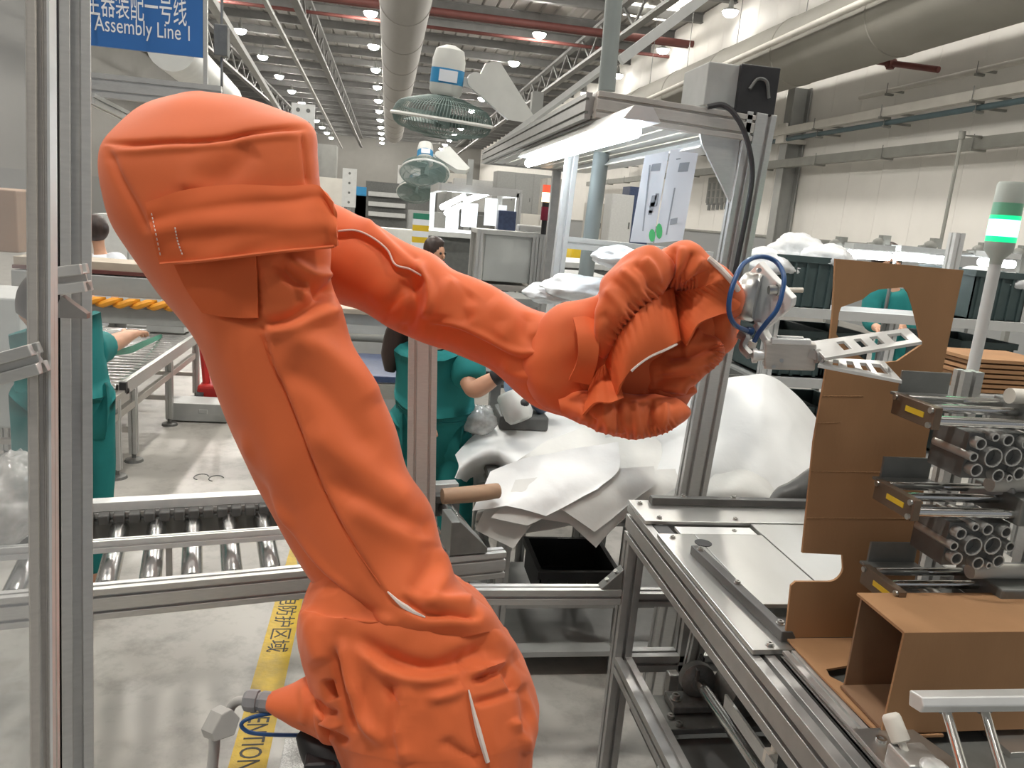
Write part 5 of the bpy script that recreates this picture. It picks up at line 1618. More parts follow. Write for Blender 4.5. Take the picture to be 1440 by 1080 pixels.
# ribbed roof panels and the lights under them
for k in range(6):
    x = WL + 0.05 + k * 0.075
    MB().ext([(0, 0), (0.06, 0), (0.05, 0.025), (0.01, 0.025)], (x, YW + 0.06, ZB - 0.03), (1, 0, 0), (0, 0, 1), (0, YE - YW - 0.1, 0)).build('roof_panel', 'alu', ws)
ta, tb2 = PZ(740, 229, ZB - 0.10), PZ(890, 188, ZB - 0.10)
MB().ext([(0, 0), (0.10, 0), (0.07, 0.03), (0.03, 0.03)], (P1.x - 0.16, YW + 0.05, ZB - 0.085), (1, 0, 0), (0, 0, 1), (0, 1.8, 0)).build('light_rail', 'alu_pale', ws)
t = thing('fluorescent_lamp', 'lit fluorescent tube hung under the workstation roof', 'lamp', (ta.x, (ta.y + tb2.y) / 2, ta.z))
tx = (ta.x + tb2.x) / 2
y0_, y1_ = min(ta.y, tb2.y), max(ta.y, tb2.y)
MB().cyl((tx, y0_ - 0.05, ta.z), (tx, y1_, ta.z), 0.018, n=14).build('tube', 'tube_glow', t, True)
MB().ext([(-0.05, 0.0), (0.05, 0.0), (0.025, 0.035), (-0.025, 0.035)], (tx, y0_ - 0.10, ta.z + 0.022), (1, 0, 0), (0, 0, 1), (0, y1_ - y0_ + 0.12, 0)).build('reflector', 'alu_pale', t)
MB().cyl((tx, y0_ + .05, ta.z + .05), (tx, y0_ + .05, ZB - .03), 0.004, n=6).cyl((tx, y1_ - .1, ta.z + .05), (tx, y1_ - .1, ZB - .03), 0.004, n=6).build('hanger', 'wire', t)
# speaker box on top with its cable
c = PY(1063, 128, YW)
t = thing('speaker_box', 'grey and black speaker box on top of the tall workstation post', 'speaker', (c.x, c.y, ZB + 0.03))
MB().box(c + V((-0.075, 0.10, 0.005)), (0.17, 0.20, 0.125)).build('cabinet', 'grey', t, bevel=0.004)
MB().box(c + V((0.0, -0.006, 0.0)), (0.125, 0.02, 0.14)).build('front_panel', 'black', t, bevel=0.003)
MB().tube([c + V((-0.03, -0.02, 0.0)), c + V((-0.01, -0.022, 0.03)), c + V((0.02, -0.022, 0.025)), c + V((0.035, -0.02, -0.02))], 0.005, 6, 20).build('handle', 'dark_grey', t, True)
t = thing('black_cable', 'black cable running from the top beam down the tall post', 'cable', PY(1050, 200, YW - 0.03))
MB().tube([PY(995, 150, YW - 0.03), PY(1018, 148, YW - 0.04), PY(1036, 165, YW - 0.05), PY(1050, 195, YW - 0.05), PY(1058, 240, YW - 0.045), PY(1052, 290, YW - 0.045), PY(1040, 350, YW - 0.04), PY(1020, 450, YW - 0.04)], 0.008, 8, 60).build('cable_run', 'black', t, True)


def quadsheet(px4, y, th, name, m, parent):
    ps = [PY(a_, b_, y if not hasattr(y, '__len__') else y[i_]) for i_, (a_, b_) in enumerate(px4)]
    n_ = (ps[1] - ps[0]).cross(ps[3] - ps[0]).normalized() * th
    if n_.y < 0:
        n_ = -n_
    return MB().add(ps + [p + n_ for p in ps], [(0, 1, 2, 3), (7, 6, 5, 4), (0, 4, 5, 1), (1, 5, 6, 2), (2, 6, 7, 3), (3, 7, 4, 0)]).build(name, m, parent)


def prints(t, x0, items, y, m):
    for a in items:
        quadsheet(a, y, 0.0004, 'print', m, t)


YP = 2.55
t = thing('work_instruction', 'left of two white instruction sheets hanging from the light rail', 'paper', PY(915, 300, YP))
quadsheet([(907, 219), (941, 212), (918, 342), (886, 340)], YP, 0.001, 'sheet', 'paper', t)
prints(t, 0, [[(913, 232), (915, 232), (905, 325), (903, 325)], [(917, 231), (930, 229), (928, 240), (915, 241)], [(917, 275), (924, 274), (920, 290), (913, 291)], [(922, 272), (927, 272), (924, 290), (919, 291)], [(913, 296), (918, 296), (916, 302), (911, 302)], [(915, 285), (921, 284), (917, 300), (912, 300)]], YP - 0.0015, 'print_grey')
MB().add([PY(917 + 4.5 * math.cos(k * .524), 331 + 9 * math.sin(k * .524), YP - 0.002) for k in range(12)], [tuple(range(12))]).build('green_dot', 'print_green', t)
t = thing('work_instruction', 'right of two white instruction sheets hanging from the light rail', 'paper', PY(950, 300, YP))
quadsheet([(943, 211), (984, 203), (960, 338), (920, 342)], YP - 0.004, 0.001, 'sheet', 'paper', t)
prints(t, 0, [[(951, 223), (957, 222), (957, 224), (951, 225)], [(956, 229), (970, 228), (967, 241), (953, 242)], [(948, 264), (950, 264), (938, 330), (936, 330)], [(943, 308), (953, 306), (952, 314), (942, 316)]], YP - 0.0055, 'print_grey')
MB().add([PY(927 + 4.5 * math.cos(k * .524), 325 + 11 * math.sin(k * .524), YP - 0.006) for k in range(12)], [tuple(range(12))]).build('green_dot', 'print_green', t)


# bags
def bag(px, py, y, r, label, m='bag', seed=0.0, name='plastic_bag'):
    c = PY(px, py, y)
    mb = MB().sph((0, 0, 0), 1.0, 40, 26)
    out = []
    for v in mb.v:
        v = V(v)
        h = 1 + 0.28 * noise.noise(v * 1.6 + V((seed, 0, 0))) + 0.14 * (0.5 - abs(noise.noise(v * 4 + V((0, seed, 0))))) + 0.05 * noise.noise(v * 9)
        out.append((c.x + v.x * r[0] * h, c.y + v.y * r[1] * h, c.z + v.z * r[2] * h))
    mb.v = out
    return tag(mb.build(name, m, smooth=True, ang=60), label, 'bag')


bag(815, 405, 2.85, (0.13, 0.15, 0.05), 'white plastic bag on the worktop left of the robot wrist', seed=2)
bag(772, 412, 2.9, (0.09, 0.1, 0.035), 'small white bag on the worktop beside the left frame post', seed=5)
bag(870, 362, 2.75, (0.09, 0.1, 0.04), 'white bag lying under the instruction sheets', seed=15)

# ================================================================ racks, crates and lamps behind the cardboard
RY = 3.3
t = thing('crate_rack', 'grey metal rack holding dark crates behind the cardboard', 'rack', PY(1250, 600, RY))
xa_, xb_ = PY(1085, 440, RY).x, PY(1500, 440, RY).x
z1 = PY(1140, 440, RY).z
for z in (z1, z1 - 0.33, z1 - 0.70):
    MB().bb((xa_, RY - 0.03, z - 0.022), (xb_, RY + 0.0, z + 0.022)).build('shelf_rail', 'light_grey', t)
    MB().bb((xa_, RY, z - 0.012), (xb_, RY + 0.5, z + 0.0)).build('shelf_board', 'grey', t)
for px in (1092, 1262, 1330, 1500):
    x = PY(px, 440, RY).x
    MB().prof((x, RY + 0.03, 0), (x, RY + 0.03, z1 + (0.42 if px == 1330 else 0.0)), 0.05, 0.05, slot=0.01).build('upright', 'alu_pale', t)
k = 0
for z, dz in ((z1 + 0.015, 0.24), (z1 - 0.315, 0.22), (z1 - .685, .22)):
    for px, lab in ((1138, 'behind the gripper plate'), (1215, 'seen through the cardboard cut-out'), (1400, 'right of the cardboard')):
        if px == 1215 and z > z1:
            continue
        lab2 = ('upper', 'middle', 'lower')[k // 1 % 1 if False else (0 if z > z1 else (1 if z > z1 - .5 else 2))]
        c = V((PY(px + (18 if px == 1400 else 0), 440, RY).x, RY + 0.28, z + dz / 2))
        bin_('storage_crate', 'dark green grey plastic crate on the %s shelf %s' % (lab2, lab), c, (0.30 if px != 1215 else 0.22, 0.40, dz), 'crate', 'dark crates on the metal rack', ribs=5)
for px, py, y, r, lab, sd in ((1075, 372, 3.5, (0.16, 0.16, 0.07), 'white plastic bag heaped at the left end of the crate rack', 1), (1120, 352, 3.7, (0.12, 0.15, 0.08), 'crumpled white bag on the upper crate left of the cardboard', 8), (1160, 362, 3.5, (0.12, 0.14, 0.06), 'crumpled white bag directly behind the left top of the cardboard', 11), (1425, 402, 3.5, (0.16, 0.15, 0.06), 'white bag in the crate beside the signal tower', 21), (1385, 392, 3.7, (0.12, 0.15, 0.06), 'white bag behind the pole of the signal tower', 24)):
    bag(px, py, y, r, lab, seed=sd)
# bar lights above the rack
for i, (pa, pb, lab) in enumerate((((1192, 357), (1250, 361), 'left lit bar lamp above the cardboard'), ((1258, 360), (1326, 366), 'right lit bar lamp above the cardboard'), ((1378, 368), (1425, 372), 'lit bar lamp behind the signal tower'))):
    A, B = PY(*pa, 3.9), PY(*pb, 3.9)
    t = thing('bar_lamp', lab, 'lamp', A)
    MB().cyl(A, B, 0.022, n=12).build('tube', 'far_tube_glow', t, True)
    MB().beam(A + V((0, 0.0, 0.045)), B + V((0, 0, 0.045)), 0.09, 0.03).build('reflector', 'alu_pale', t)
    MB().cyl(A + V((0.02, 0.02, 0)), A + V((0.02, 0.02, -0.9)), 0.01, n=6).build('stand', 'wire', t)
A, B = PY(1165, 350, 4.0), PY(1445, 362, 4.0)
t = thing('tool_rail', 'thin steel rail carrying small clamps above the bar lamps', 'rail', A)
MB().cyl(A, B, 0.012, n=8).build('rail', 'wire', t, True)
for px, py in ((1175, 344), (1236, 342), (1308, 346), (1376, 352), (1432, 356)):
    c = PY(px, py, 3.98)
    MB().sph(c, (0.04, 0.03, 0.03), 10, 6).box(c + V((0.03, 0, 0.02)), (0.05, 0.04, 0.05)).cyl(c, c + V((-0.07, 0, -0.01)), 0.01, n=6).build('clamp', 'pipe_grey', t, True)
for px in (1180, 1440):
    c = PY(px, 352, 4.0)
    MB().beam(c, (c.x, c.y, 0), 0.03, 0.03).build('stand', 'pipe_grey', t)
# flat cartons and brackets behind the pushers
c = PY(1392, 515, 2.5)
for k in range(7):
    tag(MB().box(c + V((0.01 * (k % 3), 0, -0.07 + 0.018 * k)), (0.34, 0.26, 0.012)).build('flat_carton', 'cardboard'), ('lowest', 'second', 'third', 'fourth', 'fifth', 'sixth', 'top')[k] + ' flat brown carton of the pile behind the top pusher', 'carton', 'flat cartons in a pile')
t = thing('carton_stand', 'grey stand under the pile of flat cartons', 'stand', (c.x, c.y, 0))
MB().box(c + V((0, 0, -0.09)), (0.40, 0.32, 0.02)).build('stand_top', 'light_grey', t)
for sx in (-.17, .17):
    for sy in (-.13, .13):
        MB().prof((c.x + sx, c.y + sy, 0), (c.x + sx, c.y + sy, c.z - 0.10), 0.04, 0.04).build('leg', 'alu', t)


# ================================================================ people
def skin(name, verts, edges, m, parent, root=0, sub=2, smooth=1, remesh=0.0):
    me = bpy.data.meshes.new(name)
    off = parent.location if parent is not None else V((0, 0, 0))
    me.from_pydata([V(v[:3]) - off for v in verts], edges, [])
    o = bpy.data.objects.new(name, me)
    COL.objects.link(o)
    md = o.modifiers.new('skin', 'SKIN')
    md.use_smooth_shade = True
    for i, v in enumerate(verts):
        sv = me.skin_vertices[0].data[i]
        r = v[3]
        sv.radius = (r, r) if not hasattr(r, '__len__') else r
        sv.use_root = (i == root)
    sb = o.modifiers.new('sub', 'SUBSURF')
    sb.levels = sub
    sb.render_levels = sub
    if remesh:
        rm = o.modifiers.new('remesh', 'REMESH')
        rm.mode = 'VOXEL'
        rm.voxel_size = remesh
    sm = o.modifiers.new('smooth', 'SMOOTH')
    sm.factor = 0.5
    sm.iterations = smooth
    dg = bpy.context.evaluated_depsgraph_get()
    dg.update()
    m2 = bpy.data.meshes.new_from_object(o.evaluated_get(dg))
    bpy.data.objects.remove(o)
    m2.materials.clear()
    m2.materials.append(MATS[m])
    n = bpy.data.objects.new(name, m2)
    COL.objects.link(n)
    n.parent = parent
    m2.polygons.foreach_set('use_smooth', [True] * len(m2.polygons))
    return n


def lerp(a, b, t):
    return V(a) * (1 - t) + V(b) * t


def finger_chain(verts, edges, hi, hand, d, side, palm=0.045, r=0.009, L=0.07, curl=V((0, 0, -1))):
    """five fingers from the hand vertex hi"""
    d = V(d).normalized()
    side = V(side).normalized()
    base = len(verts)
    for k in range(5):
        if k == 4:
            b0 = V(hand) - side * 0.03 + d * 0.01
            p1 = b0 - side * 0.03 + d * 0.03
            p2 = p1 + d * 0.03 - side * 0.005
            verts += [(*b0, r * 1.1), (*p1, r), (*p2, r * .85)]
        else:
            l = (0.062, 0.072, 0.066, 0.05)[k]
            b0 = V(hand) + side * (0.027 - 0.018 * (3 - k) + 0.0) + d * palm
            p1 = b0 + d * l * 0.55 + V(curl) * l * 0.15
            p2 = p1 + d * l * 0.35 + V(curl) * l * 0.4
            verts += [(*b0, r), (*p1, r * .95), (*p2, r * .8)]
        i = len(verts) - 3
        edges += [(hi, i), (i, i + 1), (i + 1, i + 2)]


def person(label, J, hair=True, glove=None, sleeve=0.55, top='teal', bottom='teal', ponytail=None, face=V((0, -1, 0))):
    """J: joints hip, chest, neck, head, shoL, shoR, elbL, elbR, hanL, hanR, kneL, kneR, ankL, ankR"""
    J = {k_: V(v_) for k_, v_ in J.items()}
    t = thing('person', label, 'person', (J['hip'].x, J['hip'].y, 0))
    hp = (J['kneR'] - J['kneL'])
    hs = hp.normalized() if hp.length > 1e-4 else V((1, 0, 0))
    hl, hr = J['hip'] - hs * 0.09, J['hip'] + hs * 0.09
    head = J['head']
    up = (head - J['neck']).normalized()
    vs = [(*J['hip'], 0.115), (*lerp(J['hip'], J['chest'], .5), 0.105), (*J['chest'], 0.115), (*J['neck'], 0.050), (*(J['neck'] + up * 0.07), 0.048), (*(head - up * 0.02 + face * 0.015), 0.072), (*(head + up * 0.04), 0.088), (*(head + up * 0.10), 0.065)]
    es = [(0, 1), (1, 2), (2, 3), (3, 4), (4, 5), (5, 6), (6, 7)]
    for s_ in 'LR':
        i = len(vs)
        sh, el, ha = J['sho' + s_], J['elb' + s_], J['han' + s_]
        d = (ha - el).normalized()
        vs += [(*sh, 0.055), (*lerp(sh, el, .5), 0.047), (*el, 0.040), (*lerp(el, ha, .35), 0.040), (*lerp(el, ha, .85), 0.027), (*ha, (0.034, 0.022))]
        es += [(2, i)] + [(i + k_, i + k_ + 1) for k_ in range(5)]
        sd = d.cross(V((0, 0, 1)))
        if sd.length < 0.1:
            sd = V((0, 1, 0))
        finger_chain(vs, es, i + 5, ha, d, sd)
        i = len(vs)
        h_, kn, an = (hl if s_ == 'L' else hr), J['kne' + s_], J['ank' + s_]
        vs += [(*h_, 0.095), (*lerp(h_, kn, .5), 0.078), (*kn, 0.056), (*lerp(kn, an, .4), 0.055), (*an, 0.038), (*(an + face * 0.06 - V((0, 0, .03))), 0.036), (*(an + face * 0.15 - V((0, 0, .05))), 0.030)]
        es += [(0, i)] + [(i + k_, i + k_ + 1) for k_ in range(6)]
    b = skin('body', vs, es, 'skin', t)
    # face
    fs = face.cross(up).normalized()
    MB().sph(head + face * 0.088 + up * -0.002, (0.014, 0.018, 0.02), 10, 8).build('nose', 'skin', b, True)
    for s_ in (-1, 1):
        MB().sph(head + face * 0.078 + fs * (0.032 * s_) + up * 0.025, 0.011, 10, 8).build('eye', 'ink', b, True)
        MB().sph(head + fs * (0.085 * s_) + up * 0.015, (0.014, 0.02, 0.03), 10, 8).build('ear', 'skin', b, True)
    MB().tube([head + face * 0.078 - fs * .022 - up * .045, head + face * 0.085 - up * .048, head + face * 0.078 + fs * .022 - up * .045], 0.005, 6, 8).build('mouth', 'red', b, True)
    # tunic
    tv = [(*(J['hip'] - (J['chest'] - J['hip']).normalized() * 0.14), 0.172), (*J['hip'], 0.168), (*lerp(J['hip'], J['chest'], .5), 0.155), (*J['chest'], 0.16), (*lerp(J['chest'], J['neck'], .8), 0.075)]
    te = [(0, 1), (1, 2), (2, 3), (3, 4)]
    for s_ in 'LR':
        sh, el, ha = J['sho' + s_], J['elb' + s_], J['han' + s_]
        sv_ = [(*lerp(J['chest'], sh, .35), 0.12), (*lerp(J['chest'], sh, .75), 0.105), (*lerp(sh, el, .12), 0.088), (*lerp(sh, el, .5), 0.074)]
        if sleeve <= 1:
            sv_ += [(*lerp(sh, el, 0.5 + .5 * sleeve), 0.068)]
        else:
            sv_ += [(*el, 0.060), (*lerp(el, ha, .8), 0.044)]
        skin('sleeve', sv_, [(q_, q_ + 1) for q_ in range(len(sv_) - 1)], top, t, smooth=4)
    skin('tunic', tv, te, top, t, root=3, smooth=8)
    pv = [(*J['hip'], 0.135)]
    pe = []
    for s_ in 'LR':
        i = len(pv)
        h_, kn, an = (hl if s_ == 'L' else hr), J['kne' + s_], J['ank' + s_]
        pv += [(*h_, 0.115), (*lerp(h_, kn, .5), 0.100), (*kn, 0.080), (*lerp(kn, an, .5), 0.076), (*lerp(kn, an, .95), 0.070)]
        pe += [(0, i)] + [(i + k_, i + k_ + 1) for k_ in range(4)]
        MB().sph(an + face * 0.06 - V((0, 0, 0.035)), (0.055, 0.11, 0.042) if abs(face.y) > .7 else (0.11, 0.055, 0.042), 14, 8).build('shoe', 'black', t, True)
    skin('trousers', pv, pe, bottom, t, smooth=6)
    if hair:
        mb = MB()
        mb.sph((0, 0, 0), 1, 24, 14)
        vv = []
        for v_ in mb.v:
            p_ = V(v_)
            if p_.dot(V((0, -1, 0))) > 0.35 and p_.z < 0.45:
                p_ = p_ * 0.80
            w = head + fs * (p_.x * -0.104) + face * (-p_.y * 0.108 - 0.012) + up * (p_.z * 0.118 + 0.045)
            vv.append(tuple(w))
        mb.v = vv
        hh = mb.build('hair', 'hair', t, True, ang=180)
        if ponytail:
            MB().tube([V(q_) for q_ in ponytail], [0.045, 0.05, 0.045, 0.02], 12, 24).build('ponytail', 'hair', hh, True)
    if glove:
        for s_ in glove:
            el, ha = J['elb' + s_], J['han' + s_]
            d = (ha - el).normalized()
            gv = [(*lerp(el, ha, .72), 0.040), (*lerp(el, ha, .88), 0.034), (*ha, (0.042, 0.028))]
            ge = [(0, 1), (1, 2)]
            sd = d.cross(V((0, 0, 1)))
            finger_chain(gv, ge, 2, ha, d, sd if sd.length > .1 else V((0, 1, 0)), r=0.0125)
            skin('glove', gv, ge, 'black', t)
    return t


# woman bending over the parts bin behind the conveyor
yy = 2.95
hip = PY(604, 610, yy + 0.05)
J = dict(hip=hip, chest=PY(620, 522, yy), neck=PY(612, 470, yy - 0.05), head=PY(604, 430, yy - 0.08), shoL=PY(585, 500, yy + 0.02), shoR=PY(655, 503, yy - 0.10),
         elbL=PY(585, 560, yy - 0.05), elbR=PY(663, 552, yy - 0.22), hanL=PY(588, 592, yy - 0.12), hanR=PY(704, 527, yy - 0.25),
         kneL=V((hip.x - 0.12, hip.y - 0.08, 0.42)), kneR=V((hip.x + 0.12, hip.y - 0.08, 0.42)), ankL=V((hip.x - 0.13, hip.y, 0.085)), ankR=V((hip.x + 0.13, hip.y, 0.085)))
person('worker in teal uniform with a black glove, bending behind the robot forearm', J, glove='R', sleeve=0.55, face=V((0.80, -0.55, -0.25)).normalized(),
       ponytail=[PY(575, 440, yy), PY(560, 470, yy), PY(552, 500, yy), PY(548, 522, yy)])
# worker at the left conveyor, mostly behind the posts
yy = 3.0
hip = PY(90, 575, yy)
J = dict(hip=hip, chest=PY(100, 500, yy), neck=PY(86, 466, yy), head=PY(68, 446, yy - .05), shoL=PY(78, 485, yy - .1), shoR=PY(124, 490, yy + 0.12),
         elbL=PY(96, 540, yy - 0.2), elbR=PY(152, 486, yy + 0.3), hanL=PY(95, 540, yy - 0.1), hanR=PY(186, 470, yy + 0.5),
         kneL=V((hip.x - 0.08, hip.y - 0.05, 0.40)), kneR=V((hip.x + 0.07, hip.y + 0.05, 0.40)), ankL=V((hip.x - 0.08, hip.y, 0.085)), ankR=V((hip.x + 0.07, hip.y + 0.06, 0.085)))
person('worker in teal uniform leaning over the left roller conveyor behind the posts', J, sleeve=0.9, face=V((-0.7, 0.3, -0.6)).normalized())
# seated worker further back
yy = 7.0
hip = PY(612, 470, yy)
J = dict(hip=hip, chest=PY(612, 420, yy), neck=PY(612, 383, yy), head=PY(613, 358, yy), shoL=PY(586, 395, yy), shoR=PY(640, 397, yy), elbL=PY(580, 430, yy - .1), elbR=PY(648, 430, yy - .1), hanL=PY(596, 440, yy - .3), hanR=PY(640, 440, yy - .3),
         kneL=V((hip.x - .1, hip.y - .3, 0.45)), kneR=V((hip.x + .1, hip.y - .3, 0.45)), ankL=V((hip.x - .1, hip.y - .25, 0.085)), ankR=V((hip.x + .1, hip.y - .25, 0.085)))
person('dark haired worker sitting behind the robot forearm in the distance', J, sleeve=2, face=V((0.75, -0.65, -0.1)).normalized())
tag(MB().bb((hip.x - .2, hip.y - .12, 0), (hip.x + .2, hip.y + .25, hip.z - .14)).build('stool_box', 'dark_grey', bevel=0.02), 'dark box stool under the sitting worker', 'stool')
# worker glimpsed through the cardboard cut-out
yy = 5.0
hip = PY(1262, 500, yy)
J = dict(hip=hip, chest=PY(1256, 440, yy), neck=PY(1252, 400, yy), head=PY(1250, 372, yy), shoL=PY(1228, 412, yy), shoR=PY(1284, 414, yy), elbL=PY(1222, 455, yy - .1), elbR=PY(1290, 455, yy - .1), hanL=PY(1235, 462, yy - .3), hanR=PY(1262, 462, yy - .3),
         kneL=V((hip.x - .1, hip.y, 0.45)), kneR=V((hip.x + .1, hip.y, 0.45)), ankL=V((hip.x - .1, hip.y, 0.085)), ankR=V((hip.x + .1, hip.y, 0.085)))
person('worker in teal uniform glimpsed through the cardboard cut-out', J, sleeve=2)


# ================================================================ hanging sign on the left
SY = 4.5
sa, sb_ = PY(285, 2, SY), PY(285, 80, SY)
sx1 = sa.x
sx0 = PY(90, 40, SY).x
zlo, zhi = PY(205, 72, SY).z, PY(205, 72, SY).z + 0.52
t = thing('line_sign', 'blue hanging sign reading Assembly Line 1 in white letters', 'sign', (sx1 - 0.4, SY, zlo))
MB().bb((sx0, SY, zlo), (sx1, SY + 0.02, zhi)).build('sign_board', 'sign_blue', t)
e0 = PY(133, 40, SY)
e1 = PY(267, 57, SY)
lettering('Assembly Line 1', 0.105, 'lettering', 'sign_white', t, (e0.x, SY - 0.002, (e0.z + e1.z) / 2 - 0.005), (1, 0, 0), (0, 0, 1), width=e1.x - e0.x)
h0 = PY(118, 15, SY)
h1 = PY(261, 28, SY)
lettering('吸尘器装配一号线', 0.16, 'lettering', 'sign_white', t, (h1.x - (h1.x - h0.x) * 1.12, SY - 0.002, (h0.z + h1.z) / 2 - 0.012), (1, 0, 0), (0, 0, 1), width=(h1.x - h0.x) * 1.12)
MB().bb((sx1 + 0.002, SY + .0, zlo - 0.22), (sx1 + 0.022, SY + 0.02, zhi)).build('sign_post', 'alu', t)
MB().cyl((sx0 + .1, SY + .01, zhi), (sx0 + .1, SY + .01, ZC), 0.006, n=6).cyl((sx1 - .1, SY + .01, zhi), (sx1 - .1, SY + .01, ZC), 0.006, n=6).build('hanger', 'wire', t)
# overhead aluminium rails under the sign
for pa, pb, y, lab in (((80, 104), (312, 132), 4.5, 'upper aluminium rail crossing under the blue sign'), ((80, 122), (312, 146), 4.42, 'lower aluminium rail crossing under the blue sign')):
    A, B = PY(*pa, y), PY(*pb, y)
    z = (A.z + B.z) / 2
    tag(MB().prof((A.x, y, z), (B.x, y, z), 0.045, 0.06, nh=1, slot=0.01).build('overhead_rail', 'alu'), lab, 'rail')
A, B = PY(126, 138, 4.3), PY(215, 182, 4.9)
t = thing('overhead_rail', 'aluminium rail slanting away behind the robot hood', 'rail', A)
MB().prof(A, B, 0.05, 0.05, slot=0.01).build('rail_profile', 'alu', t)
MB().cyl(A, (A.x, A.y, ZC), 0.008, n=6).build('hanger', 'wire', t)
A, B = PY(240, 66, 6.0), PY(318, 138, 9.0)
t = thing('white_duct', 'short white round duct right of the blue sign', 'duct', (A + B) / 2)
MB().cyl(A, B, 0.16, n=24).build('duct_tube', 'fan_white', t, True)
MB().cyl((A + B) / 2 + V((0, 0, .1)), V(((A.x + B.x) / 2, (A.y + B.y) / 2, ZC)), 0.01, n=6).build('hanger', 'wire', t)
c = PY(312, 58, 5.0)
t = thing('hanging_speaker', 'small dark box speaker hanging right of the blue sign', 'speaker', c)
MB().box(c, (0.075, 0.08, 0.17)).build('case', 'dark_grey', t, bevel=0.006)
MB().cyl(c + V((0, 0, -0.085)), c + V((0, 0, -0.30)), 0.008, n=6).cyl(c + V((0, 0, 0.085)), V((c.x, c.y, ZC)), 0.008, n=6).build('hanger', 'wire', t)


def hole_board(px0, py0, px1, py1, y, nx, nz, label):
    a, b = PY(px0, py0, y), PY(px1, py1, y)
    t = thing('tool_board', label, 'board', ((a.x + b.x) / 2, y, min(a.z, b.z)))
    MB().bb((a.x, y, b.z), (b.x, y + 0.03, a.z)).build('panel', 'light_grey', t)
    for i in range(nx):
        for j in range(nz):
            c = V((a.x + (b.x - a.x) * (i + .5 + .15) / (nx + .3), y - 0.004, b.z + (a.z - b.z) * (j + .5) / nz))
            MB().cyl(c + V((0, 0, 0)), c + V((0, 0.003, 0)), abs(b.x - a.x) * 0.09, n=10).build('knob', 'dark_grey', t)
    MB().bb(((a.x + b.x) / 2 - .03, y + .03, 0), ((a.x + b.x) / 2 + .03, y + .09, a.z)).build('stand', 'steel_paint', t)


hole_board(410, 144, 442, 184, 9.0, 2, 2, 'white switch panel with round knobs right of the robot hood')
hole_board(482, 236, 500, 292, 15.0, 1, 4, 'narrow white switch panel further down the left aisle')

# ================================================================ left side: gantry, conveyor, pallet truck
GY = 4.7
t = thing('left_gantry', 'grey overhead machine beam with an orange twisted cover on the left', 'machine', PY(180, 620, GY))
xa_, xb_ = PY(20, 430, GY).x, PY(400, 430, GY).x
zz_ = lambda py: PY(185, py, GY).z
MB().bb((xa_, GY, zz_(388)), (xb_, GY + .05, zz_(383))).build('brown_strip', 'red_pipe', t)
MB().bb((xa_, GY - .02, zz_(418)), (xb_, GY + .3, zz_(390))).build('upper_beam', 'grey', t, bevel=0.004)
MB().bb((xa_, GY - .01, zz_(456)), (xb_, GY + .2, zz_(433))).build('lower_panel', 'grey', t, bevel=0.004)
MB().bb((xa_, GY + .02, zz_(383)), (xb_, GY + .3, zz_(372))).build('shelf', 'beige', t)
n = 16
rope0 = None
z_ = zz_(426)
for i in range(n):
    x = xa_ + (xb_ - xa_) * (i + .5) / n
    mb = MB()
    mb.tube([(-0.07, 0, -0.018), (-0.03, -0.03, -0.012), (0.03, -0.035, 0.012), (0.07, 0, 0.02)], [0.008, 0.02, 0.02, 0.008], 8, 10) if rope0 is None else None
    if rope0 is None:
        rope0 = mb.build('twisted_cover', 'safety_orange', t, True, local=True)
        rope0.location = V((x, GY - 0.01, z_)) - t.location
    else:
        clone(rope0, V((x, GY - 0.01, z_)) - t.location, None, t)
for x in (xa_ + .1, xb_ - .1):
    MB().prof((x, GY + .2, 0), (x, GY + .2, zz_(380)), 0.06, 0.06).build('upright', 'alu', t)
# left roller conveyor
lc = V((-1.43, 4.05, 0))
t = thing('roller_conveyor', 'long roller conveyor on thin legs running away on the left', 'conveyor', lc)
L = 2.4
Wd = 0.75
hz_ = 0.52
MB().bb((-0.03, 0.55, hz_ - 0.06), (0.0, L, hz_ + 0.015)).build('side_rail', 'alu', t, local=True)
MB().bb((-0.03, 0.0, hz_ - 0.10), (0.0, 0.6, hz_ - 0.03)).build('side_rail', 'alu_warm', t, local=True)
MB().bb((-Wd, 0.0, hz_ - 0.06), (-Wd + .03, L, hz_ + 0.015)).build('side_rail', 'alu', t, local=True)
MB().bb((-0.034, 0.53, hz_ - .045), (0.004, 0.56, hz_ + .015)).build('end_cap', 'black', t, local=True)
MB().bb((-0.03, 0.0, hz_ - 0.17), (0.0, 2.2, hz_ - 0.13)).build('lower_rail', 'alu_warm', t, local=True)
r0 = MB().cyl((-Wd + .03, 0, hz_ - 0.012), (-0.03, 0, hz_ - 0.012), 0.025, n=14).build('roller', 'roller_steel', t, True, local=True)
for i, y in enumerate(np.arange(0.06, L, 0.085)):
    (r0 if i == 0 else clone(r0, None, None, t)).location = (0, y, 0)
for y in (0.42, 0.72, 1.52, 2.3):
    for x in (-0.02, -Wd + .02):
        MB().prof((x, y, 0.05), (x, y, hz_ - .06), 0.045, 0.045).build('leg', 'alu', t, local=True)
        MB().lathe((x, y, 0), (0, 0, 1), [(0.055, 0), (0.05, 0.015), (0.012, 0.022), (0.012, 0.05)], 14).build('foot', 'cast', t, True, local=True)
    MB().beam((-0.02, y, 0.2), (-Wd + .02, y, 0.2), 0.03, 0.03).build('cross_bar', 'alu_warm', t, local=True)
G = patch([[(152, 492, 4.6), (180, 488, 5.0), (205, 478, 5.5), (226, 470, 6.2)], [(152, 500, 4.6), (182, 497, 5.0), (208, 485, 5.5), (230, 474, 6.2)]], 6, 20, conv=PY)
tag(MB().sheet(G, 0.006).build('green_belt', 'belt_green', smooth=True), 'green strip lying across the left roller conveyor', 'belt')
c = PY(240, 468, 6.4)
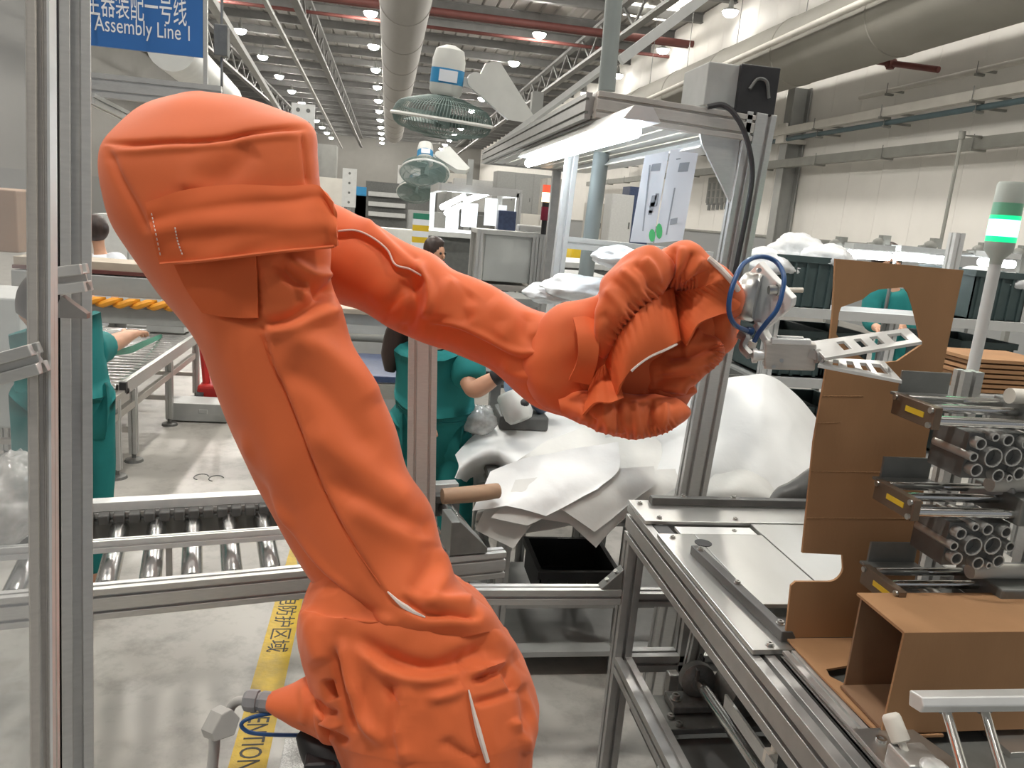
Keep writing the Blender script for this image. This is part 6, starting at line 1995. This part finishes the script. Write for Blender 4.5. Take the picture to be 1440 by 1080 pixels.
tag(MB().box(V((c.x, c.y, hz_ + 0.09)), (0.28, 0.3, 0.14)).build('parts_box', 'light_grey', bevel=0.01), 'pale box standing on the far end of the left roller conveyor', 'box')
c = PZ(282, 594, 0)
tag(MB().box(V((c.x - 0.02, c.y + .1, 0.075)), (0.42, 0.22, 0.13)).box(V((c.x + .02, c.y - .012, 0.085)), (0.06, 0.005, 0.03)).build('low_steel_box', 'light_grey', bevel=0.004), 'low pale grey steel box on the floor below the red truck', 'box')
c = PZ(285, 565, 0.12)
c = V((c.x, c.y + .25, 0))
t = thing('pallet_truck', 'red pallet truck standing beside the left roller conveyor', 'pallet truck', c)
MB().tube([c + V((-0.02, 0, 0.10)), c + V((-0.04, 0.02, 0.30)), c + V((-0.06, 0.02, 0.52))], 0.028, 8, 10).tube([c + V((0.06, 0, 0.10)), c + V((0.05, 0.02, 0.30)), c + V((0.02, 0.02, 0.50))], 0.022, 8, 10).build('handle', 'red', t, True)
MB().box(c + V((0.02, 0, 0.14)), (0.20, 0.16, 0.12)).build('pump_body', 'red', t, bevel=0.02)
MB().bb(c + V((-.12, .1, .06)), c + V((-.02, 1.1, .12))).bb(c + V((.08, .1, .06)), c + V((.18, 1.1, .12))).build('forks', 'red', t)
MB().cyl(c + V((0.12, -0.04, 0.08)), c + V((0.17, -0.04, 0.08)), 0.08, n=18).build('wheel', 'black', t, True)
MB().cyl(c + V((-0.08, -0.04, 0.08)), c + V((-0.03, -0.04, 0.08)), 0.08, n=18).build('wheel', 'black', t, True)
# scuffs left on the floor paint
for px, py in ((283, 671), (304, 673)):
    c = PZ(px, py, 0.0)
    tag(MB().tube([c + V((0.04 * math.cos(a), 0.05 * math.sin(a), 0.0006)) for a in np.linspace(0.3, 4.4, 12)], 0.004, 5).build('floor_scuff', 'dark_grey'), ('left' if px < 300 else 'right') + ' of two small curved black scuffs on the pale floor', 'scuff')
# clear boxes and wooden panel beyond the glass door
tag(MB().bb(PY(-60, 350, 2.4), PY(22, 268, 2.4) + V((0, 0.3, 0))).build('wooden_panel', 'wood', bevel=0.004), 'wooden panel seen through the glass at the far left', 'panel')
bag(10, 700, 2.05, (0.09, 0.12, 0.10), 'clear plastic bag of parts on the conveyor at the far left', 'clear_part', 31)
tag(MB().bb(PY(-80, 600, 3.4), PY(26, 420, 3.4) + V((0, .4, 0))).build('left_cabinet', 'light_grey', bevel=0.01), 'pale cabinet seen through the glass at the far left', 'cabinet')

# ================================================================ mid ground benches behind the arm
c = PY(540, 520, 3.7)
t = thing('blue_bench', 'bench with a speckled dark blue top behind the bending worker', 'bench', (c.x, c.y, 0))
z_ = c.z
MB().box((c.x, c.y + .1, z_ - .01), (0.75, 0.55, 0.03)).build('bench_top', 'tray_blue', t, bevel=0.004)
MB().box((c.x, c.y - .17, z_ - .065), (0.75, 0.03, 0.07)).build('apron', 'alu_warm', t)
for sx in (-.33, .33):
    for sy in (-.14, .34):
        MB().prof((c.x + sx, c.y + sy, 0), (c.x + sx, c.y + sy, z_ - .03), 0.05, 0.05).build('leg', 'alu', t)
A, B = PY(480, 474, 4.2), PY(560, 477, 4.2)
t = thing('pale_desk', 'pale desk with a front panel beyond the blue bench', 'desk', PY(510, 520, 4.4))
dz_ = PY(510, 432, 4.4).z
MB().bb((A.x - .15, 4.3, dz_ - .03), (B.x + .35, 5.0, dz_)).build('desk_top', 'beige', t, bevel=0.004)
MB().bb((A.x - .12, 4.34, 0.12), (B.x + .3, 4.37, dz_ - .03)).build('front_panel', 'light_grey', t)
MB().cyl(A + V((-.1, 0, 0)), B + V((.1, 0, 0)), 0.022, n=10).beam(A + V((-.1, 0, 0)), (A.x - .1, 4.33, A.z), .03, .03).beam(B + V((.1, 0, 0)), (B.x + .1, 4.33, B.z), .03, .03).build('foot_bar', 'pipe_grey', t, True)
MB().bb((A.x - .1, 4.4, 0), (A.x - .06, 4.9, dz_ - .03)).bb((B.x + .26, 4.4, 0), (B.x + .3, 4.9, dz_ - .03)).build('side_panels', 'light_grey', t)
# parts being packed: vacuum cleaner pieces and clear pieces
c = PY(722, 560, 2.95)
t = thing('vacuum_cleaner_body', 'blue grey vacuum cleaner body with a white cup beside the foam', 'appliance', c + V((0, 0, -.12)))
MB().tube([c + V((-.02, .04, .07)), c + V((.08, .05, .05)), c + V((.16, .06, -.03))], [0.055, 0.075, 0.06], 16, 20).build('blue_shell', 'vac_blue', t, True)
MB().lathe(c + V((-0.02, -0.03, 0.03)), (0.35, -0.4, -0.8), [(0.052, 0), (0.060, 0.012), (0.058, 0.10), (0.045, 0.12)], 24).build('white_cup', 'fan_white', t, True)
MB().sph(c + V((0.02, -0.08, -0.0)), (0.03, 0.03, 0.025), 14, 10).build('black_cap', 'black', t, True)
MB().box(c + V((.05, .08, -.10)), (0.2, 0.2, 0.06)).build('bottom_shell', 'dark_grey', t, bevel=.01)
bag(672, 590, 2.95, (0.07, 0.09, 0.06), 'heap of clear plastic parts in front of the bending worker', 'clear_part', 41)
bin_('parts_bin', 'dark grey parts bin holding the clear plastic parts', PY(690, 640, 3.42), (0.34, 0.34, 0.16), 'dark_grey', cat='bin')
t = thing('parts_stand', 'grey stand under the parts bin left of the foam', 'stand', (PY(690, 640, 3.42).x, 3.42, 0))
q = PY(690, 640, 3.42)
MB().box((q.x, q.y, q.z - .09), (0.36, 0.36, 0.015)).build('stand_top', 'grey', t)
for sx in (-.15, .15):
    for sy in (-.15, .15):
        MB().prof((q.x + sx, q.y + sy, 0), (q.x + sx, q.y + sy, q.z - .098), 0.035, 0.035).build('leg', 'alu_dark', t)

# ================================================================ control cabinet, signal lamp, lit bench
KY = 5.6
a, b = PY(672, 322, KY), PY(760, 412, KY)
t = thing('control_cabinet', 'grey control cabinet on an aluminium frame in the middle distance', 'cabinet', ((a.x + b.x) / 2, KY, 0))
MB().bb((a.x + .06, KY + .02, b.z + .06), (b.x - .09, KY + .4, a.z - .03)).build('cabinet_door', 'cabinet', t, bevel=0.006)
for x in (a.x + .02, b.x - .02, b.x - .07):
    MB().prof((x, KY + .02, 0), (x, KY + .02, a.z), 0.045, 0.045, slot=.01).build('post', 'alu', t)
    MB().prof((x, KY + .42, 0), (x, KY + .42, a.z), 0.045, 0.045, slot=.01).build('post', 'alu', t)
MB().bb((a.x, KY, a.z - .03), (b.x, KY + .44, a.z)).build('cabinet_top', 'light_grey', t)
MB().bb((a.x, KY, b.z), (b.x, KY + .44, b.z + .04)).build('mid_shelf', 'alu_warm', t)
MB().bb((a.x + .05, KY + .1, .35), (b.x - .05, KY + .4, b.z - .05)).build('machine_body', 'dark_grey', t)
MB().box((a.x + .2, KY + .01, b.z - .25), (0.18, 0.02, 0.05)).build('nameplate', 'light_grey', t)
c = PY(768, 285, KY)
t = thing('signal_lamp', 'small stack lamp glowing warm white with a red top on the control cabinet', 'signal lamp', (c.x, c.y, a.z))
zz_ = lambda py: PY(768, py, KY).z
MB().cyl((c.x, c.y, a.z), (c.x, c.y, zz_(305)), 0.02, n=12).build('pole', 'black', t, True)
MB().cyl((c.x, c.y, zz_(310)), (c.x, c.y, zz_(291)), 0.032, n=16).build('dark_lens', 'maroon_lens', t, True)
MB().cyl((c.x, c.y, zz_(284)), (c.x, c.y, zz_(271)), 0.034, n=16).build('lit_lens', 'warm_glow', t, True)
MB().cyl((c.x, c.y, zz_(271)), (c.x, c.y, zz_(260)), 0.034, n=16).build('red_lens', 'red_lens', t, True)
MB().cyl((c.x, c.y, zz_(291)), (c.x, c.y, zz_(284)), 0.028, n=16).build('collar', 'black', t, True)
c = PY(712, 308, KY + .1)
tag(MB().box(V((c.x, c.y, a.z + .075)), (0.13, 0.1, 0.14)).build('monitor_box', 'tray_blue', bevel=.005), 'small dark blue box on top of the control cabinet', 'box')
c = PY(745, 318, KY + .15)
tag(MB().box(V((c.x, c.y, a.z + .03)), (0.18, 0.14, 0.05)).build('parts_tray', 'light_grey', bevel=.01), 'pale tray on top of the control cabinet beside the signal lamp', 'tray')

LY = 8.0
t = thing('lit_bench', 'assembly bench with bright tubes and hanging white sheets in the middle distance', 'bench', PY(670, 420, LY))
xa_, xb_ = PY(618, 300, LY).x, PY(728, 300, LY).x
zt_ = PY(680, 268, LY).z
for x, y in ((xa_, LY + 1.4), (xb_, LY), (xb_, LY + 1.4)):
    MB().prof((x, y, 0), (x, y, zt_), 0.06, 0.06, slot=.012).build('post', 'alu', t)
MB().beam((xa_, LY, zt_), (xb_, LY, zt_), 0.06, 0.08).build('top_beam', 'alu', t)
MB().beam((xa_, LY, zt_), (xa_, LY + 1.4, zt_), 0.06, 0.08).build('side_beam', 'alu', t)
MB().beam((xb_, LY, zt_), (xb_, LY + 1.4, zt_), 0.06, 0.08).build('side_beam', 'alu', t)
for px0, py0, px1, py1 in ((622, 291, 652, 276), (628, 299, 648, 289), (655, 282, 690, 270)):
    MB().cyl(PY(px0, py0, LY - .1), PY(px1, py1, LY + .9), 0.028, n=10).build('light_tube', 'far_tube_glow', t, True)
for px, w, py0, py1 in ((636, 16, 292, 322), (660, 20, 285, 320), (690, 14, 278, 318), (706, 10, 288, 316)):
    p0_, p1_ = PY(px - w / 2, py0, LY + .3), PY(px + w / 2, py1, LY + .3)
    MB().bb((p0_.x, LY + .3, p1_.z), (p1_.x, LY + .304, p0_.z)).build('hanging_sheet', 'paper', t)
wz = PY(680, 330, LY).z
MB().bb((xa_ - .2, LY - .05, wz - .05), (xb_ + .1, LY + 1.4, wz)).build('bench_top', 'light_grey', t)
MB().bb((xa_ - .1, LY + .0, 0), (xb_ + .05, LY + .05, wz - .05)).build('front_panel', 'dark_grey', t)
c = PY(591, 325, 7.6)
t = thing('carton_stack', 'stack of white and yellow striped cartons in the middle distance', 'carton', (c.x, c.y, 0))
zb0 = PY(591, 345, 7.6).z
for i, m in enumerate(('paper', 'yellow', 'paper', 'yellow', 'paper', 'belt_green')):
    MB().box((c.x, c.y, zb0 + i * 0.055), (0.15, 0.2, 0.054)).build('carton', m, t)
MB().box((c.x, c.y, (zb0 - .03) / 2), (0.3, 0.3, zb0 - .03)).build('plinth', 'grey', t)


# ================================================================ wall fans
def make_fan():
    t = thing('industrial_fan', '', 'fan', (0, 0, 0), group='industrial fans above the benches')
    R0 = 0.31
    MB().lathe((0, 0, 0.14), (0, 0, 1), [(0.085, 0), (0.10, 0.02), (0.10, 0.20), (0.085, 0.26), (0.03, 0.285)], 24).build('motor_case', 'fan_white', t, True, local=True)
    MB().lathe((0, 0, 0.205), (0, 0, 1), [(0.1012, 0), (0.1012, 0.085)], 24).build('motor_label', 'print_blue', t, True, local=True)
    MB().bb((-0.055, -0.104, 0.215), (0.055, -0.090, 0.28)).build('label_centre', 'paper', t, local=True)
    mb = MB()
    n = 24
    ring = [(R0 * math.cos(2 * math.pi * i / n), R0 * math.sin(2 * math.pi * i / n), 0) for i in range(n + 1)]
    mb.tube(ring, 0.012, 6)
    mb.build('guard_rim', 'fan_white', t, True, local=True)
    mb = MB()
    for i in range(96):
        a = 2 * math.pi * i / 96
        for s_, h, r1 in ((1, 0.13, 0.11), (-1, 0.11, 0.07)):
            pts = [(R0 * math.cos(a), R0 * math.sin(a), 0), (R0 * .86 * math.cos(a + .04), R0 * .86 * math.sin(a + .04), s_ * h * .6), (r1 * math.cos(a + .10), r1 * math.sin(a + .10), s_ * h)]
            mb.tube(pts, 0.0026, 3, 7)
    for s_, h in ((1, 0.13), (-1, 0.11)):
        for rr, hh in ((0.26, .62), (0.19, .82), (0.11, 1.0)):
            mb.tube([(rr * math.cos(2 * math.pi * i / n), rr * math.sin(2 * math.pi * i / n), s_ * h * hh) for i in range(n + 1)], 0.003, 4)
    mb.build('wire_guard', 'fan_green', t, True, local=True)
    MB().cyl((0, 0, -0.112), (0, 0, -0.106), 0.07, n=20).build('guard_badge', 'fan_green', t, True, local=True)
    for k in range(3):
        a0 = k * 2 * math.pi / 3
        G = np.zeros((8, 8, 3))
        for i in range(8):
            for j in range(8):
                r = 0.05 + 0.22 * i / 7
                a = a0 + (j / 7 - .5) * (0.9 + .3 * i / 7)
                G[i, j] = (r * math.cos(a), r * math.sin(a), 0.035 - 0.07 * j / 7)
        MB().sheet(G, 0.004).build('blade', 'fan_green', t, True, local=True)
    MB().cyl((0, 0, -0.05), (0, 0, 0.14), 0.05, n=16).build('hub', 'fan_green', t, True, local=True)
    ar = MB()
    ar.beam((0.09, 0, 0.24), (0.19, 0, 0.22), 0.04, 0.05)
    ar.build('pivot_arm', 'fan_white', t, local=True)
    MB().cyl((0.17, -0.05, 0.25), (0.17, 0.05, 0.25), 0.05, n=16).build('pivot', 'fan_white', t, True, local=True)
    MB().ext([(0.16, 0.20), (0.22, 0.36), (0.30, 0.38), (0.56, 0.10), (0.52, 0.06), (0.40, 0.06)], (0, -0.05, 0), (1, 0, 0), (0, 0, 1), (0, 0.10, 0)).build('bracket', 'fan_white', t, local=True)
    return t


f0 = make_fan()
f0.location = PY(622, 168, 5.0)
f0.rotation_euler = (math.radians(6), math.radians(3), 0)
f0['label'] = 'nearest and largest wire guarded fan with a white motor on top'
for px, py, y, rx, ry, lab in ((597, 243, 10.0, -28, 0, 'middle wire guarded fan tilted towards the camera'), (584, 270, 13.5, -32, 0, 'furthest and smallest wire guarded fan')):
    f = clone_tree(f0)
    f.location = PY(px, py, y)
    f.rotation_euler = (math.radians(rx), math.radians(ry), 0)
    f['label'] = lab
# post holding the fan row
for i, (px, y, lab) in enumerate(((735, 5.0, 'nearest'), (662, 10.0, 'second'), (632, 13.5, 'third'))):
    f_ = PY(*((622, 168), (597, 243), (584, 270))[i], y)
    xx, yy_ = f_.x + 0.58, f_.y + (0, .12, .12)[i]
    tag(MB().bb((xx - .035, yy_ - .035, (ZB + .04, 0, 0)[i]), (xx + .035, yy_ + .035, f_.z + .22)).build('fan_post', 'steel_paint'), 'grey post carrying the ' + lab + ' wire guarded fan', 'post')


# ================================================================ distant benches, shelves and cabinets
def bench(px0, px1, py_top, y, dep, label, topm='light_grey', legm='alu', shelf=True, boxes=()):
    a, b = PY(px0, py_top, y), PY(px1, py_top, y)
    z = (a.z + b.z) / 2
    t = thing('distant_bench', label, 'bench', ((a.x + b.x) / 2, y + dep / 2, 0))
    MB().bb((a.x, y, z - .05), (b.x, y + dep, z)).build('bench_top', topm, t)
    for x in (a.x + .05, b.x - .05):
        for yy_ in (y + .05, y + dep - .05):
            MB().bb((x - .03, yy_ - .03, 0), (x + .03, yy_ + .03, z - .05)).build('leg', legm, t)
    if shelf:
        MB().bb((a.x + .05, y + .05, z * .45), (b.x - .05, y + dep - .05, z * .45 + .04)).build('lower_shelf', 'grey', t)
        MB().bb((a.x + .05, y + .02, z * .45 + .05), (b.x - .05, y + .05, z - .06)).build('front_panel', legm if legm != 'alu' else 'dark_grey', t)
    return t, z, a.x, b.x


def cab(px0, px1, py0, py1, y, dep, m, name, label, doors=2, cat='cabinet', handles=True):
    a, b = PY(px0, py0, y), PY(px1, py1, y)
    z1_, z0_ = a.z, max(0, b.z)
    t = thing(name, label, cat, ((a.x + b.x) / 2, y, 0))
    MB().bb((a.x, y + .02, z0_), (b.x, y + dep, z1_)).build('case', m, t)
    w = (b.x - a.x) / doors
    for i in range(doors):
        d = MB().bb((a.x + w * i + .01, y, z0_ + .02), (a.x + w * (i + 1) - .01, y + .02, z1_ - .02)).build('door', m, t)
        if handles:
            MB().bb((a.x + w * (i + .85), y - .02, (z0_ + z1_) / 2 - .06), (a.x + w * (i + .85) + .02, y, (z0_ + z1_) / 2 + .06)).build('handle', 'dark_grey', d)
    if z0_ > .05:
        MB().bb((a.x, y + .05, 0), (b.x, y + dep - .05, z0_)).build('plinth', 'dark_grey', t)
    return t


cab(430, 592, 312, 350, 16, .8, 'fan_white', 'wall_cabinet', 'row of white cabinets beyond the robot forearm', 4)
cab(515, 572, 254, 310, 22, 1.0, 'dark_grey', 'storage_rack', 'dark storage rack with pale bars far down the aisle', 1, 'rack', False)
rk = [o for o in COL.objects if o.name.startswith('storage_rack')][0]
for k in range(3):
    p0_, p1_ = PY(518, 272 + 14 * k, 21.9), PY(570, 276 + 14 * k, 21.9)
    MB().beam(p0_, p1_, .06, .12).build('rack_bar', 'light_grey', rk)
cab(500, 515, 262, 276, 20, .1, 'print_blue', 'notice_board', 'small blue notice board far down the left aisle', 1, 'board', False)
cab(445, 480, 248, 345, 19, .6, 'pipe_white', 'machine_tower', 'tall cream machine behind the narrow switch panel', 1, 'machine')
cab(575, 625, 295, 360, 18, .8, 'grey', 'grey_machine', 'grey machine behind the far fans', 2, 'machine')
cab(600, 660, 240, 300, 40, 1, 'pipe_white', 'far_machine', 'pale machine at the far end of the hall', 2, 'machine')
cab(640, 700, 250, 300, 34, 1, 'light_grey', 'far_machine', 'light grey machine at the far end beside the round post', 2, 'machine')
cab(700, 770, 240, 320, 26, 1, 'grey', 'far_machine', 'grey machine behind the signal lamp', 3, 'machine')
cab(770, 800, 250, 330, 22, 1, 'pipe_white', 'far_machine', 'cream machine left of the steel doors', 2, 'machine')
cab(560, 600, 232, 262, 60, 1, 'light_grey', 'far_machine', 'pale machine under the end of the fabric duct', 2, 'machine')
cab(430, 470, 200, 300, 30, 1, 'steel_paint', 'far_machine', 'grey machine tower beyond the white switch panel', 2, 'machine')
cab(862, 883, 272, 360, 14, .5, 'alu_pale', 'steel_door_cabinet', 'tall stainless cabinet left of the instruction sheets', 1)
cab(887, 908, 262, 360, 14.8, .5, 'tray_blue', 'blue_cabinet', 'tall dark blue cabinet behind the instruction sheets', 1)
cab(806, 836, 340, 372, 9, .4, 'yellow', 'yellow_box', 'yellow box on the bench behind the round post', 1, 'box', False)
cab(830, 862, 285, 350, 17, .5, 'pipe_white', 'white_locker', 'cream locker beyond the round frame post', 2)
for a_ in ((640, 760, 418, 5.1, .4, 'low dark bench in front of the control cabinet', 'grey'), (470, 580, 395, 10, 1, 'long pale bench beyond the robot elbow', 'light_grey'), (780, 900, 372, 7.5, 1, 'long grey bench behind the workstation posts', 'light_grey'), (778, 860, 388, 5.7, .6, 'grey bench right of the control cabinet', 'grey'),
           (900, 1040, 375, 8.5, 1, 'grey bench under the wall poster', 'grey'), (300, 470, 345, 14, 1, 'long bench hidden behind the robot arm', 'light_grey'), (940, 1100, 395, 5.2, .7, 'grey bench behind the tall workstation post', 'grey'), (560, 640, 372, 8.7, .6, 'bench in front of the sitting worker', 'tray_blue')):
    bench(*a_[:6], topm=a_[6])
for x0_, x1_, yt, y_, m_, lab_ in ((440, 470, 268, 26, 'dark_grey', 'dark cabinet under the narrow switch panel'), (575, 604, 262, 30, 'dark_grey', 'dark cabinet below the furthest fan'), (604, 640, 262, 36, 'grey', 'grey cabinet right of the furthest fan'), (735, 765, 300, 12, 'pipe_white', 'cream cabinet behind the control cabinet'),
                             (640, 676, 300, 13, 'dark_grey', 'dark cabinet behind the lit bench'), (330, 420, 262, 24, 'dark_grey', 'dark cabinet hidden behind the robot hood'), (130, 230, 300, 9.5, 'light_grey', 'pale cabinet behind the worker in the pale jacket')):
    cab(x0_, x1_, yt, yt + 200, y_, .8, m_, 'floor_cabinet', lab_, 2)
# poster on the right wall
a, b = PX(997, 250, XW - .012), PX(1032, 285, XW - .012)
t = thing('wall_poster', 'grey poster with rows of dark symbols on the right wall', 'poster', (XW - .02, (a.y + b.y) / 2, b.z))
MB().bb((XW - .02, min(a.y, b.y), b.z - .0), (XW - .008, max(a.y, b.y), a.z)).build('poster_sheet', 'pipe_grey', t)
for r in range(3):
    for k in range(6):
        yy_ = min(a.y, b.y) + (max(a.y, b.y) - min(a.y, b.y)) * (k + .5) / 6
        z_ = a.z - (a.z - b.z) * (.35 + .3 * r)
        MB().bb((XW - .026, yy_ - .08, z_ - .10), (XW - .02, yy_ + .08, z_ + .10)).build('symbol', 'dark_grey', t)
for r in range(5):
    p0_ = PX(997 + r * 6, 291 - r * .4, XW - .012)
    tag(MB().bb((XW - .02, p0_.y - .10, p0_.z - .10), (XW - .0085, p0_.y + .10, p0_.z + .10)).build('wall_notice', 'dark_grey'), ('first', 'second', 'third', 'fourth', 'fifth')[r] + ' small dark notice below the wall poster, counted from the left', 'notice', 'small notices on the right wall')
# far worker in white behind the left gantry
yy = 7.2
hip = PY(148, 440, yy)
J = dict(hip=hip, chest=PY(146, 385, yy), neck=PY(140, 350, yy), head=PY(136, 328, yy), shoL=PY(118, 362, yy), shoR=PY(168, 360, yy), elbL=PY(112, 400, yy - .1), elbR=PY(172, 400, yy - .1), hanL=PY(130, 420, yy - .3), hanR=PY(160, 420, yy - .3),
         kneL=V((hip.x - .1, hip.y, 0.42)), kneR=V((hip.x + .1, hip.y, 0.42)), ankL=V((hip.x - .1, hip.y, 0.085)), ankR=V((hip.x + .1, hip.y, 0.085)))
person('worker in a pale jacket behind the overhead beam on the left', J, sleeve=2, top='paper', bottom='dark_grey', face=V((-0.2, 0.95, -0.1)).normalized())
